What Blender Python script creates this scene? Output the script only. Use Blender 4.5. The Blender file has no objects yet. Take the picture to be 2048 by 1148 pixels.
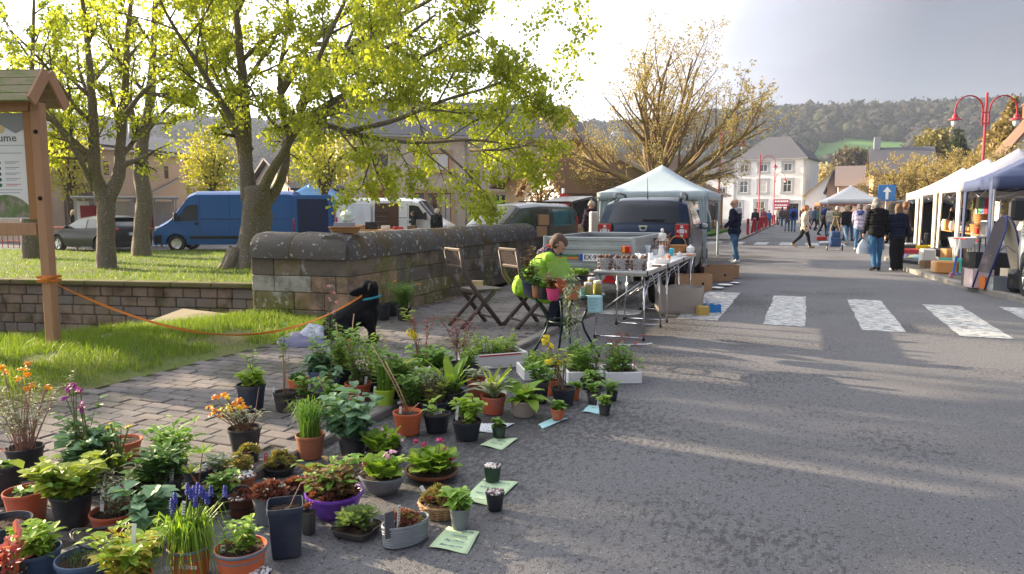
import bpy,bmesh,math,random
import numpy as np
from mathutils import Vector,Matrix,noise as mnoise
R = math.radians
MT,MR,V3,cos,sin,PI = Matrix.Translation,Matrix.Rotation,Vector,math.cos,math.sin,math.pi
random.seed(7)
np.random.seed(7)
SC = bpy.context.scene
COL = SC.collection
CAM_H,FPX,HOR = 1.5,1450.0,420.0
YAW = R(22)
PIT = math.atan((574 - HOR) / FPX)
cd = bpy.data.cameras.new('camera')
cam = bpy.data.objects.new('camera',cd)
COL.objects.link(cam)
cd.sensor_width = 36.0
cd.lens = 36.0 * FPX / 2048.0
cd.clip_start = 0.05
cd.clip_end = 9000
cam.location = (0,0,CAM_H)
cam.rotation_euler = (PI / 2 - PIT,0,YAW)
SC.camera = cam
SUN_AZ = 97.0      # the light travels this many degrees clockwise of the street axis (+Y)
SUN_EL = 16.5
ldir = V3((sin(R(SUN_AZ)) * cos(R(SUN_EL)),cos(R(SUN_AZ)) * cos(R(SUN_EL)),-sin(R(SUN_EL))))
sl = bpy.data.lights.new('sun','SUN')
sl.energy = 5.0
sl.angle = R(0.55)
sl.color = (1.0,0.80,0.55)
so = bpy.data.objects.new('sun',sl)
COL.objects.link(so)
so.rotation_euler = ldir.to_track_quat('-Z','Y').to_euler()
SC.view_settings.view_transform = 'Standard'
SC.view_settings.look = 'None'
SC.view_settings.exposure = 1.75
SC.view_settings.gamma = 1.0
SC.render.engine = 'CYCLES'
SC.cycles.use_denoising = True
SC.cycles.max_bounces = 6
SC.cycles.transparent_max_bounces = 10
SC.cycles.sample_clamp_indirect = 4.0
W = bpy.data.worlds.new('World')
SC.world = W
W.use_nodes = True
def world_nodes():
 nt = W.node_tree
 n,l = nt.nodes,nt.links
 n.clear()
 out = n.new('ShaderNodeOutputWorld')
 bg = n.new('ShaderNodeBackground')
 bg.inputs['Strength'].default_value = 0.1
 l.new(bg.outputs[0],out.inputs[0])
 sky = n.new('ShaderNodeTexSky')
 sky.sky_type = 'NISHITA'
 sky.sun_disc = False
 sky.sun_elevation = R(SUN_EL)
 sky.sun_rotation = R(SUN_AZ - 180)
 tc = n.new('ShaderNodeTexCoord')
 dot = n.new('ShaderNodeVectorMath'); dot.operation = 'DOT_PRODUCT'
 l.new(tc.outputs['Generated'],dot.inputs[0])
 dot.inputs[1].default_value = -ldir
 ramp = n.new('ShaderNodeValToRGB')
 mr = n.new('ShaderNodeMapRange')
 mr.inputs[1].default_value = -1; mr.inputs[2].default_value = 1
 l.new(dot.outputs['Value'],mr.inputs[0])
 l.new(mr.outputs[0],ramp.inputs[0])
 e = ramp.color_ramp.elements
 e[0].position = 0.0; e[0].color = (0.14,0.15,0.20,1)
 e[1].position = 1.0; e[1].color = (0.80,0.78,0.74,1)
 for p,c in ((0.42,(0.066,0.066,0.089)),(0.53,(0.072,0.072,0.095)),(0.63,(0.22,0.225,0.262)),(0.72,(0.65,0.68,0.75))):
  x = ramp.color_ramp.elements.new(p); x.color = (*c,1)
 mp = n.new('ShaderNodeMapping')
 mp.inputs['Scale'].default_value = (1.0,1.0,3.2)
 mp.inputs['Location'].default_value = (0.6,0.2,0.15)
 l.new(tc.outputs['Generated'],mp.inputs['Vector'])
 nz = n.new('ShaderNodeTexNoise')
 nz.inputs['Scale'].default_value = 1.7; nz.inputs['Detail'].default_value = 6; nz.inputs['Roughness'].default_value = 0.45
 nz.inputs['Distortion'].default_value = 0.4
 l.new(mp.outputs[0],nz.inputs['Vector'])
 mr2 = n.new('ShaderNodeMapRange')
 mr2.inputs[1].default_value = 0.3; mr2.inputs[2].default_value = 0.7
 mr2.inputs[3].default_value = 0.74; mr2.inputs[4].default_value = 1.36
 l.new(nz.outputs[0],mr2.inputs[0])
 mul = n.new('ShaderNodeVectorMath'); mul.operation = 'SCALE'
 l.new(ramp.outputs[0],mul.inputs[0]); l.new(mr2.outputs[0],mul.inputs['Scale'])
 mul2 = n.new('ShaderNodeVectorMath'); mul2.operation = 'SCALE'
 l.new(mul.outputs[0],mul2.inputs[0]); mul2.inputs['Scale'].default_value = 10.5
 mix = n.new('ShaderNodeMixRGB')
 mr3 = n.new('ShaderNodeMapRange')
 mr3.inputs[1].default_value = 0.30; mr3.inputs[2].default_value = 0.42
 mr3.inputs[3].default_value = 0.86; mr3.inputs[4].default_value = 0.97
 l.new(nz.outputs[0],mr3.inputs[0])
 l.new(mr3.outputs[0],mix.inputs[0])
 l.new(sky.outputs[0],mix.inputs[1]); l.new(mul2.outputs[0],mix.inputs[2])
 l.new(mix.outputs[0],bg.inputs[0])
world_nodes()
def ray(px,py):
 r = (px - 1024) / FPX; u = (574 - py) / FPX
 fy = cos(PIT) + u * sin(PIT); fz = -sin(PIT) + u * cos(PIT)
 c,s = cos(YAW),sin(YAW)
 return V3((r * c - fy * s,r * s + fy * c,fz))
def G(px,py,z=0.0):
 v = ray(px,py)
 t = (z - CAM_H) / v.z
 return V3((v.x * t,v.y * t,z))
def fwd(p):
 return -p[0] * sin(YAW) + p[1] * cos(YAW)
def D(px,py,d):
 v = ray(px,py)
 t = d / fwd(v)
 return V3((v.x * t,v.y * t,CAM_H + v.z * t))
def zat(p,py):
 d = fwd(p)
 u = (574 - py) / FPX
 fy = cos(PIT) + u * sin(PIT); fz = -sin(PIT) + u * cos(PIT)
 return CAM_H + fz * d / fy
def m_px(p):
 return math.hypot(fwd(p),0) / FPX
MATS = {}
def mat(name,col,col2=None,rough=0.7,metal=0.0,scale=8.0,amt=0.5,bump=0.0,bscale=None,spec=0.4,coat=0.0,
  col3=None,scale3=1.5,trans=0.0,alpha=1.0,ior=1.45,detail=5,stretch=None,var=False,local=False,thr=None,rvar=0.0,emit=None,em=0.0):
 if name in MATS:
  return MATS[name]
 m = bpy.data.materials.new(name)
 MATS[name] = m
 m.use_nodes = True
 nt = m.node_tree
 n,l = nt.nodes,nt.links
 p = n['Principled BSDF']
 p.inputs['Roughness'].default_value = rough
 p.inputs['Metallic'].default_value = metal
 p.inputs['Specular IOR Level'].default_value = spec
 p.inputs['IOR'].default_value = ior
 p.inputs['Coat Weight'].default_value = coat
 p.inputs['Coat Roughness'].default_value = 0.06
 p.inputs['Transmission Weight'].default_value = trans
 p.inputs['Alpha'].default_value = alpha
 if emit:
  p.inputs['Emission Color'].default_value = (*emit,1); p.inputs['Emission Strength'].default_value = em
 if local:
  tc = n.new('ShaderNodeTexCoord'); vec = tc.outputs['Object']
 else:
  g = n.new('ShaderNodeNewGeometry'); vec = g.outputs['Position']
 if stretch:
  mp = n.new('ShaderNodeMapping'); mp.inputs['Scale'].default_value = stretch
  l.new(vec,mp.inputs['Vector']); vec = mp.outputs[0]
 base = None
 if col2 is None and not var:
  col2 = tuple(c * 0.82 for c in col)
 if var:
  at = n.new('ShaderNodeAttribute'); at.attribute_name = 'var'; fac = at.outputs['Fac']
 else:
  nz = n.new('ShaderNodeTexNoise'); nz.inputs['Scale'].default_value = scale; nz.inputs['Detail'].default_value = detail
  nz.inputs['Roughness'].default_value = 0.6
  l.new(vec,nz.inputs['Vector'])
  mr = n.new('ShaderNodeMapRange')
  lo,hi = thr if thr else (0.5 - 0.28,0.5 + 0.28)
  mr.inputs[1].default_value = lo; mr.inputs[2].default_value = hi
  l.new(nz.outputs[0],mr.inputs[0]); fac = mr.outputs[0]
 mx = n.new('ShaderNodeMixRGB'); mx.inputs[1].default_value = (*col,1); mx.inputs[2].default_value = (*(col2 or col),1)
 if amt < 1.0 and not var:
  mm = n.new('ShaderNodeMath'); mm.operation = 'MULTIPLY'; mm.inputs[1].default_value = amt if thr is None else 1.0
  l.new(fac,mm.inputs[0]); l.new(mm.outputs[0],mx.inputs[0])
 else:
  l.new(fac,mx.inputs[0])
 base = mx.outputs[0]
 if col3:
  n3 = n.new('ShaderNodeTexNoise'); n3.inputs['Scale'].default_value = scale3; n3.inputs['Detail'].default_value = 4
  l.new(vec,n3.inputs['Vector'])
  m3 = n.new('ShaderNodeMapRange'); m3.inputs[1].default_value = 0.48; m3.inputs[2].default_value = 0.66
  l.new(n3.outputs[0],m3.inputs[0])
  x3 = n.new('ShaderNodeMixRGB'); x3.inputs[2].default_value = (*col3,1)
  l.new(m3.outputs[0],x3.inputs[0]); l.new(base,x3.inputs[1]); base = x3.outputs[0]
 l.new(base,p.inputs['Base Color'])
 if bump > 0:
  nb = n.new('ShaderNodeTexNoise'); nb.inputs['Scale'].default_value = bscale or scale * 4; nb.inputs['Detail'].default_value = 4
  l.new(vec,nb.inputs['Vector'])
  b = n.new('ShaderNodeBump'); b.inputs['Strength'].default_value = bump; b.inputs['Distance'].default_value = 0.02
  l.new(nb.outputs[0],b.inputs['Height']); l.new(b.outputs[0],p.inputs['Normal'])
 if rvar > 0:
  rr = n.new('ShaderNodeMapRange'); rr.inputs[3].default_value = max(0.02,rough - rvar); rr.inputs[4].default_value = min(1,rough + rvar)
  nr = n.new('ShaderNodeTexNoise'); nr.inputs['Scale'].default_value = 6
  l.new(vec,nr.inputs['Vector']); l.new(nr.outputs[0],rr.inputs[0]); l.new(rr.outputs[0],p.inputs['Roughness'])
 return m
def leafmat(name,a,b,tr=0.45,rough=0.5):
 if name in MATS:
  return MATS[name]
 m = bpy.data.materials.new(name); MATS[name] = m
 m.use_nodes = True
 nt = m.node_tree; n,l = nt.nodes,nt.links
 p = n['Principled BSDF']; p.inputs['Roughness'].default_value = rough; p.inputs['Specular IOR Level'].default_value = 0.35
 at = n.new('ShaderNodeAttribute'); at.attribute_name = 'var'
 g = n.new('ShaderNodeNewGeometry')
 nz = n.new('ShaderNodeTexNoise'); nz.inputs['Scale'].default_value = 60; l.new(g.outputs['Position'],nz.inputs['Vector'])
 ad = n.new('ShaderNodeMath'); ad.operation = 'MULTIPLY_ADD'; ad.inputs[1].default_value = 0.35; l.new(nz.outputs[0],ad.inputs[0])
 sb = n.new('ShaderNodeMath'); sb.operation = 'SUBTRACT'; sb.inputs[1].default_value = 0.175; l.new(at.outputs['Fac'],sb.inputs[0])
 l.new(sb.outputs[0],ad.inputs[2])
 mx = n.new('ShaderNodeMixRGB'); mx.use_clamp = True
 mx.inputs[1].default_value = (*a,1); mx.inputs[2].default_value = (*b,1); l.new(ad.outputs[0],mx.inputs[0])
 l.new(mx.outputs[0],p.inputs['Base Color'])
 t = n.new('ShaderNodeBsdfTranslucent')
 br = n.new('ShaderNodeMixRGB'); br.blend_type = 'MULTIPLY'; br.inputs[0].default_value = 1; br.inputs[2].default_value = (1.15,1.2,0.55,1)
 l.new(mx.outputs[0],br.inputs[1]); l.new(br.outputs[0],t.inputs['Color'])
 ms = n.new('ShaderNodeMixShader'); ms.inputs[0].default_value = tr
 l.new(p.outputs[0],ms.inputs[1]); l.new(t.outputs[0],ms.inputs[2]); l.new(ms.outputs[0],n['Material Output'].inputs[0])
 return m
class MB:
 def __init__(s):
  s.v = []; s.f = []; s.m = []; s.k = []; s.val = 0.5
 def add(s,vs,fs,m=0,M=None):
  o = len(s.v)
  if M is not None:
   vs = [M @ Vector(q) for q in vs]
  s.v.extend(tuple(q) for q in vs)
  s.k.extend([s.val] * len(vs))
  s.f.extend(tuple(i + o for i in f) for f in fs)
  s.m.extend([m] * len(fs))
  return s
 def box(s,c,d,m=0,rz=0.0,M=None,b=0.0,top=(1,1)):
  hx,hy,hz = d[0] / 2,d[1] / 2,d[2] / 2
  T = MT(c) @ MR(rz,4,'Z')
  if M is not None:
   T = M @ T
  if b <= 0:
   vs = [(-hx,-hy,-hz),(hx,-hy,-hz),(hx,hy,-hz),(-hx,hy,-hz)]
   vs += [(x * top[0],y * top[1],hz) for x,y,z in vs]
   fs = [(0,3,2,1),(4,5,6,7),(0,1,5,4),(1,2,6,5),(2,3,7,6),(3,0,4,7)]
   return s.add(vs,fs,m,T)
  b = min(b,hx * .9,hy * .9,hz * .9)
  vs = []; idx = {}
  for sx in (-1,1):
   for sy in (-1,1):
    for sz in (-1,1):
     tx,ty = (top if sz > 0 else (1,1))
     for a in range(3):
      q = [sx * (hx - (b if a != 0 else 0)),sy * (hy - (b if a != 1 else 0)),sz * (hz - (b if a != 2 else 0))]
      idx[(sx,sy,sz,a)] = len(vs); vs.append((q[0] * tx,q[1] * ty,q[2]))
  fs = []
  for a in range(3):
   u,w = [(1,2),(2,0),(0,1)][a]
   for sg in (-1,1):
    loop = []
    for p,q in ((-1,-1),(1,-1),(1,1),(-1,1)):
     c3 = [0,0,0]; c3[a] = sg; c3[u] = p; c3[w] = q
     loop.append(idx[(*c3,a)])
    fs.append(tuple(loop if sg > 0 else loop[::-1]))
  for a in range(3):  # edges parallel to a
   u,w = [(1,2),(2,0),(0,1)][a]
   for p in (-1,1):
    for q in (-1,1):
     c0 = [0,0,0]; c0[a] = -1; c0[u] = p; c0[w] = q
     c1 = list(c0); c1[a] = 1
     lp = [idx[(*c0,u)],idx[(*c1,u)],idx[(*c1,w)],idx[(*c0,w)]]
     fs.append(tuple(lp if p * q < 0 else lp[::-1]))
  for sx in (-1,1):
   for sy in (-1,1):
    for sz in (-1,1):
     t = (idx[(sx,sy,sz,0)],idx[(sx,sy,sz,1)],idx[(sx,sy,sz,2)])
     fs.append(t if sx * sy * sz > 0 else t[::-1])
  return s.add(vs,fs,m,T)
 def tube(s,pts,r,n=6,m=0,cap=True,M=None,flat=1.0):
  pts = [Vector(p) for p in pts]
  k = len(pts)
  rs = list(r) if hasattr(r,'__len__') else [r] * k
  vs = []; nrm = None
  for i in range(k):
   t = (pts[min(i + 1,k - 1)] - pts[max(i - 1,0)])
   t = t.normalized() if t.length > 1e-9 else V3((0,0,1))
   if nrm is None:
    a = V3((1,0,0)) if abs(t.x) < .8 else V3((0,1,0))
    nrm = t.cross(a).normalized()
   else:
    nrm = nrm - t * nrm.dot(t)
    nrm = nrm.normalized() if nrm.length > 1e-6 else t.orthogonal().normalized()
   bn = t.cross(nrm)
   for j in range(n):
    an = 2 * PI * j / n
    vs.append(pts[i] + nrm * (cos(an) * rs[i]) + bn * (sin(an) * rs[i] * flat))
  fs = [(i * n + j,i * n + (j + 1) % n,(i + 1) * n + (j + 1) % n,(i + 1) * n + j) for i in range(k - 1) for j in range(n)]
  if cap:
   fs.append(tuple(range(n))[::-1]); fs.append(tuple(range((k - 1) * n,k * n)))
  return s.add(vs,fs,m,M)
 def lathe(s,prof,n=18,c=(0,0,0),m=0,sx=1.0,sy=1.0,M=None,close=False,sq=0.0):
  vs = []
  for r_,z in prof:
   for j in range(n):
    a = 2 * PI * (j + .5) / n
    q = 1.0
    if sq:
     q = (abs(cos(a)) ** sq + abs(sin(a)) ** sq) ** (-1.0 / sq)
    vs.append((c[0] + r_ * q * cos(a) * sx,c[1] + r_ * q * sin(a) * sy,c[2] + z))
  k = len(prof)
  fs = [(i * n + j,i * n + (j + 1) % n,(i + 1) * n + (j + 1) % n,(i + 1) * n + j) for i in range(k - 1) for j in range(n)]
  if close:
   fs.append(tuple(range(n))[::-1]); fs.append(tuple(range((k - 1) * n,k * n)))
  return s.add(vs,fs,m,M)
 def ball(s,c,r,nu=10,nv=7,m=0,M=None,jit=0.0):
  if not hasattr(r,'__len__'):
   r = (r,r,r)
  vs = [(c[0],c[1],c[2] - r[2])]
  for i in range(1,nv):
   ph = -PI / 2 + PI * i / nv
   for j in range(nu):
    a = 2 * PI * j / nu
    q = 1 + (random.uniform(-jit,jit) if jit else 0)
    vs.append((c[0] + r[0] * cos(ph) * cos(a) * q,c[1] + r[1] * cos(ph) * sin(a) * q,c[2] + r[2] * sin(ph) * q))
  vs.append((c[0],c[1],c[2] + r[2]))
  fs = [(0,1 + (j + 1) % nu,1 + j) for j in range(nu)]
  for i in range(nv - 2):
   for j in range(nu):
    a = 1 + i * nu
    fs.append((a + j,a + (j + 1) % nu,a + nu + (j + 1) % nu,a + nu + j))
  a = 1 + (nv - 2) * nu; e = len(vs) - 1
  fs += [(a + j,a + (j + 1) % nu,e) for j in range(nu)]
  return s.add(vs,fs,m,M)
 def poly(s,pts,m=0,M=None):
  return s.add(pts,[tuple(range(len(pts)))],m,M)
 def slab(s,pts,n,t,m=0,M=None):
  n = Vector(n).normalized() * t
  a = [Vector(p) for p in pts]; b = [p + n for p in a]; k = len(a)
  fs = [tuple(range(k))[::-1],tuple(range(k,2 * k))] + [(i,(i + 1) % k,k + (i + 1) % k,k + i) for i in range(k)]
  return s.add(a + b,fs,m,M)
 def grid(s,fn,nu,nv,m=0,M=None):
  vs = [fn(i / nu,j / nv) for i in range(nu + 1) for j in range(nv + 1)]
  w = nv + 1
  fs = [(i * w + j,(i + 1) * w + j,(i + 1) * w + j + 1,i * w + j + 1) for i in range(nu) for j in range(nv)]
  return s.add(vs,fs,m,M)
 def leaf(s,p,d,L,w,up=(0,0,1),bend=0.25,fold=0.15,m=0,sh=0.45,tip=0.08):
  p = Vector(p); d = Vector(d).normalized(); up = Vector(up)
  sd = d.cross(up)
  sd = sd.normalized() if sd.length > 1e-4 else d.orthogonal().normalized()
  nn = sd.cross(d)
  def q(t,x):
   return p + d * (L * t) + sd * (w * x) - nn * (bend * L * t * t) + nn * (fold * w * abs(x) * 2)
  vs = [q(0,0),q(sh * .7,-.42),q(sh * .7,0),q(sh * .7,.42),q(sh + .3,-.40),q(sh + .3,0),q(sh + .3,.40),q(1,0)]
  return s.add(vs,[(0,2,1),(0,3,2),(1,2,5,4),(2,3,6,5),(4,5,7),(5,6,7)],m)
 def disc(s,p,d,r,n=6,m=0,lobes=0,cup=0.0):
  d = Vector(d).normalized(); a = d.orthogonal().normalized(); b = d.cross(a); p = Vector(p)
  vs = [p]
  for j in range(n):
   t = 2 * PI * j / n
   q = r * (1 if not lobes or j % 2 == 0 else .72)
   vs.append(p + a * (q * cos(t)) + b * (q * sin(t)) + d * (cup * r))
  return s.add(vs,[(0,1 + j,1 + (j + 1) % n) for j in range(n)],m)
 def mesh(s,name,mats,smooth=False):
  me = bpy.data.meshes.new(name)
  me.from_pydata(s.v,[],s.f)
  for x in (mats if isinstance(mats,(list,tuple)) else [mats]):
   me.materials.append(x)
  if len(me.polygons):
   me.polygons.foreach_set('material_index',np.array(s.m,dtype=np.int32))
   if smooth:
    me.polygons.foreach_set('use_smooth',np.ones(len(me.polygons),dtype=bool))
  at = me.attributes.new('var','FLOAT','POINT')
  at.data.foreach_set('value',np.array(s.k,dtype=np.float32))
  me.update()
  return me
def props(o,label=None,cat=None,group=None,kind=None):
 if label: o['label'] = label
 if cat: o['category'] = cat
 if group: o['group'] = group
 if kind: o['kind'] = kind
 return o
def ob(name,mb,mats,parent=None,loc=None,rz=None,smooth=False,label=None,cat=None,group=None,kind=None,angle=None):
 me = mb.mesh(name,mats,smooth) if isinstance(mb,MB) else mb
 o = bpy.data.objects.new(name,me)
 COL.objects.link(o)
 if smooth and angle and isinstance(mb,MB):
  me.set_sharp_from_angle(angle=R(angle))
 if parent: o.parent = parent
 if loc is not None: o.location = loc
 if rz is not None: o.rotation_euler = (0,0,rz)
 return props(o,label,cat,group,kind)
def thing(name,label,cat,loc=(0,0,0),rz=0.0,group=None):
 o = bpy.data.objects.new(name,None)
 COL.objects.link(o)
 o.empty_display_size = .1
 o.location = loc; o.rotation_euler = (0,0,rz)
 return props(o,label,cat,group)
def inst(name,me,parent=None,loc=(0,0,0),rot=(0,0,0),scale=None):
 o = bpy.data.objects.new(name,me)
 COL.objects.link(o)
 if parent: o.parent = parent
 o.location = loc; o.rotation_euler = rot
 if scale is not None: o.scale = scale if hasattr(scale,'__len__') else (scale,) * 3
 return o
def copy_tree(o,parent=None):
 c = o.copy(); COL.objects.link(c)
 if parent: c.parent = parent
 for ch in [x for x in KIDS(o)]:
  copy_tree(ch,c)
 return c
def KIDS(o):
 return list(o.children)
def text_mesh(body,size,depth=0.002,bold=False,shear=0.0,align='CENTER',space=1.0):
 cu = bpy.data.curves.new('lettering','FONT')
 cu.body = body; cu.size = size; cu.extrude = depth; cu.shear = shear; cu.align_x = align; cu.align_y = 'CENTER'
 cu.space_character = space
 cu.resolution_u = 2
 if bold: cu.offset = size * 0.018
 t = bpy.data.objects.new('tmp',cu); COL.objects.link(t)
 dg = bpy.context.evaluated_depsgraph_get()
 me = bpy.data.meshes.new_from_object(t.evaluated_get(dg))
 bpy.data.objects.remove(t); bpy.data.curves.remove(cu)
 return me
def text(name,body,size,mt,parent=None,M=None,**kw):
 me = text_mesh(body,size,**kw)
 me.materials.clear(); me.materials.append(mt)
 if M is not None: me.transform(M)
 return ob(name,me,None,parent)
def lerp(a,b,t):
 return a + (b - a) * t
def smooth01(t):
 t = max(0.,min(1.,t)); return t * t * (3 - 2 * t)
def U(a,b):
 return random.uniform(a,b)
BLACK = mat('black_plastic',(.018,.019,.022),(.03,.03,.034),rough=.5,scale=20)
DARK = mat('dark_void',(.008,.008,.009),(.015,.014,.013),rough=.8)
WHITE = mat('white_paint',(.80,.80,.79),(.70,.70,.69),rough=.55,scale=3)
STEEL = mat('brushed_steel',(.62,.63,.65),(.5,.5,.52),rough=.28,metal=1.0,scale=30)
CHROME = mat('chrome',(.8,.8,.82),rough=.08,metal=1.0)
GLASSD = mat('tinted_glass',(.012,.016,.022),(.02,.026,.03),rough=.05,spec=.5,scale=2)
RUBBER = mat('tyre_rubber',(.022,.022,.023),(.04,.038,.036),rough=.85,scale=12,bump=.3)
TAGW = mat('white_plastic_tag',(.82,.82,.80),(.72,.72,.70),rough=.5)
INK = mat('black_ink',(.02,.02,.025),rough=.7)
RED = mat('red_enamel',(.42,.02,.03),(.33,.018,.025),rough=.35,scale=4,coat=.3)
WOODL = mat('larch_timber',(.50,.28,.165),(.37,.20,.115),rough=.65,scale=3,stretch=(8,8,.7),bump=.25,bscale=25)
SKIN = mat('skin',(.52,.30,.22),(.46,.25,.18),rough=.55,scale=15)
# ================================================================ THE SETTING
KERB_X = -2.85
PAVE_Z = 0.045
W0,W1,W2,W3 = V3((-5.9,12.5)),V3((-10.04,11.58)),V3((-16,10.26)),V3((-60,.5))
NB = [Vector(q) for q in ((-6.75,8.3),(-7.25,7.5),(-7.9,6.5),(-8.6,5.2),(-9.3,3.2),(-10.5,0),(-13,-8),(-60,-25))]
CH_Z = -1.32
def left_z(x):
 return -0.2 * smooth01((-7.0 - x) / 11.0)
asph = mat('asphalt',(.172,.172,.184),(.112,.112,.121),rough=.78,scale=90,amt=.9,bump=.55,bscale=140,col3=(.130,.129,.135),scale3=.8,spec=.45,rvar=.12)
def asphalt_details():
 m = asph; nt = m.node_tree; n,l = nt.nodes,nt.links
 p = n['Principled BSDF']
 src = p.inputs['Base Color'].links[0].from_socket
 g = n.new('ShaderNodeNewGeometry')
 for sc,c,lo,hi in ((75,(.42,.40,.39),.64,.72),(45,(.042,.042,.047),.58,.67),(110,(.36,.35,.34),.62,.70)):
  v = n.new('ShaderNodeTexNoise'); v.inputs['Scale'].default_value = sc; v.inputs['Detail'].default_value = 3
  l.new(g.outputs['Position'],v.inputs['Vector'])
  r = n.new('ShaderNodeMapRange'); r.inputs[1].default_value = lo; r.inputs[2].default_value = hi
  l.new(v.outputs[0],r.inputs[0])
  x = n.new('ShaderNodeMixRGB'); x.inputs[2].default_value = (*c,1)
  l.new(r.outputs[0],x.inputs[0]); l.new(src,x.inputs[1]); src = x.outputs[0]
 v = n.new('ShaderNodeTexNoise'); v.inputs['Scale'].default_value = 28; v.inputs['Detail'].default_value = 8; v.inputs['Roughness'].default_value = .75
 mp = n.new('ShaderNodeMapping'); mp.inputs['Scale'].default_value = (1,.45,1)
 l.new(g.outputs['Position'],mp.inputs[0]); l.new(mp.outputs[0],v.inputs['Vector'])
 v2 = n.new('ShaderNodeTexNoise'); v2.inputs['Scale'].default_value = .55; v2.inputs['Detail'].default_value = 3
 l.new(g.outputs['Position'],v2.inputs['Vector'])
 ad = n.new('ShaderNodeMath'); ad.operation = 'MULTIPLY_ADD'; ad.inputs[1].default_value = .55; l.new(v2.outputs[0],ad.inputs[0]); l.new(v.outputs[0],ad.inputs[2])
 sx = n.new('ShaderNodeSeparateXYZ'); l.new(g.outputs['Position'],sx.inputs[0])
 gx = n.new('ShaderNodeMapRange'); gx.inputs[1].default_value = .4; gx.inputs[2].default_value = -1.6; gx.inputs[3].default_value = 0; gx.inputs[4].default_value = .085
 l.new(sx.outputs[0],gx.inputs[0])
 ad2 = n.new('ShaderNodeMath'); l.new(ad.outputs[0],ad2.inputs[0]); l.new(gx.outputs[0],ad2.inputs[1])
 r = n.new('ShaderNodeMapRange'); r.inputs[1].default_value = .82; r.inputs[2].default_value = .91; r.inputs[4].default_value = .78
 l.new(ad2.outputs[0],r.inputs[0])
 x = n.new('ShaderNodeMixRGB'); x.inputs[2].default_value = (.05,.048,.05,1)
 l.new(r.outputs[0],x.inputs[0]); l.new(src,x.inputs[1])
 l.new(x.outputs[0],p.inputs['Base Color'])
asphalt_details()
soil_m = mat('bare_earth',(.10,.075,.05),(.16,.125,.085),rough=.95,scale=12,bump=.6)
grass_m = mat('grass_ground',(.085,.125,.022),(.15,.17,.04),rough=.9,scale=6,bump=.6,bscale=60,col3=(.13,.12,.045),scale3=1.1)
meadow_m = mat('meadow_grass',(.09,.20,.045),(.07,.15,.035),rough=.95,scale=.02)
hill_m = mat('wood_floor',(.07,.06,.04),(.05,.06,.03),rough=.95,scale=.03)
b = MB()
BIG = 1650
chn = [W0.to_tuple(),W1.to_tuple(),W2.to_tuple(),W3.to_tuple()] + [v.to_tuple() for v in reversed(NB)]
gz = -0.27
b.poly([(-5.6,-BIG,gz),(BIG,-BIG,gz),(BIG,BIG,gz),(-5.6,BIG,gz)])
b.poly([(-5.6,BIG,gz),(-BIG,BIG,gz),(-BIG,W3.y,gz),(W3.x,W3.y,gz),(W2.x,W2.y,gz),(W1.x,W1.y,gz),(W0.x,W0.y,gz),(-5.6,W0.y,gz)])
b.poly([(-5.6,-BIG,gz),(-5.6,NB[0].y,gz)] + [(v.x,v.y,gz) for v in NB] + [(-BIG,NB[-1].y,gz),(-BIG,-BIG,gz)])
b.poly([(x,y,CH_Z) for x,y in chn] + [],1)
for p,q in zip(NB[:-1],NB[1:]):
 b.poly([(p.x,p.y,gz),(p.x - .5,p.y + .25,CH_Z + .002),(q.x - .5,q.y + .25,CH_Z + .002),(q.x,q.y,gz)],1)
ob('ground',b,[grass_m,soil_m],kind='structure')
b = MB()
b.poly([(KERB_X + .06,-40,0),(60,-40,0),(60,230,0),(KERB_X + .06,230,0)])
b.poly([(KERB_X + .06,20.0,0),(KERB_X + .06,230,0),(-7.2,230,0),(-7.2,20.0,0)])
b.grid(lambda u,v: (lerp(-7.2,-40,u),lerp(18.3,230,v),left_z(lerp(-7.2,-40,u)) - .002),12,6)
b.grid(lambda u,v: (lerp(-6.2,-7.2,u),lerp(17.3,20,v),left_z(lerp(-6.2,-7.2,u)) - .002),1,1)
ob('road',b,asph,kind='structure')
zeb = mat('worn_road_paint',(.66,.67,.66),(.10,.098,.10),rough=.75,scale=15,thr=(.47,.55),detail=9,stretch=(.5,3.2,1),bump=.2)
def stripe(x0,x1,y0,y1,i):
 b = MB()
 n = 14
 L,Rr = [],[]
 for k in range(n + 1):
  y = lerp(y0,y1,k / n)
  L.append((x0 + U(-.012,.012),y,.004)); Rr.append((x1 + U(-.012,.012),y,.004))
 b.add(L + Rr,[(k,n + 1 + k,n + 2 + k,k + 1) for k in range(n)])
 return b
zc = props(ob('zebra_crossing',stripe(-.47,.05,10.0,13.5,0),zeb),kind='structure')
for i,(x0,x1,y0,y1) in enumerate(((-1.62,-1.06,10.1,13.7),(.70,1.20,9.98,13.4),(1.76,2.30,9.93,13.1),(2.84,3.35,9.9,13.2),(-2.78,-2.2,10.15,13.7))):
 ob('stripe',stripe(x0,x1,y0,y1,i),zeb,zc)
b = MB()
for i in range(9):
 b.poly([(-4.2 + i * 1.05,33.2,.004),(-3.65 + i * 1.05,33.2,.004),(-3.65 + i * 1.05,36.0,.004),(-4.2 + i * 1.05,36.0,.004)])
ob('far_crossing',b,zeb,kind='structure')
brick_ms = [mat('paver_grey',(.205,.190,.188),(.135,.124,.122),rough=.85,scale=30,bump=.5,bscale=120,col3=(.10,.10,.075),scale3=1.2),
   mat('paver_rose',(.225,.198,.190),(.155,.135,.130),rough=.85,scale=30,bump=.5,bscale=120,col3=(.115,.11,.085),scale3=1.2),
   mat('paver_brown',(.185,.168,.163),(.120,.108,.106),rough=.85,scale=30,bump=.5,bscale=120,col3=(.095,.095,.07),scale3=1.2)]
joint_m = mat('sandy_joint',(.095,.086,.070),(.06,.062,.045),rough=.95,scale=14,bump=.4)
b = MB()
XG = -5.38
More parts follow.
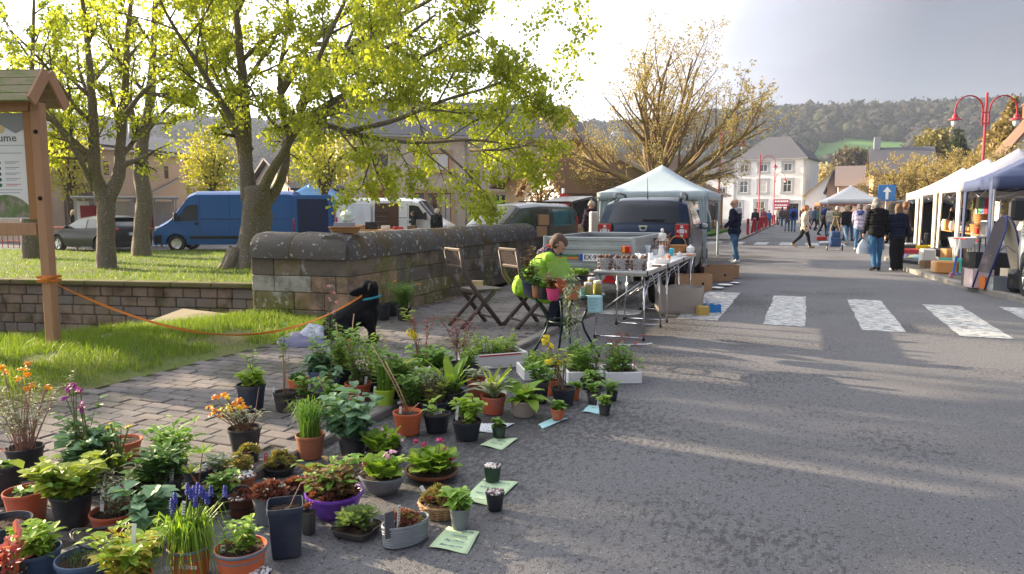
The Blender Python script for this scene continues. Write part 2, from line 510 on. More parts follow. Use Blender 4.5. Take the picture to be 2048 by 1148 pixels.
b.poly([(XG,-6,PAVE_Z - .016),(KERB_X - .06,-6,PAVE_Z - .016),(KERB_X - .06,22,PAVE_Z - .016),(XG,22,PAVE_Z - .016)])
pave = ob('pavement',b,joint_m,kind='structure')
BL,BW = .225,.118
bmesh_ = []
for k in range(3):
 bb = MB(); bb.box((0,0,-.02),(BL - .009,BW - .009,.04),b=.006)
 bmesh_.append(bb.mesh('paver',brick_ms[k]))
cells = []
for j in range(int((19.5 + 1) / BW)):
 y = -.9 + j * BW
 off = (j % 2) * BL / 2 + (0.03 * sin(j * 2.1))
 x = XG + BL / 2 - off
 while x < KERB_X - .06 - BL * .3:
  if x > XG + BL * .25:
   cells.append((x,y))
  x += BL
def seen_key(c):
 d = fwd((c[0],c[1],0))
 rx = (c[0] * cos(YAW) + c[1] * sin(YAW))
 if d < 2.6 or abs(rx / d) > .73 or (c[0] > -3.5 and c[1] < 2.9): return 99
 return d
cells.sort(key=seen_key)
for x,y in cells[:300]:
 o = inst('paving_brick',random.choice(bmesh_),pave,(x + U(-.002,.002),y + U(-.002,.002),PAVE_Z + U(-.004,.003)),(U(-.012,.012),U(-.012,.012),U(-.012,.012)))
b = MB()
for x,y in cells[300:]:
 b.box((x,y,PAVE_Z - .02 + U(-.004,.003)),(BL - .009,BW - .009,.04),m=random.randrange(3),rz=U(-.012,.012),b=.006)
ob('further_bricks',b,brick_ms,pave,kind='stuff')
kerb_m = mat('kerb_concrete',(.26,.245,.225),(.17,.16,.15),rough=.9,scale=14,bump=.4,col3=(.15,.135,.115),scale3=2)
kb = MB(); kb.box((0,0,0),(.12,.985,.16),b=.012)
kme = kb.mesh('kerb_stone',kerb_m)
kroot = props(ob('kerb',kme,None,loc=(KERB_X,.5,PAVE_Z - .07)),kind='structure')
for k in range(1,22):
 inst('kerb_stone',kme,kroot,(U(-.004,.004),k * 1.0,U(-.003,.006)),(0,0,U(-.004,.004)))
rk = [(3.9,11.5),(3.55,13.0),(3.25,14.4),(2.95,15.8),(2.72,17.4),(2.5,19),(2.32,20.6),(2.25,22.5),(2.3,24.5),(2.9,26.6)]
rroot = None
for (x0,y0),(x1,y1) in zip(rk[:-1],rk[1:]):
 L = math.hypot(x1 - x0,y1 - y0); bb = MB(); bb.box((0,0,0),(.14,L - .012,.2),b=.012)
 o = ob('kerb_stone' if rroot else 'right_kerb',bb,kerb_m)
 a = math.atan2(-(x1 - x0),y1 - y0)
 if rroot:
  o.parent = rroot; o.location = V3(((x0 + x1) / 2,(y0 + y1) / 2,.0)) - rroot.location
 else:
  rroot = o; props(o,kind='structure'); o.location = ((x0 + x1) / 2,(y0 + y1) / 2,0)
  me = o.data; me.transform(MR(a,4,'Z')); continue
 o.rotation_euler = (0,0,a)
b = MB()
b.poly([(x + .07,y,.092) for x,y in rk] + [(40,26.6,.092),(40,11.5,.092)])
ob('right_pavement',b,mat('tarred_footway',(.13,.125,.12),(.09,.088,.085),rough=.9,scale=30,bump=.5,bscale=80,col3=(.16,.14,.11)),kind='structure')
bank_pts = [(-5.40,-6),(-5.40,2),(-5.36,3.9),(-5.42,5),(-5.40,6.4),(-5.55,7.3),(-5.6,8.1)]
def bank_z(x,y):
 t = max(0.,min(1.,(-5.4 - x) / 2.3))
 return .035 + .06 * sin(t * 3.1) + .03 * mnoise.noise(V3((x * 1.3,y * 1.3,0))) * min(1,t * 4)
def bank_far(y):
 for p,q in zip(NB[:-1],NB[1:]):
  if q.y <= y <= p.y:
   return lerp(p.x,q.x,(p.y - y) / (p.y - q.y))
 return NB[0].x
b = MB()
def bankpt(u,v):
 y = lerp(-6,8.3,v); xf = bank_far(y) - .04
 x = lerp(-5.39,xf,u)
 z = bank_z(x,y)
 if u > .9: z -= .10 * (u - .9) / .1
 return (x,y,z)
b.grid(bankpt,12,50)
for p,q in zip(NB[:-1],NB[1:]):
 if q.y < -7: break
 b.poly([(p.x,p.y,-.01),(q.x,q.y,-.01),(q.x - .3,q.y + .15,-.6),(p.x - .3,p.y + .15,-.6)])
 b.poly([(p.x - .3,p.y + .15,-.6),(q.x - .3,q.y + .15,-.6),(q.x - .55,q.y + .3,CH_Z),(p.x - .55,p.y + .3,CH_Z)])
bank = ob('grass_bank',b,grass_m,kind='structure',smooth=True)
b = MB()
def lawn_pt(u,v):
 x = lerp(-6.0,-55,u)
 if x > W1.x: yf = lerp(W0.y,W1.y,(W0.x - x) / (W0.x - W1.x))
 elif x > W2.x: yf = lerp(W1.y,W2.y,(W1.x - x) / (W1.x - W2.x))
 else: yf = lerp(W2.y,W3.y,(W2.x - x) / (W2.x - W3.x))
 yb = 23.9 + (x + 22) * .36
 yb = min(yb,26.5)
 y = lerp(yf - .02,yb,v)
 z = left_z(x) + .05 + .07 * mnoise.noise(V3((x * .4,y * .4,3))) * min(1,v * 6)
 if v > .97: z -= .06
 return (x,y,z)
b.grid(lawn_pt,60,24)
ob('lawn',b,grass_m,kind='structure',smooth=True)
def blades(name,pts,h0,h1,w,lean,mt,var=(0,1)):
 n = len(pts)
 a = np.random.rand(n) * 2 * np.pi; la = np.random.rand(n) * 2 * np.pi
 h = h0 + (h1 - h0) * np.random.rand(n) ** 1.5
 ln = h * lean * np.random.rand(n)
 dx,dy = np.cos(a) * w / 2,np.sin(a) * w / 2
 v = np.zeros((n,5,3))
 v[:,0] = pts + np.stack([dx,dy,np.zeros(n)],1)
 v[:,1] = pts - np.stack([dx,dy,np.zeros(n)],1)
 mid = pts + np.stack([np.cos(la) * ln * .35,np.sin(la) * ln * .35,h * .6],1)
 v[:,2] = mid + np.stack([dx,dy,np.zeros(n)],1) * .8
 v[:,3] = mid - np.stack([dx,dy,np.zeros(n)],1) * .8
 v[:,4] = pts + np.stack([np.cos(la) * ln,np.sin(la) * ln,h],1)
 base = np.arange(n)[:,None] * 5
 q = (base + np.array([[0,1,3,2]])); t = (base + np.array([[2,3,4]]))
 me = bpy.data.meshes.new(name)
 loops = np.concatenate([np.concatenate([q,t],1).ravel()])
 me.vertices.add(n * 5); me.vertices.foreach_set('co',v.ravel())
 me.loops.add(n * 7); me.loops.foreach_set('vertex_index',loops.astype(np.int32))
 me.polygons.add(n * 2)
 st = (np.arange(n)[:,None] * 7 + np.array([[0,4]])).ravel()
 me.polygons.foreach_set('loop_start',st.astype(np.int32))
 me.materials.append(mt)
 at = me.attributes.new('var','FLOAT','POINT')
 at.data.foreach_set('value',np.repeat(var[0] + (var[1] - var[0]) * np.random.rand(n),5).astype(np.float32))
 me.update(); me.validate()
 return me
gl = leafmat('grass_blade',(.10,.185,.020),(.26,.33,.06),tr=.45)
pts = []
while len(pts) < 60000:
 v = random.random(); y = lerp(-1,8.25,v)
 x = lerp(-5.36,bank_far(y) - .02,random.random() ** .9)
 bare = mnoise.noise(V3((x * 1.6,y * 1.6,5))) + .6 * max(0,(x + 5.75) / .4)
 if bare > .28 and random.random() < .93: continue
 pts.append((x,y,bank_z(x,y) - .01))
ob('bank_grass',blades('bank_grass',np.array(pts),.035,.12,.006,.9,gl),None,kind='stuff',label='short spring grass on the bank beside the paved footway')
pts = []
while len(pts) < 70000:
 u = random.random() ** 1.7 * .62; v = random.random()
 p = lawn_pt(u,v * .965)
 pts.append(p)
ob('lawn_grass',blades('lawn_grass',np.array(pts),.03,.10,.014,.9,gl),None,kind='stuff',label='sunlit lawn grass under the trees')
ret_ms = [mat('channel_stone_a',(.26,.215,.165),(.17,.14,.11),rough=.9,scale=7,bump=.7,bscale=35,col3=(.10,.09,.045),scale3=2),
   mat('channel_stone_b',(.30,.24,.19),(.20,.16,.125),rough=.9,scale=7,bump=.7,bscale=35,col3=(.13,.085,.06),scale3=2),
   mat('channel_stone_c',(.23,.20,.18),(.15,.13,.115),rough=.9,scale=7,bump=.7,bscale=35,col3=(.20,.19,.17),scale3=3)]
moss_m = mat('mossy_coping',(.15,.125,.07),(.13,.14,.03),rough=.95,scale=9,bump=.6,col3=(.10,.12,.02),scale3=2.5)
wall = thing('retaining_wall','weathered stone retaining wall of the sunken channel below the lawn','wall',(W1.x,W1.y,CH_Z))
wm = V3((W1.x,W1.y,CH_Z))
b = MB()
for p,q in ((W0,W1),(W1,W2),(W2,W3)):
 d = (q - p).normalized(); nn = V3((d.y,-d.x))
 if nn.y > 0: nn = -nn
 c = (p + q) / 2 - nn * .12; L = (q - p).length
 b.box((c.x - wm.x,c.y - wm.y,.63),(L,.2,1.26),rz=math.atan2(d.y,d.x))
ob('mortar_core',b,joint_m,wall)
rh = [.22,.20,.21,.20,.20,.21]
for p,q in ((W0,W1),(W1,W2),(W2,W2 + (W3 - W2).normalized() * 7)):
 d = (q - p).normalized(); L = (q - p).length; rz = math.atan2(d.y,d.x)
 nn = V3((d.y,-d.x))
 if nn.y > 0: nn = -nn
 z = 0
 for k,h in enumerate(rh):
  s = -U(0,.3)
  while s < L:
   bl = U(.28,.52); e = min(L,s + bl); s0 = max(0,s)
   if e - s0 > .06:
    c = p + d * ((s0 + e) / 2) + nn * (.005 + U(-.012,.012))
    bb = MB(); bb.box((0,0,0),(e - s0 - .014,.11,h - .014),b=.016)
    ob('stone',bb,ret_ms[random.randrange(3)],wall,(c.x - wm.x,c.y - wm.y,z + h / 2),rz + U(-.015,.015))
   s += bl
  z += h
 s = 0
 while s < L:
  e = min(L,s + U(.8,1.2)); c = p + d * ((s + e) / 2) + nn * .02
  bb = MB(); bb.box((0,0,0),(e - s - .01,.34,.10),b=.02)
  ob('coping_stone',bb,moss_m,wall,(c.x - wm.x,c.y - wm.y,1.26 + .05),rz)
  s = e
b = MB()
sp = [G(262,655,-.06),G(530,672,-.06),G(545,637,-.06),G(365,617,-.06)]
b.slab([(p.x,p.y,-.20) for p in sp],(0,0,1),.14)
slab_m = mat('slab_stone',(.30,.245,.16),(.20,.17,.10),rough=.9,scale=6,bump=.5,col3=(.16,.16,.06),scale3=2)
c = sum(sp,Vector()) / 4
s_ = ob('stone_slab',b,slab_m,label='flat lichen-yellow stone slab at the foot of the parapet',cat='stone slab')
bb = MB(); bb.box((sp[0].x + .42,sp[0].y + .35,-.75),(.5,.5,1.09),b=.02); bb.box((sp[2].x - .5,sp[2].y - .3,-.75),(.5,.5,1.09),b=.02)
ob('pier',bb,ret_ms[1],s_)
par_ms = [mat('parapet_dark',(.185,.158,.135),(.105,.092,.082),rough=.92,scale=5,bump=.8,bscale=40,col3=(.11,.095,.035),scale3=2.2),
   mat('parapet_brown',(.27,.21,.16),(.16,.125,.10),rough=.92,scale=5,bump=.8,bscale=40,col3=(.13,.115,.04),scale3=2.4),
   mat('parapet_grey',(.42,.405,.38),(.26,.24,.21),rough=.92,scale=6,bump=.8,bscale=40,col3=(.16,.15,.06),scale3=2.6),
   mat('parapet_pink',(.44,.29,.20),(.30,.20,.14),rough=.92,scale=4,bump=.6,bscale=40,col3=(.15,.13,.05),scale3=2.0),
   mat('parapet_moss',(.19,.165,.06),(.23,.21,.17),rough=.95,scale=4,bump=.7,bscale=40,col3=(.17,.18,.03),scale3=2.0)]
cap_m = mat('parapet_cap',(.105,.098,.094),(.18,.165,.145),rough=.95,scale=5,bump=.9,bscale=45,col3=(.12,.085,.035),scale3=1.6)
def lichen(m,dens=.70,sc=13):
 nt = m.node_tree; n,l = nt.nodes,nt.links; p = n['Principled BSDF']
 src = p.inputs['Base Color'].links[0].from_socket
 g = n.new('ShaderNodeNewGeometry')
 v = n.new('ShaderNodeTexNoise'); v.inputs['Scale'].default_value = sc; v.inputs['Detail'].default_value = 5
 l.new(g.outputs['Position'],v.inputs['Vector'])
 r = n.new('ShaderNodeMapRange'); r.inputs[1].default_value = dens; r.inputs[2].default_value = dens + .05
 l.new(v.outputs[0],r.inputs[0])
 x = n.new('ShaderNodeMixRGB'); x.inputs[2].default_value = (.42,.42,.38,1)
 l.new(r.outputs[0],x.inputs[0]); l.new(src,x.inputs[1]); l.new(x.outputs[0],p.inputs['Base Color'])
lichen(cap_m,.61)
for m_,q_ in zip(par_ms,(.66,.66,.52,.70,.58)): lichen(m_,q_)
def stain(m,c,scale,lo,hi,off):
 nt = m.node_tree; n,l = nt.nodes,nt.links; p = n['Principled BSDF']
 src = p.inputs['Base Color'].links[0].from_socket
 g = n.new('ShaderNodeNewGeometry'); mp = n.new('ShaderNodeMapping'); mp.inputs['Location'].default_value = (off,off * 2,off)
 l.new(g.outputs['Position'],mp.inputs[0])
 v = n.new('ShaderNodeTexNoise'); v.inputs['Scale'].default_value = scale; v.inputs['Detail'].default_value = 7; v.inputs['Roughness'].default_value = .7
 l.new(mp.outputs[0],v.inputs['Vector'])
 r = n.new('ShaderNodeMapRange'); r.inputs[1].default_value = lo; r.inputs[2].default_value = hi; r.inputs[4].default_value = .85
 l.new(v.outputs[0],r.inputs[0])
 x = n.new('ShaderNodeMixRGB'); x.inputs[2].default_value = (*c,1)
 l.new(r.outputs[0],x.inputs[0]); l.new(src,x.inputs[1]); l.new(x.outputs[0],p.inputs['Base Color'])
for m_ in par_ms:
 stain(m_,(.10,.085,.068),1.6,.48,.62,3.1); stain(m_,(.21,.20,.045),1.3,.54,.66,7.7); stain(m_,(.44,.43,.40),2.2,.56,.66,12.3)
for m_ in ret_ms:
 stain(m_,(.17,.15,.05),.9,.52,.66,5.0); stain(m_,(.11,.085,.06),1.3,.52,.66,9.0)
par = thing('bridge_parapet','old stone parapet of dressed blocks with rounded lichen-spotted cap','wall',(-5.6,8.0,0))
po = V3((-5.6,8.0,0))
A0,A1,B0,B1 = V3((-7.0,7.82)),V3((-5.55,7.98)),V3((-5.55,7.98)),V3((-5.8,15.8))
ch = [(0.0,.16),(.16,.24),(.40,.22),(.62,.23)]
CAP0,CAPT = .85,1.2
TH = .46
core = MB()
for p,q,sg in ((A0,A1,1),(B0,B1,1)):
 d = (q - p).normalized(); nl = V3((-d.y,d.x)) * sg
 c = (p + q) / 2 + nl * (TH / 2); L = (q - p).length - .06
 core.box((c.x - po.x,c.y - po.y,.43),(L,TH - .05,.84),rz=math.atan2(d.y,d.x))
ob('mortar_core',core,joint_m,par)
for si,(p,q) in enumerate(((A0,A1),(B0,B1))):
 d = (q - p).normalized(); nl = V3((-d.y,d.x)); L = (q - p).length; rz = math.atan2(d.y,d.x)
 for k,(z0,h) in enumerate(ch):
  s = -U(0,.35) if si else -[.05,.3,.1,.25][k]
  while s < L - .02:
   bl = U(.34,.62); s0 = max(0,s); e = min(L,s + bl)
   if L - e < .16: e = L
   near_corner = (si == 0 and e > L - .45) or (si == 1 and s0 < .9)
   if k == 3: mi = 0 if random.random() < .6 else 1
   elif near_corner and k in (1,2): mi = 3
   elif si == 0: mi = random.choice([2,4,2] if k == 2 else [4,4,1] if k < 2 else [2])
   else: mi = random.choice([0,1,0,4] if k < 2 else [0,0,1])
   t = TH + U(-.008,.014)
   c = p + d * ((s0 + e) / 2) + nl * (TH / 2)
   if si == 1 and s0 < TH:   # the corner stones belong to the wing
    s0 = .004
   bb = MB(); bb.box((0,0,0),(e - s0 - .006,t,h - .006),b=.009)
   ob('block',bb,par_ms[mi],par,(c.x - po.x,c.y - po.y,z0 + h / 2),rz + U(-.004,.004))
   s = e if e == L else s + bl
 cuts = [0,.62,L] if si == 0 else [0] + [x for x in np.cumsum([.7,.95,1.0,.9,1.05,.95,1.0,.9]) if x < L - .3] + [L]
 for s0,e in zip(cuts[:-1],cuts[1:]):
  bb = MB()
  prof = []
  for i in range(11):
   a = PI * i / 10
   prof.append((-cos(a) * (TH / 2 + .05),.09 + sin(a) * (CAPT - CAP0 - .09)))
  prof = [(-TH / 2 - .05,0)] + prof + [(TH / 2 + .05,0)]
  n_ = len(prof); xs = np.linspace(-(e - s0) / 2 + .004,(e - s0) / 2 - .004,7)
  vs = []
  for ix,x in enumerate(xs):
   sh = .965 if ix in (0,6) else 1
   for (a_,z_) in prof:
    nz = mnoise.noise(V3(((s0 + x) * 2.5,a_ * 4,z_ * 4 + si))) * .014
    vs.append((x,a_ * sh + nz,z_ * sh + nz))
  fs = [(i * n_ + j,(i + 1) * n_ + j,(i + 1) * n_ + j + 1,i * n_ + j + 1) for i in range(6) for j in range(n_ - 1)]
  fs += [tuple(range(n_))[::-1],tuple(range(6 * n_,7 * n_))]
  bb.add(vs,[f[::-1] for f in fs])
  c = p + d * ((s0 + e) / 2) + nl * (TH / 2)
  ob('cap_stone',bb,cap_m,par,(c.x - po.x,c.y - po.y,CAP0),rz,smooth=True,angle=50)
hb = MB()
def ridge(az):
 return 66 + 5 * sin(az * 3.1 + 1) + 3 * sin(az * 9 + 2)
def hill_z(az,r):
 t = smooth01((r - 230) / 420)
 return -0.3 + ridge(az) * t + 3 * mnoise.noise(V3((az * 12,r * .01,0)))
def hill_pt(u,v):
 az = R(lerp(-95,75,u)); r = lerp(240,1200,v ** 1.4)
 return (sin(az) * r,cos(az) * r,hill_z(az,r))
hb.grid(hill_pt,90,34)
def in_meadow(az,r):
 d = math.degrees(az)
 return (.2 < d < 6.5 and 385 < r < 455) or (-19 < d < -9 and 372 < r < 440)
for i,f in enumerate(hb.f):
 c = sum((Vector(hb.v[j]) for j in f),Vector()) / 4
 az = math.atan2(c.x,c.y); r = math.hypot(c.x,c.y)
 if r < 470: hb.m[i] = 1
ob('hill',hb,[hill_m,meadow_m],kind='structure',smooth=True)
ico = bmesh.new(); bmesh.ops.create_icosphere(ico,subdivisions=2,radius=1)
iv = np.array([v.co[:] for v in ico.verts]); jf = np.array([[v.index for v in f.verts] for f in ico.faces]); ico.free()
variants = []
for k in range(8):
 nz = np.array([mnoise.noise(Vector(v) * 1.6 + V3((k * 9,0,0))) * .35 + mnoise.noise(Vector(v) * 4.5 + V3((0,k * 9,0))) * .42 for v in iv])
 vv = iv * (1 + nz)[:,None]
 variants.append(vv)
PV,PF,PK,SV,SK = [],[],[],[],[]; off = 0
rng = np.random.RandomState(5)
while off < 6200 * len(iv):
 az = R(rng.uniform(-62,33)); r = 330 + 400 * rng.rand() ** .8
 if in_meadow(az,r): continue
 if r < 390 and rng.rand() < .6: continue
 s = rng.uniform(3.4,6.2) * (.8 if r < 430 else 1)
 vv = variants[rng.randint(8)].copy()
 a = rng.rand() * 6.28
 vv = vv @ np.array([[cos(a),-sin(a),0],[sin(a),cos(a),0],[0,0,1]])
 z0 = hill_z(az,r)
 PV.append(vv * .92 * [s,s,s * rng.uniform(.95,1.25)] + [sin(az) * r,cos(az) * r,z0 + s * .75])
 PF.append(jf + off); off += len(iv)
 nt_ = 40
 cc_ = rng.normal(size=(nt_,3)); cc_ /= np.linalg.norm(cc_,axis=1)[:,None]; cc_[:,2] = np.abs(cc_[:,2]) * 1.1 - .25
 tri = cc_[:,None,:] * (s * rng.uniform(.85,1.32,size=(nt_,1,1))) + rng.normal(size=(nt_,3,3)) * s * .20 + [sin(az) * r,cos(az) * r,z0 + s * .75]
 SV.append(tri.reshape(-1,3))
 patch = mnoise.noise(V3((sin(az) * r * .02,cos(az) * r * .02,0)))
 g_ = min(1,max(0,.30 + patch * .55 + rng.normal() * .22))
 PK.append(np.full(len(iv),g_ if rng.rand() > .004 else 1.6)); SK.append(np.full(nt_ * 3,PK[-1][0]))
me = bpy.data.meshes.new('hill_forest')
V = np.concatenate(PV + SV); SVn = sum(len(x) for x in SV); Fc = np.concatenate(PF + [np.arange(SVn).reshape(-1,3) + off])
me.vertices.add(len(V)); me.vertices.foreach_set('co',V.ravel())
me.loops.add(Fc.size); me.loops.foreach_set('vertex_index',Fc.ravel().astype(np.int32))
me.polygons.add(len(Fc)); me.polygons.foreach_set('loop_start',(np.arange(len(Fc)) * 3).astype(np.int32))
at = me.attributes.new('var','FLOAT','POINT'); at.data.foreach_set('value',np.concatenate(PK + SK).astype(np.float32))
me.update(); me.validate()
def forest_mat():
 m = bpy.data.materials.new('spring_wood'); m.use_nodes = True
 n,l = m.node_tree.nodes,m.node_tree.links; p = n['Principled BSDF']; p.inputs['Roughness'].default_value = 1; p.inputs['Specular IOR Level'].default_value = 0
 at = n.new('ShaderNodeAttribute'); at.attribute_name = 'var'
 rp = n.new('ShaderNodeValToRGB'); e = rp.color_ramp.elements
 dv = n.new('ShaderNodeMath'); dv.operation = 'DIVIDE'; dv.inputs[1].default_value = 2.0; l.new(at.outputs['Fac'],dv.inputs[0]); l.new(dv.outputs[0],rp.inputs[0])
 e[0].position = 0; e[0].color = (.052,.046,.046,1); e[1].position = 1; e[1].color = (.5,.48,.45,1)
 for q,c in ((.15,(.064,.058,.050)),(.28,(.062,.064,.038)),(.5,(.085,.105,.040)),(.6,(.10,.125,.048))):
  x = rp.color_ramp.elements.new(q); x.color = (*c,1)
 g = n.new('ShaderNodeNewGeometry'); nz = n.new('ShaderNodeTexNoise'); nz.inputs['Scale'].default_value = .9; nz.inputs['Detail'].default_value = 5
 l.new(g.outputs['Position'],nz.inputs['Vector'])
 mr = n.new('ShaderNodeMapRange'); mr.inputs[1].default_value = .3; mr.inputs[2].default_value = .7; mr.inputs[3].default_value = .40; mr.inputs[4].default_value = 1.12
 l.new(nz.outputs[0],mr.inputs[0])
 sc = n.new('ShaderNodeVectorMath'); sc.operation = 'SCALE'; l.new(rp.outputs[0],sc.inputs[0]); l.new(mr.outputs[0],sc.inputs['Scale'])
 l.new(sc.outputs[0],p.inputs['Base Color'])
 return m
me.materials.append(forest_mat())
ob('hill_forest',me,None,kind='stuff',label='far budding woodland covering the hillside')
# ================================================================ BUILDINGS
SLATE = mat('slate_roof',(.115,.112,.125),(.075,.073,.085),rough=.7,scale=6,stretch=(1,1,4),bump=.3)
TILE = mat('brown_roof',(.165,.095,.062),(.10,.062,.045),rough=.85,scale=4,bump=.5,col3=(.15,.12,.05),scale3=.8)
MOSSR = mat('mossy_roof',(.17,.10,.055),(.115,.07,.04),rough=.95,scale=5,bump=.8,bscale=20,col3=(.16,.125,.035),scale3=1.1)
ROSER = mat('pinkish_roof',(.24,.19,.17),(.19,.15,.14),rough=.85,scale=3,bump=.3)
YELR = mat('lichen_yellow_roof',(.38,.29,.10),(.27,.21,.09),rough=.9,scale=3,bump=.3)
BEIGE = mat('beige_render',(.68,.58,.48),(.61,.52,.43),rough=.9,scale=1.5,bump=.25,bscale=25,col3=(.56,.47,.39),scale3=.35)
BARNR = mat('barn_render',(.56,.45,.35),(.47,.37,.28),rough=.9,scale=1.2,bump=.35,bscale=14,col3=(.42,.33,.25),scale3=.4)
CREAM = mat('cream_render',(.70,.60,.45),(.63,.54,.41),rough=.9,scale=1.2,bump=.15)
LIMEW = mat('white_render',(.83,.83,.83),(.76,.76,.77),rough=.85,scale=1.2,bump=.15,col3=(.72,.72,.73),scale3=.3)
PINKW = mat('pale_pink_render',(.66,.57,.53),(.60,.52,.49),rough=.9,scale=1,bump=.1)
ORST = mat('orange_stone',(.50,.30,.15),(.40,.24,.12),rough=.9,scale=3,bump=.4)
STONEY = mat('ochre_stone',(.45,.33,.19),(.33,.24,.14),rough=.9,scale=3,bump=.4)
GREYST = mat('grey_quoin',(.36,.37,.40),(.30,.31,.34),rough=.85,scale=3)
OCHRE = mat('ochre_surround',(.56,.40,.22),(.48,.34,.19),rough=.85,scale=4)
ORANGEW = mat('orange_wood',(.52,.235,.075),(.44,.19,.06),rough=.6,scale=3,stretch=(6,6,.6))
BROWNW = mat('brown_weathered_wood',(.17,.125,.10),(.12,.09,.075),rough=.85,scale=3,stretch=(8,8,.5),bump=.3)
REDW = mat('red_wood',(.30,.10,.055),(.24,.08,.045),rough=.6,scale=3)
PANE = mat('window_glass',(.035,.04,.045),(.06,.065,.07),rough=.05,spec=.8,scale=.8)
CURT = mat('net_curtain',(.55,.55,.54),(.42,.42,.42),rough=.9,scale=6,stretch=(6,6,.3))
GUTTER = mat('zinc_gutter',(.42,.43,.44),(.34,.35,.36),rough=.5,metal=.6)
def frame_of(pl,dl,pr,dr,z=-.25):
 a = D(pl,420,dl); c = D(pr,420,dr)
 rz = math.atan2(c.y - a.y,c.x - a.x)
 return V3((a.x,a.y,z)),rz,math.hypot(c.x - a.x,c.y - a.y)
def zpx(py,d):
 return CAM_H + (HOR - py) * d / FPX
def window(root,x,z,w,h,mfr=WHITE,sur=None,sw=.14,pane=PANE,bars=(1,1),arch=False,sill=True,M=None):
 T = M or Matrix()
 bb = MB()
 f = .07
 for sx in (-1,1):
  bb.box((x + sx * (w / 2 - f / 2),-.012,z),(f,.05,h),M=T)
 bb.box((x,-.012,z + h / 2 - f / 2),(w - 2 * f,.05,f),M=T); bb.box((x,-.012,z - h / 2 + f / 2),(w - 2 * f,.05,f),M=T)
 for k in range(1,bars[0] + 1):
  bb.box((x - w / 2 + w * k / (bars[0] + 1),-.014,z),(.055,.045,h - 2 * f),M=T)
 for k in range(1,bars[1]):
  bb.box((x,-.0155,z - h / 2 + h * k / bars[1] + h * .12),(w - 2 * f,.04,.05),M=T)
 fr = ob('window',bb,mfr,root)
 bb = MB(); bb.box((x,0,z),(w - f,.03,h - f),M=T)
 ob('pane',bb,pane,fr)
 if sur:
  bb = MB()
  for sx in (-1,1):
   bb.box((x + sx * (w / 2 + sw / 2),-.03,z),(sw,.1,h),M=T)
  bb.box((x,-.032,z + h / 2 + sw / 2),(w + 2 * sw + .1,.11,sw),M=T)
  if arch:
   bb.box((x,-.033,z + h / 2 + sw * 1.2),(w * .7,.11,sw * .8),M=T)
  ob('surround',bb,sur,fr)
  if sill:
   bb = MB(); bb.box((x,-.06,z - h / 2 - sw * .4),(w + 2 * sw + .1,.18,sw * .8),M=T); ob('sill',bb,sur,fr)
 return fr
def roof(root,w,d,eave,ridge,kind,m,over=.35,hipx=None,th=.14,x0=0.0):
 bb = MB()
 e = over
 if kind == 'hip':
  hx = hipx
  A = [(-e,-e,eave),(w + e,-e,eave),(w + e,d + e,eave),(-e,d + e,eave),(hx,d / 2,ridge),(w - hx,d / 2,ridge)]
  fs = [(0,1,5,4),(1,2,5),(2,3,4,5),(3,0,4),(0,3,2,1)]
  bb.add(A,fs)
  bb.box((w / 2,d / 2,eave - th / 2 - .002),(w + 2 * e - .05,d + 2 * e - .05,th))
 elif kind == 'gx':
  dz = (ridge - eave) / (d / 2) * e
  bb.slab([(-e,-e,eave - dz),(w + e,-e,eave - dz),(w + e,d / 2,ridge),(-e,d / 2,ridge)],(0,-.3,1),th)
  bb.slab([(w + e,d + e,eave - dz),(-e,d + e,eave - dz),(-e,d / 2 + .01,ridge),(w + e,d / 2 + .01,ridge)],(0,.3,1),th)
 else:
  x = hipx if hipx is not None else w / 2
  dz = (ridge - eave) / x * e; dz2 = (ridge - eave) / (w - x) * e
  bb.slab([(-e,-e,eave - dz),(x,-e,ridge),(x,d + e,ridge),(-e,d + e,eave - dz)],(-.3,0,1),th)
  bb.slab([(x + .01,-e,ridge),(w + e,-e,eave - dz2),(w + e,d + e,eave - dz2),(x + .01,d + e,ridge)],(.3,0,1),th)
 return ob('roof',bb,m,root)
def walls(root,w,d,eave,m,kind='flat',ridge=None,hipx=None):
 bb = MB()
 if kind == 'gx':
  bb.slab([(0,0,0),(0,d,0),(0,d,eave),(0,d / 2,ridge),(0,0,eave)],(1,0,0),w)
 elif kind == 'gy':
  x = hipx if hipx is not None else w / 2
  bb.slab([(0,0,0),(0,0,eave),(x,0,ridge),(w,0,eave),(w,0,0)],(0,1,0),d)
 else:
  bb.box((w / 2,d / 2,eave / 2),(w,d,eave))
 return ob('wall',bb,m,root)
def pipe(root,pts,r=.05,m=GUTTER,name='downpipe'):
 bb = MB(); bb.tube(pts,r,6); return ob(name,bb,m,root,smooth=True)
def house(name,label,pl,dl,pr,dr,depth,eave,ridge,kind,wm_,rm,hipx=None,z=-.25,cat='house'):
 p,rz,w = frame_of(pl,dl,pr,dr,z)
 t = thing(name,label,cat,p,rz)
 walls(t,w,depth,eave,wm_,'flat' if kind == 'hip' else kind,ridge,hipx)
 roof(t,w,depth,eave,ridge,kind,rm,hipx=hipx)
 return t,w
def px_of(x,y):
 return 1024 + FPX * (x * cos(YAW) + y * sin(YAW)) / (-x * sin(YAW) + y * cos(YAW))
def street_house(name,label,pl,dl,pr,*a,turn=0.,**k):
 p = D(pl,420,dl); w = 1.0
 while px_of(p.x + w,p.y - turn * w) < pr: w += .1
 return house(name,label,pl,dl,pr,fwd((p.x + w,p.y - turn * w,0)),*a,**k)
t,w = street_house('white_house','tall white house with grey hipped roof and grey window surrounds',1468,112,1607,9,9.3,12.9,'hip',LIMEW,SLATE,hipx=3.4,turn=.2)
k = w / 139.0
for px in (1487,1526,1574):
 window(t,(px - 1468) * k,8.0,1.15,1.1,sur=GREYST,sw=.34)
 window(t,(px - 1468) * k,5.25,1.2,1.75,sur=GREYST,sw=.34,bars=(1,2),pane=CURT if px == 1526 else PANE)
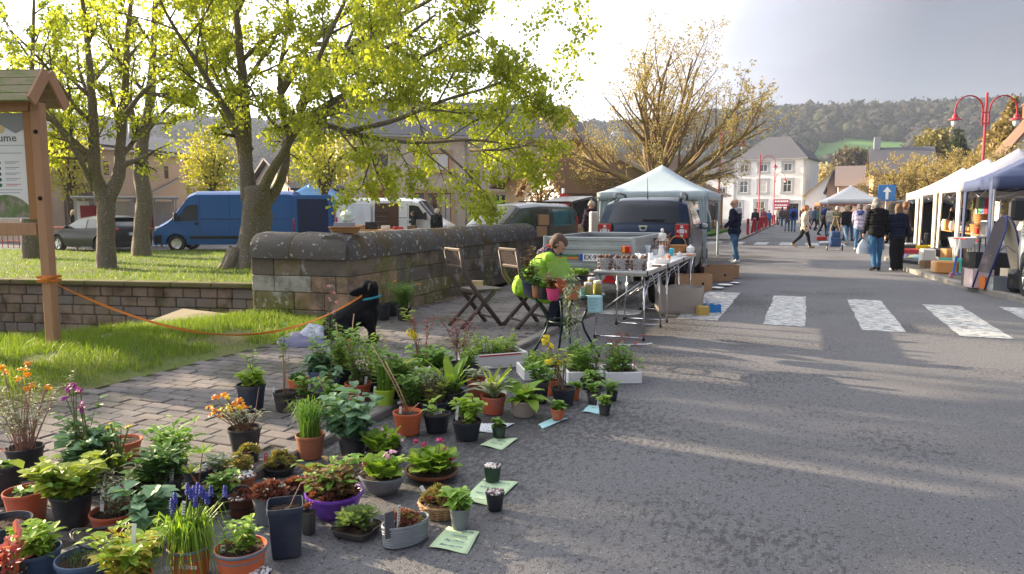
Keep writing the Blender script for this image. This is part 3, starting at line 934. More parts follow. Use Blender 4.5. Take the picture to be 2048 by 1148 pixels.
window(t,(1522 - 1468) * k,1.6,1.3,2.9,sur=GREYST,sw=.4,bars=(1,2),sill=False)
window(t,(1478 - 1468) * k,1.9,.9,2.2,sur=GREYST,sw=.3,bars=(1,2))
bb = MB(); bb.box(((1588 - 1468) * k,-.02,1.4),(1.3,.08,2.6)); dd = ob('door',bb,DARK,t)
bb = MB(); bb.box(((1588 - 1468) * k,-.03,2.95),(1.5,.12,.5)); bb.box(((1588 - 1468) * k - .85,-.03,1.6),(.2,.12,3.2)); bb.box(((1588 - 1468) * k + .85,-.03,1.6),(.2,.12,3.2)); ob('surround',bb,GREYST,dd)
for x in (.06,w - .06):
 bb = MB(); bb.box((x,-.03,4.6),(.3,.1,9.0)); ob('quoin',bb,GREYST,t)
bb = MB(); bb.box((w / 2,-.36,9.22),(w + .8,.12,.12)); ob('gutter',bb,GUTTER,t)
mar = mat('maroon_banner',(.26,.03,.10),(.22,.025,.085),rough=.6)
p,rz = Vector(t.location),t.rotation_euler.z
bn = MB(); bn.box((0,0,0),(2.3,.05,1.55))
q = p + MR(rz,3,'Z') @ V3(((1564 - 1468) * k,-.12,2.55))
sg = ob('wall_banner',bn,mar,loc=q,rz=rz,label='maroon banner with white lettering on the white house front',cat='banner')
for i,(y_,h_) in enumerate(((.45,.3),(-.1,.2),(-.5,.3))):
 bb = MB()
 x = -.9
 while x < .85:
  l_ = U(.1,.22); bb.box((x + l_ / 2,-.034,y_ + (h_ * .1)),(l_,.012,h_ * .8)); x += l_ + .06
 ob('lettering',bb,WHITE,sg)
t,w = street_house('slate_roof_house','white walled house with dark slate roof beside the white house',1392,128,1466,9,7.4,10.6,'gx',LIMEW,SLATE)
window(t,w * .7,4.8,1.1,1.5,sur=GREYST,sw=.2)
t,w = street_house('lichen_roof_barn','white gabled barn with lichen-yellow roof edge',1610,92,1740,14,3.6,7.0,'gy',LIMEW,YELR,hipx=3.75)
bb = MB(); bb.box((2.4,-.03,1.2),(2.6,.06,2.4)); ob('door',bb,BROWNW,t)
t,w = street_house('small_slate_cottage','small pale cottage with dark pointed slate roof behind the lichen-roofed barn',1607,140,1650,7,6.6,9.4,'gy',LIMEW,SLATE)
window(t,w * .5,5.4,.8,1.1)
t,w = street_house('slate_lean_to','dark slate roofed outhouse against the pinkish house',1652,88,1676,6,4.6,6.4,'gy',BROWNW,SLATE)
t,w = street_house('pinkish_house','low pale pink house with brownish roof behind the white tent',1674,80,1746,8,4.4,6.6,'gx',PINKW,ROSER)
window(t,w * .32,3.3,.9,.5)
pipe(t,[(.1,-.06,0),(.1,-.06,4.3)])
t,w = street_house('orange_stone_house','house of orange stone with a grey slate roof and chimney',1744,72,1866,9,5.3,8.0,'gx',ORST,SLATE)
bb = MB(); bb.box((.4,4.4,8.4),(.6,.6,1.6),b=.02); ob('chimney',bb,GREYST,t)
window(t,w * .3,3.6,1,1.4,sur=OCHRE)
t,w = street_house('cream_gable_house','cream house with brick chimney at the street edge behind the pollarded trees',2016,45,2130,4.5,5.6,7.6,'gy',CREAM,TILE)
bb = MB(); bb.box((1.1,1.6,7.4),(.7,.7,1.7),b=.02); bb.box((1.1,1.6,8.29),(.84,.84,.1)); ob('chimney',bb,REDW,t)
p = V3((-7.6,40,-.25))
t = thing('village_hall','long low hall with mossy brown roof and white slatted windows','hall',p,R(90))
w = 33.0
walls(t,w,9,3.35,STONEY,'gx',5.6); roof(t,w,9,3.35,5.6,'gx',MOSSR,over=.7)
x = 3.0
while x < w - 2:
 bb = MB(); bb.box((x,-.03,2.0),(3.4,.08,2.5)); wf = ob('window',bb,WHITE,t)
 for i in range(8):
  bb = MB(); bb.box((x - 1.5 + i * .42,-.085,2.0),(.16,.04,2.3)); ob('pane',bb,PANE,wf)
 x += 4.1
for x in (1,9.1,17.3,25.5,32.5):
 pipe(t,[(x,-.08,0),(x,-.08,3.0),(x,-.6,3.3)])
bb = MB(); bb.box((w / 2,-.76,3.12),(w + 1.2,.14,.16)); ob('gutter',bb,GUTTER,t)
t,w = house('white_outbuilding','white outbuilding with moss-covered brown roof and dark doorways',1122,35.5,1262,38,3.2,2.75,4.2,'gx',LIMEW,MOSSR)
for px,ww in ((1160,1.1),(1200,1.0),(1132,.7)):
 bb = MB(); bb.box(((px - 1122) / 140 * w,-.02,1.35),(ww,.06,1.9)); ob('door',bb,GLASSD,t)
 bb = MB(); bb.box(((px - 1122) / 140 * w - ww / 2 - .05,-.03,1.35),(.09,.09,2.0)); ob('door_frame',bb,BROWNW,t)
a_,c_ = D(1108,460,30),D(1212,460,31)
lw = thing('garden_wall','low ochre stone wall in front of the white outbuilding','wall',(a_.x,a_.y,-.1),math.atan2(c_.y - a_.y,c_.x - a_.x))
LL = (c_ - a_).length
for r_ in range(5):
 x = -U(0,.3)
 while x < LL:
  l_ = U(.3,.55); bb = MB(); bb.box((0,0,0),(l_ - .015,.3 + U(0,.02),.185),b=.015)
  ob('stone',bb,STONEY,lw,(x + l_ / 2,0,.1 + r_ * .2)); x += l_
t,w = house('far_slate_house','dark slate roofed house behind the mossy outbuilding',1085,68,1195,70,8,4.6,6.9,'gx',LIMEW,SLATE)
t,w = house('far_brown_house','brown roofed house half hidden by the budding tree',1215,80,1400,84,9,5.0,8.2,'gx',CREAM,TILE)
t,w = house('beige_house','two-storey beige rendered house with ochre stone window frames',676,46,1168,50,9,6.6,9.2,'gx',BEIGE,SLATE)
kx = w / 492.0
def hx_(px): return (px - 676) * kx
window(t,hx_(857),zpx(322,48) + .1,2.1,1.15,mfr=REDW,sur=OCHRE,sw=.2,pane=WHITE,bars=(1,1))
window(t,hx_(758),zpx(318,47) + .1,.9,.8,mfr=REDW,sur=BEIGE,sw=.14)
window(t,hx_(720),zpx(318,47) + .1,.7,.8,mfr=REDW,sur=BEIGE,sw=.14)
window(t,hx_(749),zpx(398,47),1.0,1.8,mfr=REDW,sur=OCHRE,sw=.24,arch=True,pane=REDW)
for px in (830,855,881):
 window(t,hx_(px),zpx(405,48) - .1,.72,1.9,mfr=REDW,sur=OCHRE,sw=.17,arch=True,pane=CURT if px == 881 else PANE)
window(t,hx_(990),zpx(405,49),1.0,1.6,mfr=WHITE,sur=OCHRE,sw=.17)
pipe(t,[(.08,-.08,0),(.08,-.08,6.5)]); pipe(t,[(hx_(922),-.08,0),(hx_(922),-.08,6.5)])
bb = MB(); bb.box((w / 2,-.42,6.42),(w + .7,.13,.13)); ob('gutter',bb,GUTTER,t)
bb = MB(); bb.tube([(hx_(694),-.05,3.0),(hx_(694),-.25,3.1)],.015,5); bb.lathe([(.02,.12),(.09,.08),(.08,-.15),(.03,-.2)],6,(hx_(694),-.25,2.95)); ob('wall_lantern',bb,BLACK,t)
t,w = house('annexe','low annexe with grey roof and orange wooden door against the beige house',588,44,676,45.9,7,3.1,4.9,'gx',BEIGE,SLATE)
for px in (637,656):
 window(t,(px - 588) / 88 * w,2.55,.42,.34,mfr=ORANGEW,sur=OCHRE,sw=.08,bars=(1,1))
bb = MB()
for i in range(6): bb.box(((632 - 588) / 88 * w + .1 + i * .2,-.03,1.0),(.19,.07,2.0))
ob('door',bb,ORANGEW,t)
t,w = house('rendered_barn','long brown rendered barn with grey roof and big wooden gate',96,39,450,54,10,5.5,7.0,'gx',BARNR,SLATE)
kx = w / 360
gp = MB()
gate = None
x = 1.5
for i in range(12):
 bb = MB(); bb.box((1.15 + i * .165,-.04,1.55),(.155,.08,3.1)); o_ = ob('gate_board',bb,BROWNW,t)
bb = MB(); bb.box((2.06,-.06,3.2),(2.3,.12,.16)); ob('gate_lintel',bb,BROWNW,t)
bb = MB(); bb.box((2.06,-.09,1.75),(2.0,.04,.1)); ob('gate_rail',bb,BROWNW,t)
for xx in (6.5,7.3,11.4):
 pipe(t,[(xx,-.07,0),(xx,-.07,5.3)],.06)
pipe(t,[(6.0,-.1,2.3),(7.6,-.12,2.75),(10.5,-.12,3.9)],.07,name='diagonal_pipe')
pipe(t,[(9.8,3.0,6.2),(9.8,3.0,7.6)],.12,name='flue')
bb = MB(); bb.box((w / 2,-.42,5.3),(w + .7,.13,.13)); ob('gutter',bb,GUTTER,t)
for xx in (4.2,9.3): window(t,xx,4.2,.35,.8,mfr=BROWNW)
for (x,y,rz_,ww,dd_,ee,rr,nm) in ((-32,-21,88,22,9,8.2,11.5,'terrace house with grey roof beyond the channel path'),):
 t = thing('unseen_shade_house',nm,'house',(x,y,-.3),R(rz_))  # house out of view, added to cast shade over the foreground
 walls(t,ww,dd_,ee,BEIGE,'gx',rr); roof(t,ww,dd_,ee,rr,'gx',SLATE)
 for i in range(5):
  for z_ in (1.8,4.6): window(t,2.5 + i * 4.2,z_,1.0,1.5,sur=OCHRE)
# ================================================================ STREET FURNITURE
LANT = mat('lantern_glass',(.75,.76,.74),(.62,.63,.62),rough=.15,spec=.6)
def street_lamp(loc,label,arms=(0,),h=6.9,group='red arched street lamps'):
 t = thing('street_lamp',label,'street lamp',loc,0)
 bb = MB(); bb.tube([(0,0,0),(0,0,1.1),(0,0,1.15),(0,0,h)],[.10,.10,.065,.055],8); bb.lathe([(.17,0),(.17,.05),(.1,.12)],10)
 ob('pole',bb,RED,t,smooth=True,angle=40)
 for a in arms:
  Mz = MR(a,4,'Z')
  r_ = .62
  pts = [(.16,0,h - 1.5),(.16,0,h - .75)] + [(.16 + r_ - r_ * cos(q),0,h - .75 + r_ * sin(q)) for q in np.linspace(0,PI,10)] + [(.16 + 2 * r_,0,h - .95)]
  bb = MB(); bb.tube(pts,.035,6,M=Mz)
  for zz in (h - 1.4,h - .9): bb.box((.08,0,zz),(.18,.05,.05),M=Mz)
  arm = ob('arm',bb,RED,t,smooth=True,angle=40)
  c = (.16 + 2 * r_,0,h - 1.25)
  bb = MB(); bb.lathe([(.03,.32),(.07,.28),(.12,.2),(.13,.12),(.27,.05),(.29,.0),(.16,.0),(0,.02)],14,c,M=Mz)
  ob('lamp_shade',bb,RED,arm,smooth=True,angle=40)
  bb = MB(); bb.lathe([(.15,-.005),(.155,-.1),(.12,-.22),(.05,-.29),(0,-.3)],12,c,M=Mz)
  ob('globe',bb,LANT,arm,smooth=True)
 return t
def at_px(px,d,z=0.0):
 p = D(px,420,d); return (p.x,p.y,z)
cr = -YAW + YAW * 2  # arms reach along the picture plane
street_lamp(at_px(1437,48),'single-arm red street lamp beside the mossy roofed hall',(R(10),))
street_lamp(at_px(1517,72),'single-arm red street lamp by the red bollards before the white house',(R(10),))
street_lamp(at_px(1547,104),'farthest single-arm red lamp at the white house door',(R(10),))
street_lamp(at_px(1737,98),'red street lamp standing against the orange stone house',(R(60),))
street_lamp(at_px(1959,34.3),'double-arm red street lamp rising above the market tents',(R(20),R(200)))
street_lamp(at_px(578,44,-.2),'red street lamp beside the blue tent',(R(20),))
bm = MB(); bm.lathe([(.075,0),(.075,.9),(.085,.92),(.085,.97),(.05,1.02),(0,1.03)],10)
bme = bm.mesh('bollard',RED,True); bme.set_sharp_from_angle(angle=R(40))
for i,y in enumerate((43.4,46.2,49.5,52.5,55.5,58.5,61.5,64.5,68,72,76,81,87)):
 o = inst('bollard',bme,None,(-3.05 + U(-.05,.05),y,0),(0,R(9 if i == 1 else 0),0))
 props(o,'leaning red steel bollard at the start of the row' if i == 1 else 'upright red steel bollard in the row along the pavement edge','bollard','red bollards')
b = MB(); b.poly([(-7.5,40,.09),(-4.6,40,.09),(-4.9,56,.09),(-7.5,56,.09)]); ob('verge',b,mat('verge_grass',(.07,.20,.02),(.09,.16,.025),rough=.95,scale=8,bump=.5),kind='structure')
b = MB(); b.box((-4.1,65,.03),(2.3,56,.12)); ob('left_footway',b,kerb_m,kind='structure')
q = at_px(1772,27.5)
t = thing('one_way_sign','square blue one-way sign with white arrow on a grey post','road sign',q,R(12))
bb = MB(); bb.tube([(0,.04,0),(0,.04,2.5)],.03,8); ob('post',bb,GUTTER,t,smooth=True)
bb = MB(); bb.box((0,0,2.14),(.62,.03,.60),b=.012); pl = ob('plate',bb,mat('sign_blue',(.015,.15,.42),(.02,.17,.45),rough=.35),t)
bb = MB(); bb.slab([(-.05,-.021,1.90),(.05,-.021,1.90),(.05,-.021,2.18),(.15,-.021,2.18),(0,-.021,2.37),(-.15,-.021,2.18),(-.05,-.021,2.18)][::-1],(0,1,0),.005); ob('arrow',bb,WHITE,pl)
q = at_px(1128,29,-.1)
t = thing('no_entry_sign','round red road sign seen edge-on on a white post','road sign',q,R(58))
bb = MB(); bb.tube([(0,.05,0),(0,.05,2.45)],.055,8); ob('post',bb,WHITE,t,smooth=True)
bb = MB(); bb.lathe([(0,0),(.32,0),(.325,.012),(.32,.025),(0,.025)],24,M=MT((0,0,1.95)) @ MR(R(90),4,'X')); ob('disc',bb,mat('sign_red',(.55,.03,.03),rough=.4),t)
bb = MB(); bb.box((0,-.035,1.95),(.44,.012,.11)); ob('bar',bb,WHITE,t)
SGL = mat('shelter_glass',(.55,.60,.62),rough=.03,trans=.85,spec=.6)
p,rz,w = frame_of(150,31.5,352,33.5,-.2)
t = thing('bus_shelter','glazed bus shelter with grey posts and red poster panels','bus shelter',p,rz)
bb = MB(); bb.box((w / 2,.7,2.25),(w + .3,1.6,.10),b=.02); ob('roof',bb,GUTTER,t)
n_ = 5
for i in range(n_ + 1):
 bb = MB(); bb.box((w * i / n_,1.3,1.1),(.07,.07,2.2)); ob('post',bb,GUTTER,t)
 if i < n_:
  bb = MB(); bb.box((w * (i + .5) / n_,1.3,1.2),(w / n_ - .1,.012,1.8)); ob('glass_panel',bb,SGL,t)
for i in (0,n_):
 bb = MB(); bb.box((w * i / n_,-.02,1.1),(.07,.07,2.2)); ob('post',bb,GUTTER,t)
for px,ww in ((182,.9),(296,.45)):
 bb = MB(); bb.box(((px - 150) / 202 * w,1.24,1.35),(ww,.05,1.1)); ob('poster',bb,mat('poster_red',(.34,.02,.04),(.28,.015,.03),rough=.5),t)
bb = MB(); bb.box(((165 - 150) / 202 * w,1.25,1.4),(.5,.05,1.4)); ob('timetable',bb,WHITE,t)
bb = MB(); bb.box((w * .6,1.0,.45),(2.6,.35,.05)); bb.box((w * .6 - 1,1.0,.21),(.06,.3,.42)); bb.box((w * .6 + 1,1.0,.21),(.06,.3,.42)); ob('bench',bb,REDW,t)
p,rz,w = frame_of(0,33,150,31.5,-.2)
t = thing('red_railing','low red metal railing beside the parked hatchback','railing',p,rz)
bb = MB(); bb.tube([(0,0,.95),(w,0,.95)],.025,6); bb.tube([(0,0,.3),(w,0,.3)],.02,6); ob('rail',bb,RED,t)
for i in range(int(w / .35)):
 bb = MB(); bb.tube([(i * .35,0,0),(i * .35,0,.95)],.018,5); ob('baluster',bb,RED,t)
pb = G(108,697,.03)
t = thing('information_board','timber information board with shingle roof and white poster behind glass','notice board',(pb.x,pb.y,.0),R(17))
PW,PT = .105,2.62
bb = MB(); bb.box((0,0,PT / 2 - .02),(PW,PW,PT),b=.008); po_ = ob('post',bb,WOODL,t)
bb = MB(); bb.box((-2.0,0,PT / 2 - .02),(PW,PW,PT),b=.008); ob('post',bb,WOODL,t)
for zz in (1.62,2.30):
 bb = MB(); bb.lathe([(0,.012),(.02,.01),(.024,0)],10,M=MT((0,-PW / 2,zz)) @ MR(R(90),4,'X')); ob('bolt',bb,DARK,po_)
z0_,z1_ = 1.33,2.58
bb = MB(); bb.box((-1.0,.01,z0_ - .03),(1.84,.09,.13),b=.006); ob('bottom_rail',bb,WOODL,t)
bb = MB(); bb.box((-1.0,.01,z1_),(1.84,.09,.13),b=.006); ob('top_rail',bb,WOODL,t)
for xx in (-.095,-1.9):
 bb = MB(); bb.box((xx,-.005,(z0_ + z1_) / 2),(.10,.07,z1_ - z0_ - .14),b=.005); ob('frame',bb,mat('oiled_frame',(.40,.19,.07),(.32,.15,.055),rough=.55,scale=3,stretch=(8,8,.7)),t)
bb = MB(); bb.box((-1.0,.03,(z0_ + z1_) / 2),(1.64,.02,z1_ - z0_ - .16)); ob('back_panel',bb,GREYST,t)
posm = mat('poster_paper',(.88,.89,.91),(.85,.86,.89),rough=.6,scale=2)
PC = (-.78,.012,1.96)
bb = MB(); bb.slab([(-1.45,.014,1.41),(-.19,.014,1.41),(-.22,.014,2.34),(-.34,.014,2.29),(-.5,.014,2.38),(-.75,.014,2.44),(-1.1,.014,2.40),(-1.45,.014,2.42)],(0,-1,0),.003); ps = ob('poster',bb,posm,t,(.065,0,0))
GRN = mat('poster_green',(.04,.14,.09),rough=.6)
RX = MR(R(90),4,'X')
text('lettering','aume',.115,mat('poster_grey',(.12,.12,.13),rough=.6),ps,MT((-.46,.009,2.245)) @ RX,space=1.05)
sun_m = mat('poster_sun',(.75,.55,.25),(.85,.75,.5),rough=.6)
bb = MB(); bb.disc((-.50,.0095,2.335),(0,-1,0),.045,16); ob('emblem',bb,sun_m,ps)
for i in range(5):
 bb = MB(); bb.disc((-.545,.0095,1.99 - i * .058),(0,-1,0),.02,14); ob('icon',bb,GRN,ps)
 bb = MB(); bb.box((-.40,.0095,2.0 - i * .058),(.16,.001,.007)); bb.box((-.42,.0095,1.984 - i * .058),(.12,.001,.005)); ob('small_print',bb,mat('print_grey',(.35,.36,.38),rough=.6) if i < 4 else mat('print_red',(.6,.15,.2),rough=.6),ps)
for z_,l_ in ((2.17,.5),(2.09,.4),(1.71,.35),(1.68,.3)):
 bb = MB(); bb.box((-.48,.0095,z_),(l_,.001,.006)); ob('small_print',bb,MATS['print_grey'],ps)
pic = mat('poster_photo',(.10,.17,.04),(.36,.40,.25),rough=.6,scale=14,col3=(.42,.30,.34),scale3=7)
pts = [(-.50 + .30 * cos(a),.0098,1.42 + .24 * sin(a)) for a in np.linspace(0,PI,15)]
bb = MB(); bb.poly(pts); ob('printed_picture',bb,pic,ps)
shing = mat('roof_board',(.34,.30,.19),(.24,.22,.13),rough=.85,scale=4,stretch=(1,6,6),bump=.3,col3=(.22,.25,.10),scale3=3)
for sgn in (-1,1):
 for i in range(4):
  bb = MB(); yy = sgn * (.245 - i * .062); zz = 2.62 + i * .085
  bb.box((0,0,0),(2.26,.10,.022),b=.003)
  o = ob('roof_board',bb,shing,t,(-1.0,yy,zz)); o.rotation_euler = (sgn * R(-54),0,0)
for xx in (.13,-2.13):
 for sgn in (-1,1):
  bb = MB(); bb.box((0,0,0),(.03,.40,.12),b=.004)
  o = ob('barge_board',bb,WOODL,t,(xx,sgn * .135,2.74)); o.rotation_euler = (sgn * R(-54),0,0)
bb = MB(); bb.box((-1,0,2.915),(2.22,.06,.03)); ob('ridge',bb,shing,t)
# ================================================================ TREES
BARK = mat('lime_bark',(.20,.168,.135),(.085,.070,.055),rough=.95,scale=9,stretch=(1,1,.35),bump=1.0,bscale=22,col3=(.14,.125,.03),scale3=1.6)
lichen(BARK,.60,34)
BARKD = mat('branch_bark',(.090,.072,.050),(.055,.045,.034),rough=.95,scale=12,bump=.5)
BARKB = mat('budding_bark',(.22,.155,.085),(.13,.09,.055),rough=.9,scale=6,bump=.5,col3=(.24,.19,.05),scale3=1.2)
def leaf_mesh(name,pts,size,mt,shape=1.0,var=None,droop=.5,nrm_up=.3):
 n = len(pts)
 rs = np.random.RandomState(len(pts) % 9973)
 d = rs.normal(size=(n,3)); d[:,2] -= droop; d /= np.linalg.norm(d,axis=1)[:,None]
 a = rs.normal(size=(n,3)); a[:,2] *= nrm_up
 s = np.cross(d,a); s /= np.linalg.norm(s,axis=1)[:,None] + 1e-9
 nn = np.cross(s,d)
 L = (size * (.55 + .75 * rs.rand(n)))[:,None]
 w = L * .42 * shape
 fo = L * .12
 v = np.stack([pts,pts + d * L * .25 + s * w + nn * fo,pts + d * L * .62 + s * w * .75 + nn * fo,pts + d * L - nn * fo,
     pts + d * L * .62 - s * w * .75 + nn * fo,pts + d * L * .25 - s * w + nn * fo],1)
 base = np.arange(n)[:,None] * 6
 q = np.concatenate([base + np.array([[0,1,2,3]]),base + np.array([[0,3,4,5]])],1)
 me = bpy.data.meshes.new(name)
 me.vertices.add(n * 6); me.vertices.foreach_set('co',v.ravel())
 me.loops.add(n * 8); me.loops.foreach_set('vertex_index',q.ravel().astype(np.int32))
 me.polygons.add(n * 2); me.polygons.foreach_set('loop_start',(np.arange(n * 2) * 4).astype(np.int32))
 k = rs.rand(n) if var is None else np.clip(var + rs.normal(size=n) * .18,0,1)
 at = me.attributes.new('var','FLOAT','POINT'); at.data.foreach_set('value',np.repeat(k,6).astype(np.float32))
 for m in (mt if isinstance(mt,(list,tuple)) else [mt]): me.materials.append(m)
 me.update(); me.validate()
 return me
class Tree:
 def __init__(s,seed,nc,ratio,ang,trop,leaf_n,leaf_spread,wig=.16,sides=(8,6,4,3,3)):
  s.rg = random.Random(seed); s.mb = MB(); s.tw = MB(); s.leaf = []; s.nc = nc; s.ratio = ratio; s.ang = ang; s.trop = trop
  s.ln = leaf_n; s.ls = leaf_spread; s.wig = wig; s.sides = sides; s.max = len(nc); s.thin = 1.0
 def stem(s,pts,rs,n=10):
  P_,R__ = [],[]
  k = len(pts)
  for i in range(k - 1):
   a,b_,c,d = pts[max(i - 1,0)],pts[i],pts[i + 1],pts[min(i + 2,k - 1)]
   m = max(2,int((c - b_).length / .22))
   for j in range(m):
    t = j / m
    P_.append(.5 * ((2 * b_) + (c - a) * t + (2 * a - 5 * b_ + 4 * c - d) * t * t + (3 * b_ - a - 3 * c + d) * t ** 3)); R__.append(lerp(rs[i],rs[i + 1],t))
  P_.append(pts[-1]); R__.append(rs[-1])
  o = len(s.mb.v); s.mb.tube(P_,R__,n,cap=True)
  for i in range(o,len(s.mb.v)):
   v = Vector(s.mb.v[i]); j = min((i - o) // n,len(P_) - 1); c = P_[j]; r_ = R__[j]
   q = 1 + .16 * mnoise.noise(v * 4.5) + .10 * mnoise.noise(V3((v.x * 14,v.y * 14,v.z * 5)))
   s.mb.v[i] = tuple(c + (v - c) * q)
 def rv(s):
  return V3((s.rg.gauss(0,1),s.rg.gauss(0,1),s.rg.gauss(0,1)))
 def grow(s,p,d,L,r,lvl):
  n = 5 if lvl < 3 else 3
  pts = [Vector(p)]; rs = [r]
  d = Vector(d).normalized()
  for i in range(n):
   d = (d + s.rv() * s.wig * .6 + V3((0,0,s.trop[min(lvl,len(s.trop) - 1)]))).normalized()
   pts.append(pts[-1] + d * (L / n)); rs.append(r * (1 - .75 * (i + 1) / n))
  s.limb(pts,rs,L,lvl)
 def limb(s,pts,rs,L,lvl,kids=True,t0=.22):
  pts = [Vector(p) for p in pts]
  if lvl >= 2: rs = [x * s.thin for x in rs]
  if lvl == 0: s.stem(pts,rs)
  else: (s.mb if lvl < 2 else s.tw).tube(pts,rs,s.sides[min(lvl,4)],cap=lvl < 2)
  n = len(pts) - 1
  if lvl >= s.max:
   for k in range(s.ln):
    t = s.rg.uniform(.15,1.0) * n; i = min(int(t),n - 1)
    s.leaf.append(pts[i].lerp(pts[i + 1],t - i) + s.rv() * s.ls)
   return
  if not kids: return
  c = s.nc[lvl]
  for k in range(c):
   t = lerp(t0,.99,(k + s.rg.random()) / c) * n; i = min(int(t),n - 1)
   q = pts[i].lerp(pts[i + 1],t - i); ax = (pts[i + 1] - pts[i]).normalized()
   o = s.rv(); o = (o - ax * o.dot(ax)).normalized()
   a = R(s.ang[min(lvl,len(s.ang) - 1)]) * s.rg.uniform(.7,1.25)
   dd = ax * cos(a) + o * sin(a)
   rr = lerp(rs[i],rs[min(i + 1,n)],t - i)
   s.grow(q,dd,L * s.ratio[min(lvl,len(s.ratio) - 1)] * s.rg.uniform(.65,1.2) * (1.15 - .5 * t / n),rr * .62,lvl + 1)
 def finish(s,name,label,loc,bark,bark2,lm,lsize,group=None,shape=1.0,cat='tree',droop=.5,crown='crown'):
  t = thing(name,label,cat,loc,group=group)
  o = Vector(loc)
  for mbx in (s.mb,s.tw):
   mbx.v = [tuple(Vector(v) - o) for v in mbx.v]
  ob('trunk',s.mb,bark,t,smooth=True)
  if s.tw.v: ob('branches',s.tw,bark2,t,kind='stuff')
  if s.leaf:
   ob(crown,leaf_mesh(crown,np.array([tuple(p - o) for p in s.leaf]),lsize,lm,shape,droop=droop),None,t)
  return t
LIME = leafmat('lime_leaf',(.31,.37,.04),(.60,.61,.10),tr=.6)
LIME2 = leafmat('lime_leaf_fresh',(.20,.28,.03),(.45,.50,.08),tr=.55)
BUD = leafmat('golden_bud',(.33,.24,.09),(.50,.41,.18),tr=.35)
def P(px,py,d): return D(px,py,d)
d0 = 20.0
T = Tree(3,(8,7,5),(.5,.5,.5),(48,45,45),(.03,-.02,-.06),15,.08,wig=.17)
base = P(495,536,d0)
root = V3((base.x,base.y,left_z(base.x)))
T.stem([root + V3((0,0,-.2)),root + V3((0,0,.12)),P(505,500,d0),P(512,450,d0),P(515,400,d0),P(512,372,d0)],[.74,.54,.42,.39,.40,.34],16)
for k in range(7):   # root flare
 a = k * .9; T.mb.tube([root + V3((cos(a) * .28,sin(a) * .28,.55)),root + V3((cos(a) * .55,sin(a) * .55,.12)),root + V3((cos(a) * .85,sin(a) * .85,-.1))],[.22,.19,.08],7,cap=False)
L_ = [  # limbs: picture points with depth
 ([(500,400,20),(492,330,19.9),(490,230,19.8),(482,120,19.6),(470,10,19.4),(455,-110,19.2)],.30),
 ([(500,380,20),(478,280,20.6),(465,180,21),(420,80,21.5),(360,-20,22)],.17),
 ([(515,400,19.9),(545,340,19.7),(575,290,19.5),(610,200,19.2),(640,110,19),(690,0,18.8),(720,-90,18.6)],.20),
 ([(520,420,20),(553,380,20.2),(572,320,20.3),(570,250,20.2),(560,150,20.3),(575,40,20.4),(570,-80,20.5)],.21),
 ([(570,290,19.6),(610,240,19.0),(690,190,18.4),(780,150,17.8),(870,100,17.3),(960,60,17)],.17),
 ([(580,245,20),(650,250,19.4),(740,275,18.8),(840,285,18.3),(940,280,17.9),(1040,290,17.6)],.12),
 ([(590,250,20),(680,215,20.8),(790,200,21.5),(900,215,22),(1000,240,22.5)],.14),
 ([(600,215,19.2),(660,130,18.5),(750,60,18),(860,0,17.5),(960,-60,17.2)],.15),
 ([(500,300,19.9),(440,200,19),(390,120,18.2),(340,40,17.6),(300,-40,17)],.13),
 ([(560,180,20.3),(620,90,21.5),(700,20,22.5),(800,-60,23.5)],.14),
 ([(600,220,19.3),(640,160,17.8),(720,120,16.4),(800,80,15.2),(870,30,14.2)],.14),
 ([(700,262,19),(790,240,18.2),(890,200,17.6),(990,170,17.2),(1070,130,17)],.10),
 ([(880,296,18),(930,340,17.8),(970,385,17.6),(990,420,17.5)],.05),
 ([(720,270,19),(738,330,18.7),(725,370,18.5),(705,395,18.4)],.045),
 ([(940,300,17.9),(1000,300,17.6),(1060,290,17.4),(1110,300,17.3)],.05),
]
for pts,r0 in L_:
 pp = [P(*q) for q in pts]; n = len(pp)
 ln = sum((pp[i + 1] - pp[i]).length for i in range(n - 1))
 T.limb(pp,[.8 * r0 * (1 - .82 * (i / (n - 1)) ** .8) for i in range(n)],min(ln,4.6) if r0 > .06 else 1.5,0 if r0 > .06 else 1,t0=.25)
T.finish('lime_tree','big multi-stemmed lime tree with fresh yellow-green leaves beside the parapet',root,BARK,BARKD,LIME,.088)
d0 = 20.5
T = Tree(11,(8,6,4),(.5,.5,.5),(45,45,45),(.05,.0,-.05),10,.06)
root = P(213,530,d0); root.z = left_z(root.x)
T.stem([root + V3((0,0,-.15)),root + V3((0,0,.1)),P(212,480,d0),P(212,420,d0),P(214,392,d0)],[.38,.29,.23,.22,.22],16)
for pts,r0 in (([(212,405,20.5),(190,350,20.4),(188,290,20.4),(184,200,20.3),(175,90,20.2),(160,-40,20)],.21),
    ([(214,405,20.5),(238,350,20.6),(240,290,20.7),(250,180,20.8),(255,70,21),(270,-60,21)],.20),
    ([(188,380,20.4),(160,320,20),(120,260,19.5),(70,200,19)],.09),
    ([(180,245,20.4),(140,200,20),(90,130,19.5),(20,60,19)],.08),
    ([(243,240,20.7),(290,180,20.3),(340,150,20),(400,100,19.6)],.08)):
 pp = [P(*q) for q in pts]; n = len(pp); ln = sum((pp[i + 1] - pp[i]).length for i in range(n - 1))
 T.limb(pp,[r0 * (1 - .8 * (i / (n - 1))) for i in range(n)],min(ln,4.0),0)
T.finish('lime_tree','mossy twin-stemmed lime tree on the lawn',root,BARK,BARKD,LIME,.085)
d0 = 26.0
T = Tree(12,(9,5,4),(.42,.5,.5),(45,45,45),(.05,.0,-.05),9,.06)
root = P(283,509,d0); root.z = left_z(root.x)
pp = [root + V3((0,0,-.15)),root + V3((0,0,.12)),P(283,470,d0),P(289,400,d0),P(282,350,d0),P(284,285,d0)]
T.stem(pp,[.42,.34,.28,.27,.25,.23],16)
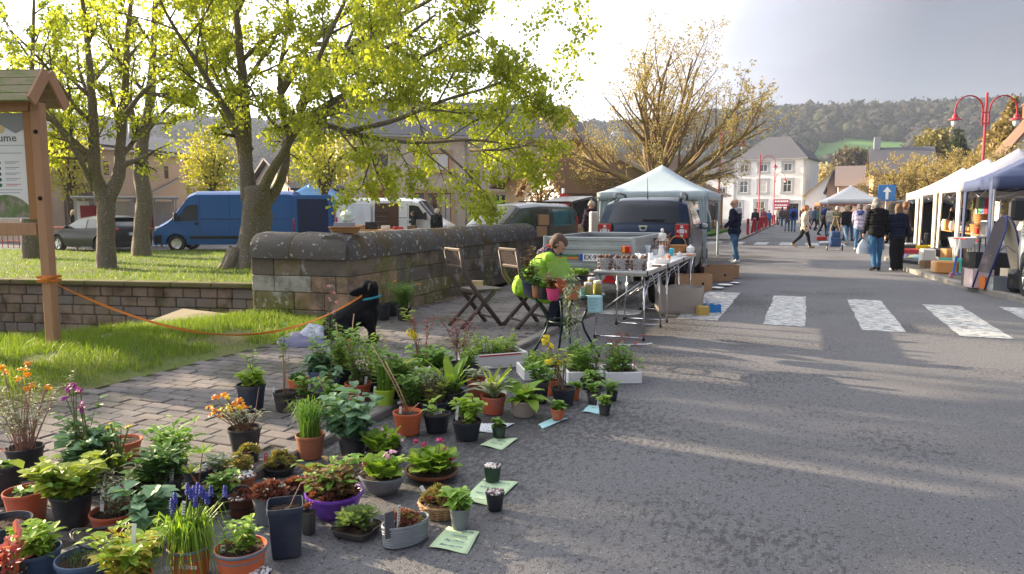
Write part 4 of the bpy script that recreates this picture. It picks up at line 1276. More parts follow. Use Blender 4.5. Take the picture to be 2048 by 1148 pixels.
for pts,r0 in (([(284,290,26),(300,200,26),(306,110,26),(310,0,26),(315,-60,26)],.2),([(284,300,26),(262,220,26),(240,120,26.4),(230,10,27)],.14),([(288,270,26),(330,220,25.6),(370,190,25)],.09)):
 pp = [P(*q) for q in pts]; n = len(pp); ln = sum((pp[i + 1] - pp[i]).length for i in range(n - 1))
 T.limb(pp,[r0 * (1 - .8 * (i / (n - 1))) for i in range(n)],min(ln,4.0),0)
T.finish('lime_tree','slender single-stemmed lime tree behind the twin-stemmed one',root,BARK,BARKD,LIME,.09)
def simple_lime(seed,x,y,z,h,label,r=.3,spread=1.0,lsize=.09,nl=9,nc=(8,6,4)):
 T = Tree(seed,nc,(.46,.5,.5),(50,45,45),(.03,.0,-.06),nl,.05)
 rt = V3((x,y,z)); rg = random.Random(seed)
 T.stem([rt + V3((0,0,-.2)),rt + V3((0,0,.1)),rt + V3((.02,0,1.2)),rt + V3((.05,.05,2.6))],[r * 1.5,r * 1.2,r,r * .95],16)
 for k in range(6):
  a = k * 1.05 + rg.uniform(-.3,.3); o = V3((cos(a),sin(a),0)) * spread
  s0 = rt + V3((.05,.05,2.2 + k * .1))
  f = .35 if k == 0 else rg.uniform(.8,1.2)
  pp = [s0,s0 + o * .5 * f + V3((0,0,h * .14)),s0 + o * 1.4 * f + V3((0,0,h * .32)),s0 + o * 2.6 * f + V3((0,0,h * .5)),s0 + o * 3.6 * f + V3((0,0,h * .68))]
  T.limb(pp,[r * .62 * (1 - .8 * i / 4) for i in range(5)],4.0,0)
 return T.finish('lime_tree',label,rt,BARK,BARKD,LIME2,lsize)
q = P(63,507,25)
simple_lime(21,q.x,q.y,left_z(q.x),9.5,'lime tree standing on the lawn behind the information board',.26)
simple_lime(22,-8.7,1.0,-.02,9.0,'lime tree on the bank with twigs hanging before the board roof',.3,spread=1.15,lsize=.075,nl=6)
simple_lime(23,-18.5,7.0,0,10,'lime tree at the channel edge beyond the information board',.3)
root = Vector(at_px(1312,35,-.05))
T = Tree(8,(8,6,5,3),(.55,.52,.50,.5),(34,36,38,40),(.05,.05,.04),2,.03,wig=.13,sides=(8,6,4,3,3)); T.thin = .62
T.stem([root,root + V3((0,0,.6)),root + V3((0,0,2.2))],[.55,.42,.42],16)
rg = random.Random(4)
for k in range(15):
 a = k * 2.4; el = R([80,55,40,48,30,22,62,70,36,14,50,60,18,28,44][k])
 o = V3((cos(a) * cos(el),sin(a) * cos(el),sin(el)))
 ln = 6.7 if el > R(40) else 6.0
 s0 = root + V3((0,0,2.0 + .03 * k))
 pp = [s0]; dd = o.copy()
 for i in range(5):
  dd = (dd + V3((rg.gauss(0,.1),rg.gauss(0,.1),.07 + rg.gauss(0,.06)))).normalized(); pp.append(pp[-1] + dd * ln / 5)
 T.limb(pp,[.17 * (1 - .8 * i / 5) for i in range(6)],ln * .80,0,t0=.15)
T.finish('budding_tree','wide bare tree with golden buds behind the pale pop-up tent',root,BARKB,BARKB,BUD,.07,droop=-.6,crown='buds')
for i,(px,d,lab) in enumerate(((1806,44,'pollarded tree with dense brown twigs next to the blue one-way sign'),(1872,42,'pollarded tree with brown twigs behind the cream tent'),
         (1935,40,'pollarded twiggy tree behind the grey tent under the double lamp'),(2008,39,'pollarded twiggy tree in front of the cream gable house'))):
 root = Vector(at_px(px,d,0))
 T = Tree(40 + i,(8,7,5),(.6,.55,.5),(38,40,40),(.08,.07,.05),2,.03,wig=.14)
 T.mb.tube([root,root + V3((0,0,1.0)),root + V3((0,0,2.1))],[.24,.2,.2],10,cap=False)
 for k in range(11):
  a = k * 2.4; el = R([70,45,20,55,10,35,60,28,15,40,5][k]); o = V3((cos(a) * cos(el),sin(a) * cos(el),sin(el)))
  s0 = root + V3((0,0,2.0)); T.limb([s0,s0 + o * .7,s0 + o * 1.4 + V3((0,0,.2)),s0 + o * 2.0 + V3((0,0,.45))],[.1,.07,.05,.025],2.0,0,t0=.2)
 T.finish('pollarded_tree',lab,root,BARKB,BARKB,BUD,.075,group='pollarded trees by the stalls',droop=-.6,crown='buds')
def clump_tree(name,label,px,pt,pb,wpx,d,ca,cb,n=1800,size=.35,seed=0,cone=False,group=None,trunk=True,z=-.25):
 p = Vector(at_px(px,d,z)); top = zpx(pt,d) - z; bot = max(.2,zpx(pb,d) - z); rx = wpx * d / FPX / 2
 t = thing(name,label,'bush' if not trunk else 'tree',p,group=group)
 rs = np.random.RandomState(seed + 77)
 c = (top + bot) / 2; rz_ = (top - bot) / 2
 u = rs.normal(size=(n,3)); u /= np.linalg.norm(u,axis=1)[:,None]
 rad = rs.rand(n) ** .45
 lob = np.array([1 + .38 * mnoise.noise(Vector(x) * 2.1 + V3((seed * 3.1,0,0))) + .2 * mnoise.noise(Vector(x) * 5 + V3((seed,0,0))) for x in u])
 q = u * (rad * lob)[:,None]
 if cone:
  h = (q[:,2] + 1) / 2; sc = np.clip(1.25 - h * 1.15,.05,1)
  q[:,0] *= sc; q[:,1] *= sc
 q = q * [rx,rx,rz_] + [0,0,c]
 bb = MB(); bb.tube([(0,0,0),(0,0,c * .7),(.1,0,c + rz_ * .5)],[rx * .10 + .03,rx * .07 + .02,.02],7)
 for k in range(7):
  a = k * 2.4; bb.tube([(0,0,c * .6),(cos(a) * rx * .4,sin(a) * rx * .4,c + rz_ * .1),(cos(a) * rx * .75,sin(a) * rx * .75,c + rz_ * (.3 if not cone else -.2))],[rx * .05 + .01,rx * .03,.01],5)
 ob('trunk' if trunk else 'stem',bb,BARKD,t)
 var = np.clip(.5 + .9 * np.array([mnoise.noise(Vector(x) * (2.2 / max(rx,.3))) for x in q]),0,1)
 ob('crown' if trunk else 'foliage',leaf_mesh('crown',q,size,leafmat(name + '_leaf_' + str(seed),ca,cb,tr=.35),.9,var=var,droop=.1),None,t)
 return t
clump_tree('conifer','tall yellow-brown conifer behind the pollarded trees',2010,208,400,190,66,(.16,.12,.035),(.33,.23,.08),6500,.42,1,True)
clump_tree('conifer','dark green conifer behind the orange stone house',1908,262,360,60,92,(.03,.05,.02),(.07,.08,.03),1500,.5,2,True)
clump_tree('rounded_tree','rounded yellow-green tree rising behind the orange stone house',1864,262,350,84,96,(.15,.13,.035),(.28,.23,.07),2600,.5,3)
clump_tree('blossom_tree','pale blossoming tree between the white house and the pinkish house',1645,328,400,60,120,(.42,.33,.18),(.62,.52,.33),1500,.5,4)
clump_tree('rounded_tree','brown leafless rounded tree at the meadow foot',1694,296,360,70,150,(.10,.075,.05),(.16,.12,.07),2200,.7,5)
clump_tree('rounded_tree','light green rounded tree below the meadow',1728,300,370,60,150,(.14,.16,.05),(.22,.22,.08),2200,.7,6)
clump_tree('yellow_tree','glowing yellow-green tree against the barn beside the blue van',425,255,420,120,38,(.34,.33,.04),(.55,.50,.09),2600,.17,7)
clump_tree('yellow_tree','yellow-leaved tree at the gable end of the barn',140,255,400,130,36,(.34,.31,.04),(.52,.46,.09),2000,.16,8)
clump_tree('yellow_tree','yellow-green tree between the annexe and the beige house',650,265,385,170,36,(.34,.34,.04),(.58,.54,.10),2600,.16,9)
clump_tree('garden_shrub','green shrub growing against the beige house behind the open minivan',985,395,480,90,38,(.05,.11,.03),(.12,.19,.05),1500,.18,10,trunk=False)
clump_tree('bare_shrub','thin reddish shrub in front of the mossy outbuilding',1080,320,470,100,33,(.22,.12,.07),(.40,.26,.12),900,.12,11,trunk=False)
# ================================================================ VEHICLES
def interp(tab,x):
 if x <= tab[0][0]: return tab[0][1]
 for (a,b_),(c,d_) in zip(tab[:-1],tab[1:]):
  if x <= c: return lerp(b_,d_,(x - a) / (c - a + 1e-9))
 return tab[-1][1]
class Car:
 def __init__(s,name,label,cat,loc,rz,prof,W,belt,tumble=.17,nose=.14,tail=.06,zl=.24,rc=.10,wheels=(.8,3.4),wr=.32,paint=None,arch=.07,group=None):
  s.t = thing(name,label,cat,loc,rz,group)
  s.prof = prof; s.L = prof[-1][0]; s.W = W; s.belt = belt; s.tum = tumble; s.nose = nose; s.tail = tail; s.zl = zl; s.rc = rc
  s.zm = max(z for _,z in prof); s.paint = paint
  ys = sorted(set([round(x,4) for x in list(np.linspace(0,s.L,46)) + [p[0] for p in prof]]))
  rings = []
  for y in ys:
   zt = interp(prof,y); top = max(zt - rc,s.zl + .1)
   ring = []
   side = [(s.hw(y,lerp(s.zl,top,k / 9)),lerp(s.zl,top,k / 9)) for k in range(10)]
   ring += [(-x,z) for x,z in side]
   xt = side[-1][0]
   for f in np.linspace(-1,1,11)[1:-1]:
    ring.append((f * xt,zt - (zt - top) * abs(f) ** 5))
   ring += [(x,z) for x,z in reversed(side)]
   rings.append([(x,y,z) for x,z in ring])
  b = MB(); n = len(rings[0])
  vs = [p for r in rings for p in r]
  fs = [(i * n + j,i * n + (j + 1) % n,(i + 1) * n + (j + 1) % n,(i + 1) * n + j) for i in range(len(rings) - 1) for j in range(n)]
  fs += [tuple(range(n))[::-1],tuple(range((len(rings) - 1) * n,len(rings) * n))]
  b.add(vs,fs)
  me = b.mesh('body',paint,True)
  tmp = bpy.data.objects.new('tmp',me); COL.objects.link(tmp)
  cb = MB()
  for wy in wheels:
   for sx in (-1,1):
    cb.tube([(sx * (W / 2 - .32),wy,wr),(sx * (W / 2 + .2),wy,wr)],wr + arch,22)
  cme = cb.mesh('cut',DARK); cut = bpy.data.objects.new('cut',cme); COL.objects.link(cut)
  md = tmp.modifiers.new('b','BOOLEAN'); md.operation = 'DIFFERENCE'; md.object = cut; md.solver = 'EXACT'
  dg = bpy.context.evaluated_depsgraph_get()
  res = bpy.data.meshes.new_from_object(tmp.evaluated_get(dg))
  if len(res.polygons) < 100: res = me
  bpy.data.objects.remove(tmp); bpy.data.objects.remove(cut)
  res.name = 'body'; res.set_sharp_from_angle(angle=R(38))
  s.body = ob('body',res,None,s.t)
  for wy in wheels:
   for sx in (-1,1): s.wheel(sx * (W / 2 - .11),wy,wr,sx)
 def hw(s,y,z):
  pl = 1 - s.nose * max(0,(y - (s.L - .8)) / .8) ** 2 - s.tail * max(0,(.5 - y) / .5) ** 2
  if z < s.belt: q = 1 - .06 * ((s.belt - z) / s.belt) ** 2 - .012 * sin((z / s.belt) * 9)
  else: q = 1 - .012 * sin(9) - s.tum * ((z - s.belt) / (s.zm - s.belt)) ** 1.15
  return s.W / 2 * pl * q
 def wheel(s,x,y,r,sx,rim=None):
  b = MB(); Mx = MT((x,y,r)) @ MR(R(90) * sx,4,'Y')
  b.lathe([(r * .62,-.1),(r * .93,-.1),(r,-.06),(r,.06),(r * .93,.1),(r * .66,.1),(r * .62,.08)],26,M=Mx)
  w = ob('wheel',b,RUBBER,s.t,smooth=True,angle=45)
  b = MB(); b.lathe([(r * .62,.0),(r * .64,.085),(r * .55,.06),(r * .2,.045),(0,.05)],20,M=Mx)
  for k in range(5):
   a = k * 2 * PI / 5
   b.box((cos(a) * r * .36,sin(a) * r * .36,.072),(r * .5,r * .13,.03),rz=a,M=Mx)
  ob('rim',b,rim or STEEL,w)
 def side_patch(s,name,low,up,m,off=.006,sides=(-1,1),parent=None):
  for sx in sides:
   b = MB(); n = len(low); rows = 5
   vs = []
   for k in range(rows + 1):
    for (y0,z0),(y1,z1) in zip(low,up):
     y = lerp(y0,y1,k / rows); z = lerp(z0,z1,k / rows); vs.append((sx * (s.hw(y,z) + off),y,z))
   fs = [(k * n + i,k * n + i + 1,(k + 1) * n + i + 1,(k + 1) * n + i) for k in range(rows) for i in range(n - 1)]
   b.add(vs,[f if sx < 0 else f[::-1] for f in fs])
   ob(name,b,m,parent or s.t,smooth=True)
 def top_patch(s,name,y0,y1,f0,f1,m,off=.007,n=7):
  b = MB()
  def fn(u,v):
   y = lerp(y0,y1,u); zt = interp(s.prof,y); top = max(zt - s.rc,s.zl + .1)
   e = .02; sl = (interp(s.prof,y + e) - interp(s.prof,y - e)) / (2 * e); nl = math.hypot(1,sl)
   f = lerp(-1,1,v) * lerp(f0,f1,u)
   return (f * s.hw(y,top),y - sl / nl * off,zt - (zt - top) * abs(f) ** 5 + off / nl)
  b.grid(fn,n,10); b.f = [q[::-1] for q in b.f]
  return ob(name,b,m,s.t,smooth=True)
 def part(s,name,m,*boxes,parent=None,b=.01):
  mb = MB()
  for c,d in boxes: mb.box(c,d,b=b)
  return ob(name,mb,m,parent or s.t)
def head(a,c):
 return math.atan2(-(c[0] - a[0]),c[1] - a[1])
def paint(name,c,rough=.28,metal=.25):
 return mat('paint_' + name,c,tuple(q * .88 for q in c),rough=rough,metal=metal,scale=2.0,coat=.18,spec=.3)
TAILR = mat('tail_lamp_red',(.42,.012,.015),(.30,.01,.012),rough=.12,coat=.6)
HEADL = mat('head_lamp',(.62,.65,.68),(.45,.47,.5),rough=.08,spec=.8,coat=.5)
AMBER = mat('amber_lamp',(.85,.30,.03),rough=.2)
PLATE = mat('plate_white',(.78,.79,.80),(.74,.75,.76),rough=.4)
EUBLUE = mat('plate_blue',(.02,.10,.42),rough=.4)
GALV = mat('galvanised_sheet',(.34,.37,.39),(.27,.295,.315),rough=.48,metal=.55,scale=7,bump=.12,col3=(.40,.42,.43),scale3=2.5)
def plate(car,loc,w=.52,body='',parent=None,back=True):
 b = MB(); b.box(loc,(w,.015,.11)); pl = ob('number_plate',b,PLATE,parent or car.t)
 b = MB(); b.box((loc[0] - w / 2 + .025,loc[1] - .004,loc[2]),(.05,.012,.108)); ob('blue_band',b,EUBLUE,pl)
 b = MB(); b.box((loc[0] + w / 2 - .025,loc[1] - .004,loc[2]),(.05,.012,.108)); ob('blue_band',b,EUBLUE,pl)
 if body:
  text('lettering',body,.098,INK,pl,MT((loc[0] - w / 2 + .065,loc[1] - .009,loc[2])) @ MR(R(90),4,'X'),align='LEFT',depth=.001,bold=True)
 return pl
pr = [(0,1.04),(.02,1.12),(.09,1.20),(.33,1.60),(.42,1.69),(.6,1.745),(1.4,1.77),(2.2,1.73),(2.55,1.62),(3.15,1.18),(3.35,1.12),(4.0,1.04),(4.25,.88),(4.34,.6)]
sp_ = D(1284,560,14.0)
C = Car('parked_suv','dark blue sport utility vehicle parked behind the trailer','car',(sp_.x,sp_.y,0),R(4),pr,1.84,1.14,tumble=.2,tail=.05,zl=.30,wheels=(.82,3.5),wr=.35,paint=paint('midnight_blue',(.012,.024,.052),.25,.25))
C.top_patch('rear_window',.12,.40,.80,.76,GLASSD)
C.top_patch('windscreen',2.58,3.12,.84,.92,GLASSD)
C.side_patch('side_window',[(.55,1.24),(1.0,1.19),(1.5,1.17)],[(.72,1.52),(1.0,1.56),(1.5,1.59)],GLASSD)
C.side_patch('side_window',[(1.58,1.17),(2.2,1.16),(2.85,1.16)],[(1.58,1.59),(2.1,1.58),(2.42,1.50)],GLASSD)
C.part('rear_bumper',BLACK,((0,.01,.48),(1.66,.10,.30)),b=.03)
C.part('skid_plate',GALV,((0,-.02,.40),(.9,.08,.12)),b=.02)
C.part('tailgate_step',BLACK,((0,-.012,.99),(1.10,.05,.09)),b=.02)
for sx in (-1,1):
 tl = C.part('tail_lamp',BLACK,((sx * .735,.035,1.10),(.30,.13,.32)),b=.05)
 mb = MB(); mb.box((sx * .735,-.035,1.10),(.245,.02,.265),b=.008); ob('lens',mb,TAILR,tl)
 for (dx,dz,w_,h_) in ((0,0,.09,.08),(0,.085,.05,.05),(0,-.085,.05,.05),(.075,0,.03,.05),(-.075,0,.03,.05)):
  mb = MB(); mb.box((sx * .735 + dx,-.048,1.10 + dz),(w_,.01,h_)); ob('reflector',mb,HEADL,tl)
 mb = MB(); mb.tube([(sx * .66,.55,1.72),(sx * .66,.62,1.82),(sx * .66,1.2,1.85),(sx * .66,1.9,1.83),(sx * .66,2.0,1.72)],[.045,.035,.028,.028,.03],8); ob('roof_rail',mb,GALV,C.t,smooth=True)
 mb = MB(); mb.ball((sx * 1.0,2.75,1.15),(.10,.06,.085)); mb.tube([(sx * .85,2.75,1.10),(sx * .95,2.75,1.12)],.03,6); mi = ob('wing_mirror',mb,C.paint,C.t,smooth=True)
 mb = MB(); mb.ball((sx * 1.0,2.71,1.15),(.075,.03,.065)); ob('mirror_glass',mb,HEADL,mi,smooth=True)
mb = MB(); mb.box((.18,-.0,1.31),(.42,.02,.03),M=MT((0,.125,0))); ob('wiper',mb,BLACK,C.t)
mb = MB(); mb.tube([(0,.62,1.74),(0,.60,1.77),(0,.52,2.13)],[.02,.008,.004],6); ob('antenna',mb,BLACK,C.t)
mb = MB(); mb.slab([(-.085,-.0,.05),(.085,0,.05),(.06,0,-.045),(.03,0,-.065),(-.03,0,-.065),(-.06,0,-.045)],(0,-1,0),.014,M=MT((0,.012,1.155))); bd = ob('badge',mb,CHROME,C.t)
mb = MB(); mb.slab([(-.05,-.015,.022),(.05,-.015,.022),(.032,-.015,-.03),(-.032,-.015,-.03)],(0,-1,0),.004,M=MT((0,.012,1.155))); ob('badge_centre',mb,C.paint,bd)
text('lettering','D  U  S  T  E  R',.085,CHROME,C.t,MT((0,-.04,.992)) @ MR(R(90),4,'X') @ Matrix.Scale(1.25,4,(1,0,0)),bold=True)
plate(C,(0,-.01,.85),.52)
tp = V3((-2.99,10.45,0))
t = thing('utility_trailer','galvanised utility trailer hitched behind the dark blue vehicle','trailer',(tp.x,tp.y,0),R(1))
TW,TL,TZ0,TZ1 = 1.34,2.55,.62,1.10
b = MB(); b.box((0,TL / 2,TZ0),(TW - .02,TL - .02,.04)); ob('floor',b,mat('trailer_ply',(.16,.12,.09),(.11,.085,.06),rough=.8,scale=6),t)
for nm,c,d in (('tailboard',(0,0,(TZ0 + TZ1) / 2),(TW,.03,TZ1 - TZ0)),('headboard',(0,TL,(TZ0 + TZ1) / 2),(TW,.03,TZ1 - TZ0)),('sideboard',(-TW / 2,TL / 2,(TZ0 + TZ1) / 2),(.03,TL - .04,TZ1 - TZ0)),('sideboard',(TW / 2,TL / 2,(TZ0 + TZ1) / 2),(.03,TL - .04,TZ1 - TZ0))):
 b = MB(); b.box(c,d,b=.005); o = ob(nm,b,GALV,t)
 for zz in (TZ1 - .03,TZ1 - .16,TZ0 + .06):
  b = MB(); dd = list(d); dd[2] = .055; k_ = 0 if d[0] > d[1] else 1; dd[1 - k_] += .03; b.box((c[0],c[1],zz),dd,b=.006); ob('pressed_rib',b,GALV,o)
for sx in (-1,1):
 b = MB(); b.box((sx * TW / 2,-.005,(TZ0 + TZ1) / 2),(.06,.06,TZ1 - TZ0 + .02),b=.006); ob('corner_post',b,GALV,t)
 b = MB(); b.box((sx * (TW / 2 - .1),-.035,TZ0 - .17),(.10,.06,.20),b=.006); ob('tail_bracket',b,GALV,t)
b = MB(); b.box((0,.02,TZ0 - .10),(TW,.05,.14),b=.006); lb = ob('light_bar',b,GALV,t)
for sx in (-1,1):
 b = MB(); b.box((sx * (TW / 2 - .09),-.05,TZ1 - .17),(.14,.06,.11),b=.015); ll = ob('tail_lamp',b,TAILR,t)
 b = MB(); b.box((sx * (TW / 2 - .125),-.055,TZ1 - .17),(.05,.06,.10),b=.01); ob('indicator',b,AMBER,ll)
 b = MB(); b.slab([(-.11,0,-.09),(.11,0,-.09),(0,0,.09)],(0,-1,0),.015,M=MT((sx * .33,-.03,TZ0 - .10))); ob('reflector',b,TAILR,t)
b = MB(); b.box((-.36,-.052,TZ0 + .20),(.44,.008,.035)); ob('green_stripe',b,mat('stripe_green',(.05,.16,.07),rough=.5),t)
b = MB(); b.box((-.36,-.052,TZ0 + .165),(.44,.008,.03)); ob('orange_stripe',b,mat('stripe_orange',(.65,.20,.03),rough=.5),t)
class _T: pass
tt = _T(); tt.t = t
plate(tt,(.14,-.055,TZ0 + .18),.52,'EX·993-')
for zz in (TZ1 - .06,TZ1 - .12,TZ1 - .20,TZ1 - .26):
 b = MB(); b.ball((-.42,-.05,zz),(.025,.02,.018),8,5); ob('rivet',b,DARK,t)
for sx in (-1,1):
 b = MB(); Mx = MT((sx * (TW / 2 + .12),1.25,.30)) @ MR(R(90) * sx,4,'Y')
 b.lathe([(.18,-.08),(.27,-.08),(.30,-.05),(.30,.05),(.27,.08),(.19,.08)],22,M=Mx); w_ = ob('wheel',b,RUBBER,t,smooth=True,angle=45)
 b = MB(); b.lathe([(.19,.03),(.185,.07),(.12,.05),(.06,.07),(0,.07)],18,M=Mx); ob('rim',b,mat('dirty_rim',(.42,.39,.34),(.30,.27,.23),rough=.5,metal=.4,scale=8),w_)
 b = MB()
 pts = [(cos(a) * .37,sin(a) * .37) for a in np.linspace(R(15),R(165),11)]
 vs = [(sx * (TW / 2 + xx),1.25 + c_,.30 + s_) for c_,s_ in pts for xx in (.02,.24)]
 b.add(vs,[(2 * i,2 * i + 1,2 * i + 3,2 * i + 2) for i in range(10)]); ob('mudguard',b,BLACK,t)
b = MB(); b.tube([(-.3,TL - .1,TZ0 - .08),(0,TL + .5,.45)],.035,6); b.tube([(.3,TL - .1,TZ0 - .08),(0,TL + .5,.45)],.035,6); b.box((0,1.25,.32),(TW + .1,.06,.06)); ob('drawbar',b,GALV,t)
def van(name,label,a,c,col,L=5.4,H=2.35,W=2.0,group=None,z=-.2,trim=BLACK):
 k = H / 2.35
 pr = [(0,2.25 * k),(.05,2.32 * k),(.3,2.35 * k),(L - 1.75,2.33 * k),(L - 1.45,2.22 * k),(L - .75,1.42),(L - .65,1.34),(L - .2,1.10),(L - .05,.92),(L,.66)]
 rz = head(a,c)
 C = Car(name,label,'van',(a[0],a[1],z),rz,pr,W,1.25,tumble=.10,nose=.12,tail=.02,zl=.28,rc=.16,wheels=(1.05,L - .95),wr=.34,paint=col)
 C.top_patch('windscreen',L - 1.42,L - .78,.86,.93,GLASSD)
 C.side_patch('cab_window',[(L - 1.85,1.28),(L - 1.3,1.26),(L - .95,1.26)],[(L - 1.85,1.92),(L - 1.6,1.92),(L - 1.38,1.86)],GLASSD)
 C.side_patch('bumper_panel',[(L - .35,.34),(L - .05,.36)],[(L - .40,.68),(L - .08,.66)],trim,off=.012)
 C.side_patch('rubbing_strip',[(1.5,.52),(L - 1.5,.52)],[(1.5,.64),(L - 1.5,.64)],trim,off=.01)
 for y in (L - 1.92,L - 3.1):
  C.side_patch('door_seam',[(y,.4),(y + .012,.4)],[(y,2.1 * k),(y + .012,2.1 * k)],DARK,off=.004)
 C.side_patch('panel_crease',[(.2,1.32),(L - 1.95,1.32)],[(.2,1.345),(L - 1.95,1.345)],DARK,off=.003)
 C.side_patch('door_handle',[(L - 1.85,1.08),(L - 1.72,1.08)],[(L - 1.85,1.22),(L - 1.72,1.22)],BLACK,off=.02)
 for sx in (-1,1):
  C.part('head_lamp',HEADL,((sx * (W / 2 - .2),L - .22,.92),(.2,.3,.22)),b=.06)
  C.part('wing_mirror',BLACK,((sx * (W / 2 + .14),L - 1.0,1.42),(.2,.12,.36)),b=.04)
  C.part('tail_lamp',TAILR,((sx * (W / 2 - .06),.02,1.1),(.1,.1,.5)),b=.02)
 return C
a_,c_ = D(598,470,31.2),D(322,470,30.6)
L_v = (V3((c_.x,c_.y,0)) - V3((a_.x,a_.y,0))).length
C = van('blue_van','royal blue panel van with open rear door parked under the lime tree',a_,c_,paint('royal_blue',(.020,.115,.40),.4,.0),L=L_v,H=2.5,W=2.05)
b = MB(); b.box((-1.05,-.78,1.35),(.07,1.5,1.95),b=.02); dr = ob('rear_door',b,C.paint,C.t)
b = MB(); b.box((-1.095,-.78,1.35),(.02,1.25,1.6),b=.008); ob('door_lining',b,mat('navy_lining',(.012,.02,.10),rough=.5),dr)
b = MB(); b.box((-1.11,-.45,1.3),(.02,.05,.6)); ob('handle',b,BLACK,dr)
b = MB(); b.box((.95,-.7,1.35),(.07,1.35,1.95),b=.02); ob('rear_door',b,C.paint,C.t)
C.part('load_space',DARK,((0,.0,1.3),(1.7,.06,1.8)))
a_,c_ = D(690,470,36),D(905,470,35)
L_v = (V3((c_.x,c_.y,0)) - V3((a_.x,a_.y,0))).length
C = van('white_van','white delivery van with its side door open',a_,c_,mat('paint_white',(.74,.75,.74),(.66,.66,.64),rough=.35,scale=1.5,coat=.5,col3=(.55,.50,.42),scale3=.8),L=L_v,H=2.3)
L = L_v
C.side_patch('load_opening',[(1.95,.45),(2.5,.45),(3.15,.45)],[(1.95,2.02),(2.5,2.02),(3.15,2.02)],mat('van_lining',(.10,.045,.02),(.03,.02,.015),rough=.8,scale=2),off=.008,sides=(1,))
b = MB(); b.box((1.06,1.2,1.22),(.05,1.2,1.6),b=.02); ob('sliding_door',b,C.paint,C.t)
for zz in (.9,1.15,1.4,1.65):
 b = MB(); b.box((1.0,2.3,zz),(.06,.6,.03)); ob('shelf',b,BROWNW,C.t)
b = MB(); b.box((1.03,2.75,.75),(.1,.7,.25),b=.05); ob('folded_seat',b,mat('seat_red',(.30,.03,.05),rough=.7),C.t)
a_,c_ = D(1118,470,24.0),D(900,470,21.0)
dv = V3((c_.x - a_.x,c_.y - a_.y,0)); Lm = 4.4
pr = [(0,1.55),(.06,1.72),(.25,1.80),(1.6,1.83),(2.5,1.76),(3.3,1.15),(3.5,1.08),(4.1,.92),(4.35,.75),(4.4,.6)]
MV = Car('minivan','grey minivan with side door slid open and tailgate raised behind the parapet','minivan',(a_.x,a_.y,-.1),head(a_,c_),pr,1.82,1.05,tumble=.13,zl=.26,rc=.12,wheels=(.75,3.5),wr=.33,paint=paint('slate_grey',(.030,.034,.040),.3,.2))
MV.top_patch('windscreen',2.55,3.28,.86,.93,GLASSD)
cy = mat('painted_teal_reflection',(.03,.10,.13),(.10,.26,.30),rough=.06,spec=.8,scale=5)  # teal reflection put into the colour of the pane
MV.side_patch('rear_quarter_window',[(.2,1.14),(.6,1.12),(1.15,1.10)],[(.22,1.60),(.6,1.62),(1.15,1.62)],cy,sides=(-1,))
MV.side_patch('door_opening',[(1.32,.5),(1.7,.5),(2.02,.5)],[(1.32,1.64),(1.7,1.64),(2.02,1.63)],mat('car_cabin',(.05,.05,.05),(.10,.09,.07),rough=.8,scale=6),off=.008,sides=(-1,))
gg = mat('painted_green_reflection',(.03,.05,.02),(.10,.14,.05),rough=.06,spec=.8,scale=6)  # reflected greenery painted into the glass colour, near side only
MV.side_patch('front_window',[(2.1,1.08),(2.6,1.07),(3.2,1.07)],[(2.1,1.62),(2.4,1.62),(2.6,1.56)],gg,sides=(-1,))
MV.side_patch('front_window',[(2.1,1.08),(2.6,1.07),(3.2,1.07)],[(2.1,1.62),(2.4,1.62),(2.6,1.56)],GLASSD,sides=(1,))
MV.part('wing_mirror',BLACK,((-1.05,2.9,1.1),(.2,.12,.16)),b=.04)
MV.part('roof_bar',BLACK,((-.75,1.4,1.85),(.04,2.2,.04)),b=.01)
b = MB(); b.box((0,-.45,0),(1.5,1.05,.07),b=.03); tg = ob('tailgate',b,MV.paint,MV.t,(0,.05,1.86)); tg.rotation_euler = (R(-10),0,0)
b = MB(); b.box((0,-.4,-.045),(1.2,.6,.02)); ob('tailgate_glass',b,GLASSD,tg)
for sx in (-1,1):
 b = MB(); b.tube([(sx * .68,.05,1.25),(sx * .68,-.4,1.88)],.015,5); ob('gas_strut',b,BLACK,MV.t)
 MV.part('tail_lamp',TAILR,((sx * .8,.04,1.15),(.12,.1,.5)),b=.02)
MV.part('load_space',DARK,((0,-.0,1.05),(1.3,.05,1.1)))
CARD = mat('cardboard',(.44,.27,.15),(.37,.22,.12),rough=.85,scale=5)
for zz,yy in ((.95,1.7),(1.3,1.62)):
 p = MT(MV.t.location) @ MR(MV.t.rotation_euler.z,4,'Z') @ V3((-.905,yy,zz))
 b = MB(); b.box((0,0,0),(.10,.42,.32),b=.008)
 o = ob('cardboard_box',b,CARD,loc=p,rz=MV.t.rotation_euler.z,label='upper cardboard box inside the minivan door' if zz > 1 else 'lower cardboard box inside the minivan door',cat='box')
a_,c_ = D(268,470,29.0),D(80,470,31.6)
pr = [(0,.82),(.03,.96),(.12,1.05),(.55,1.40),(.75,1.46),(1.6,1.48),(2.2,1.42),(3.1,1.02),(3.3,.97),(4.05,.80),(4.3,.66),(4.36,.5)]
C = Car('hatchback','dark grey hatchback parked at the edge of the lawn','car',(a_.x,a_.y,-.2),head(a_,c_),pr,1.82,.95,tumble=.2,tail=.10,zl=.24,wheels=(.85,3.45),wr=.33,paint=paint('graphite',(.022,.025,.030),.3,.2))
C.top_patch('rear_window',.14,.52,.80,.74,GLASSD); C.top_patch('windscreen',2.25,3.08,.82,.92,GLASSD)
C.side_patch('rear_side_window',[(.75,1.02),(1.2,.99),(1.55,.98)],[(.95,1.30),(1.2,1.34),(1.55,1.35)],PANE)
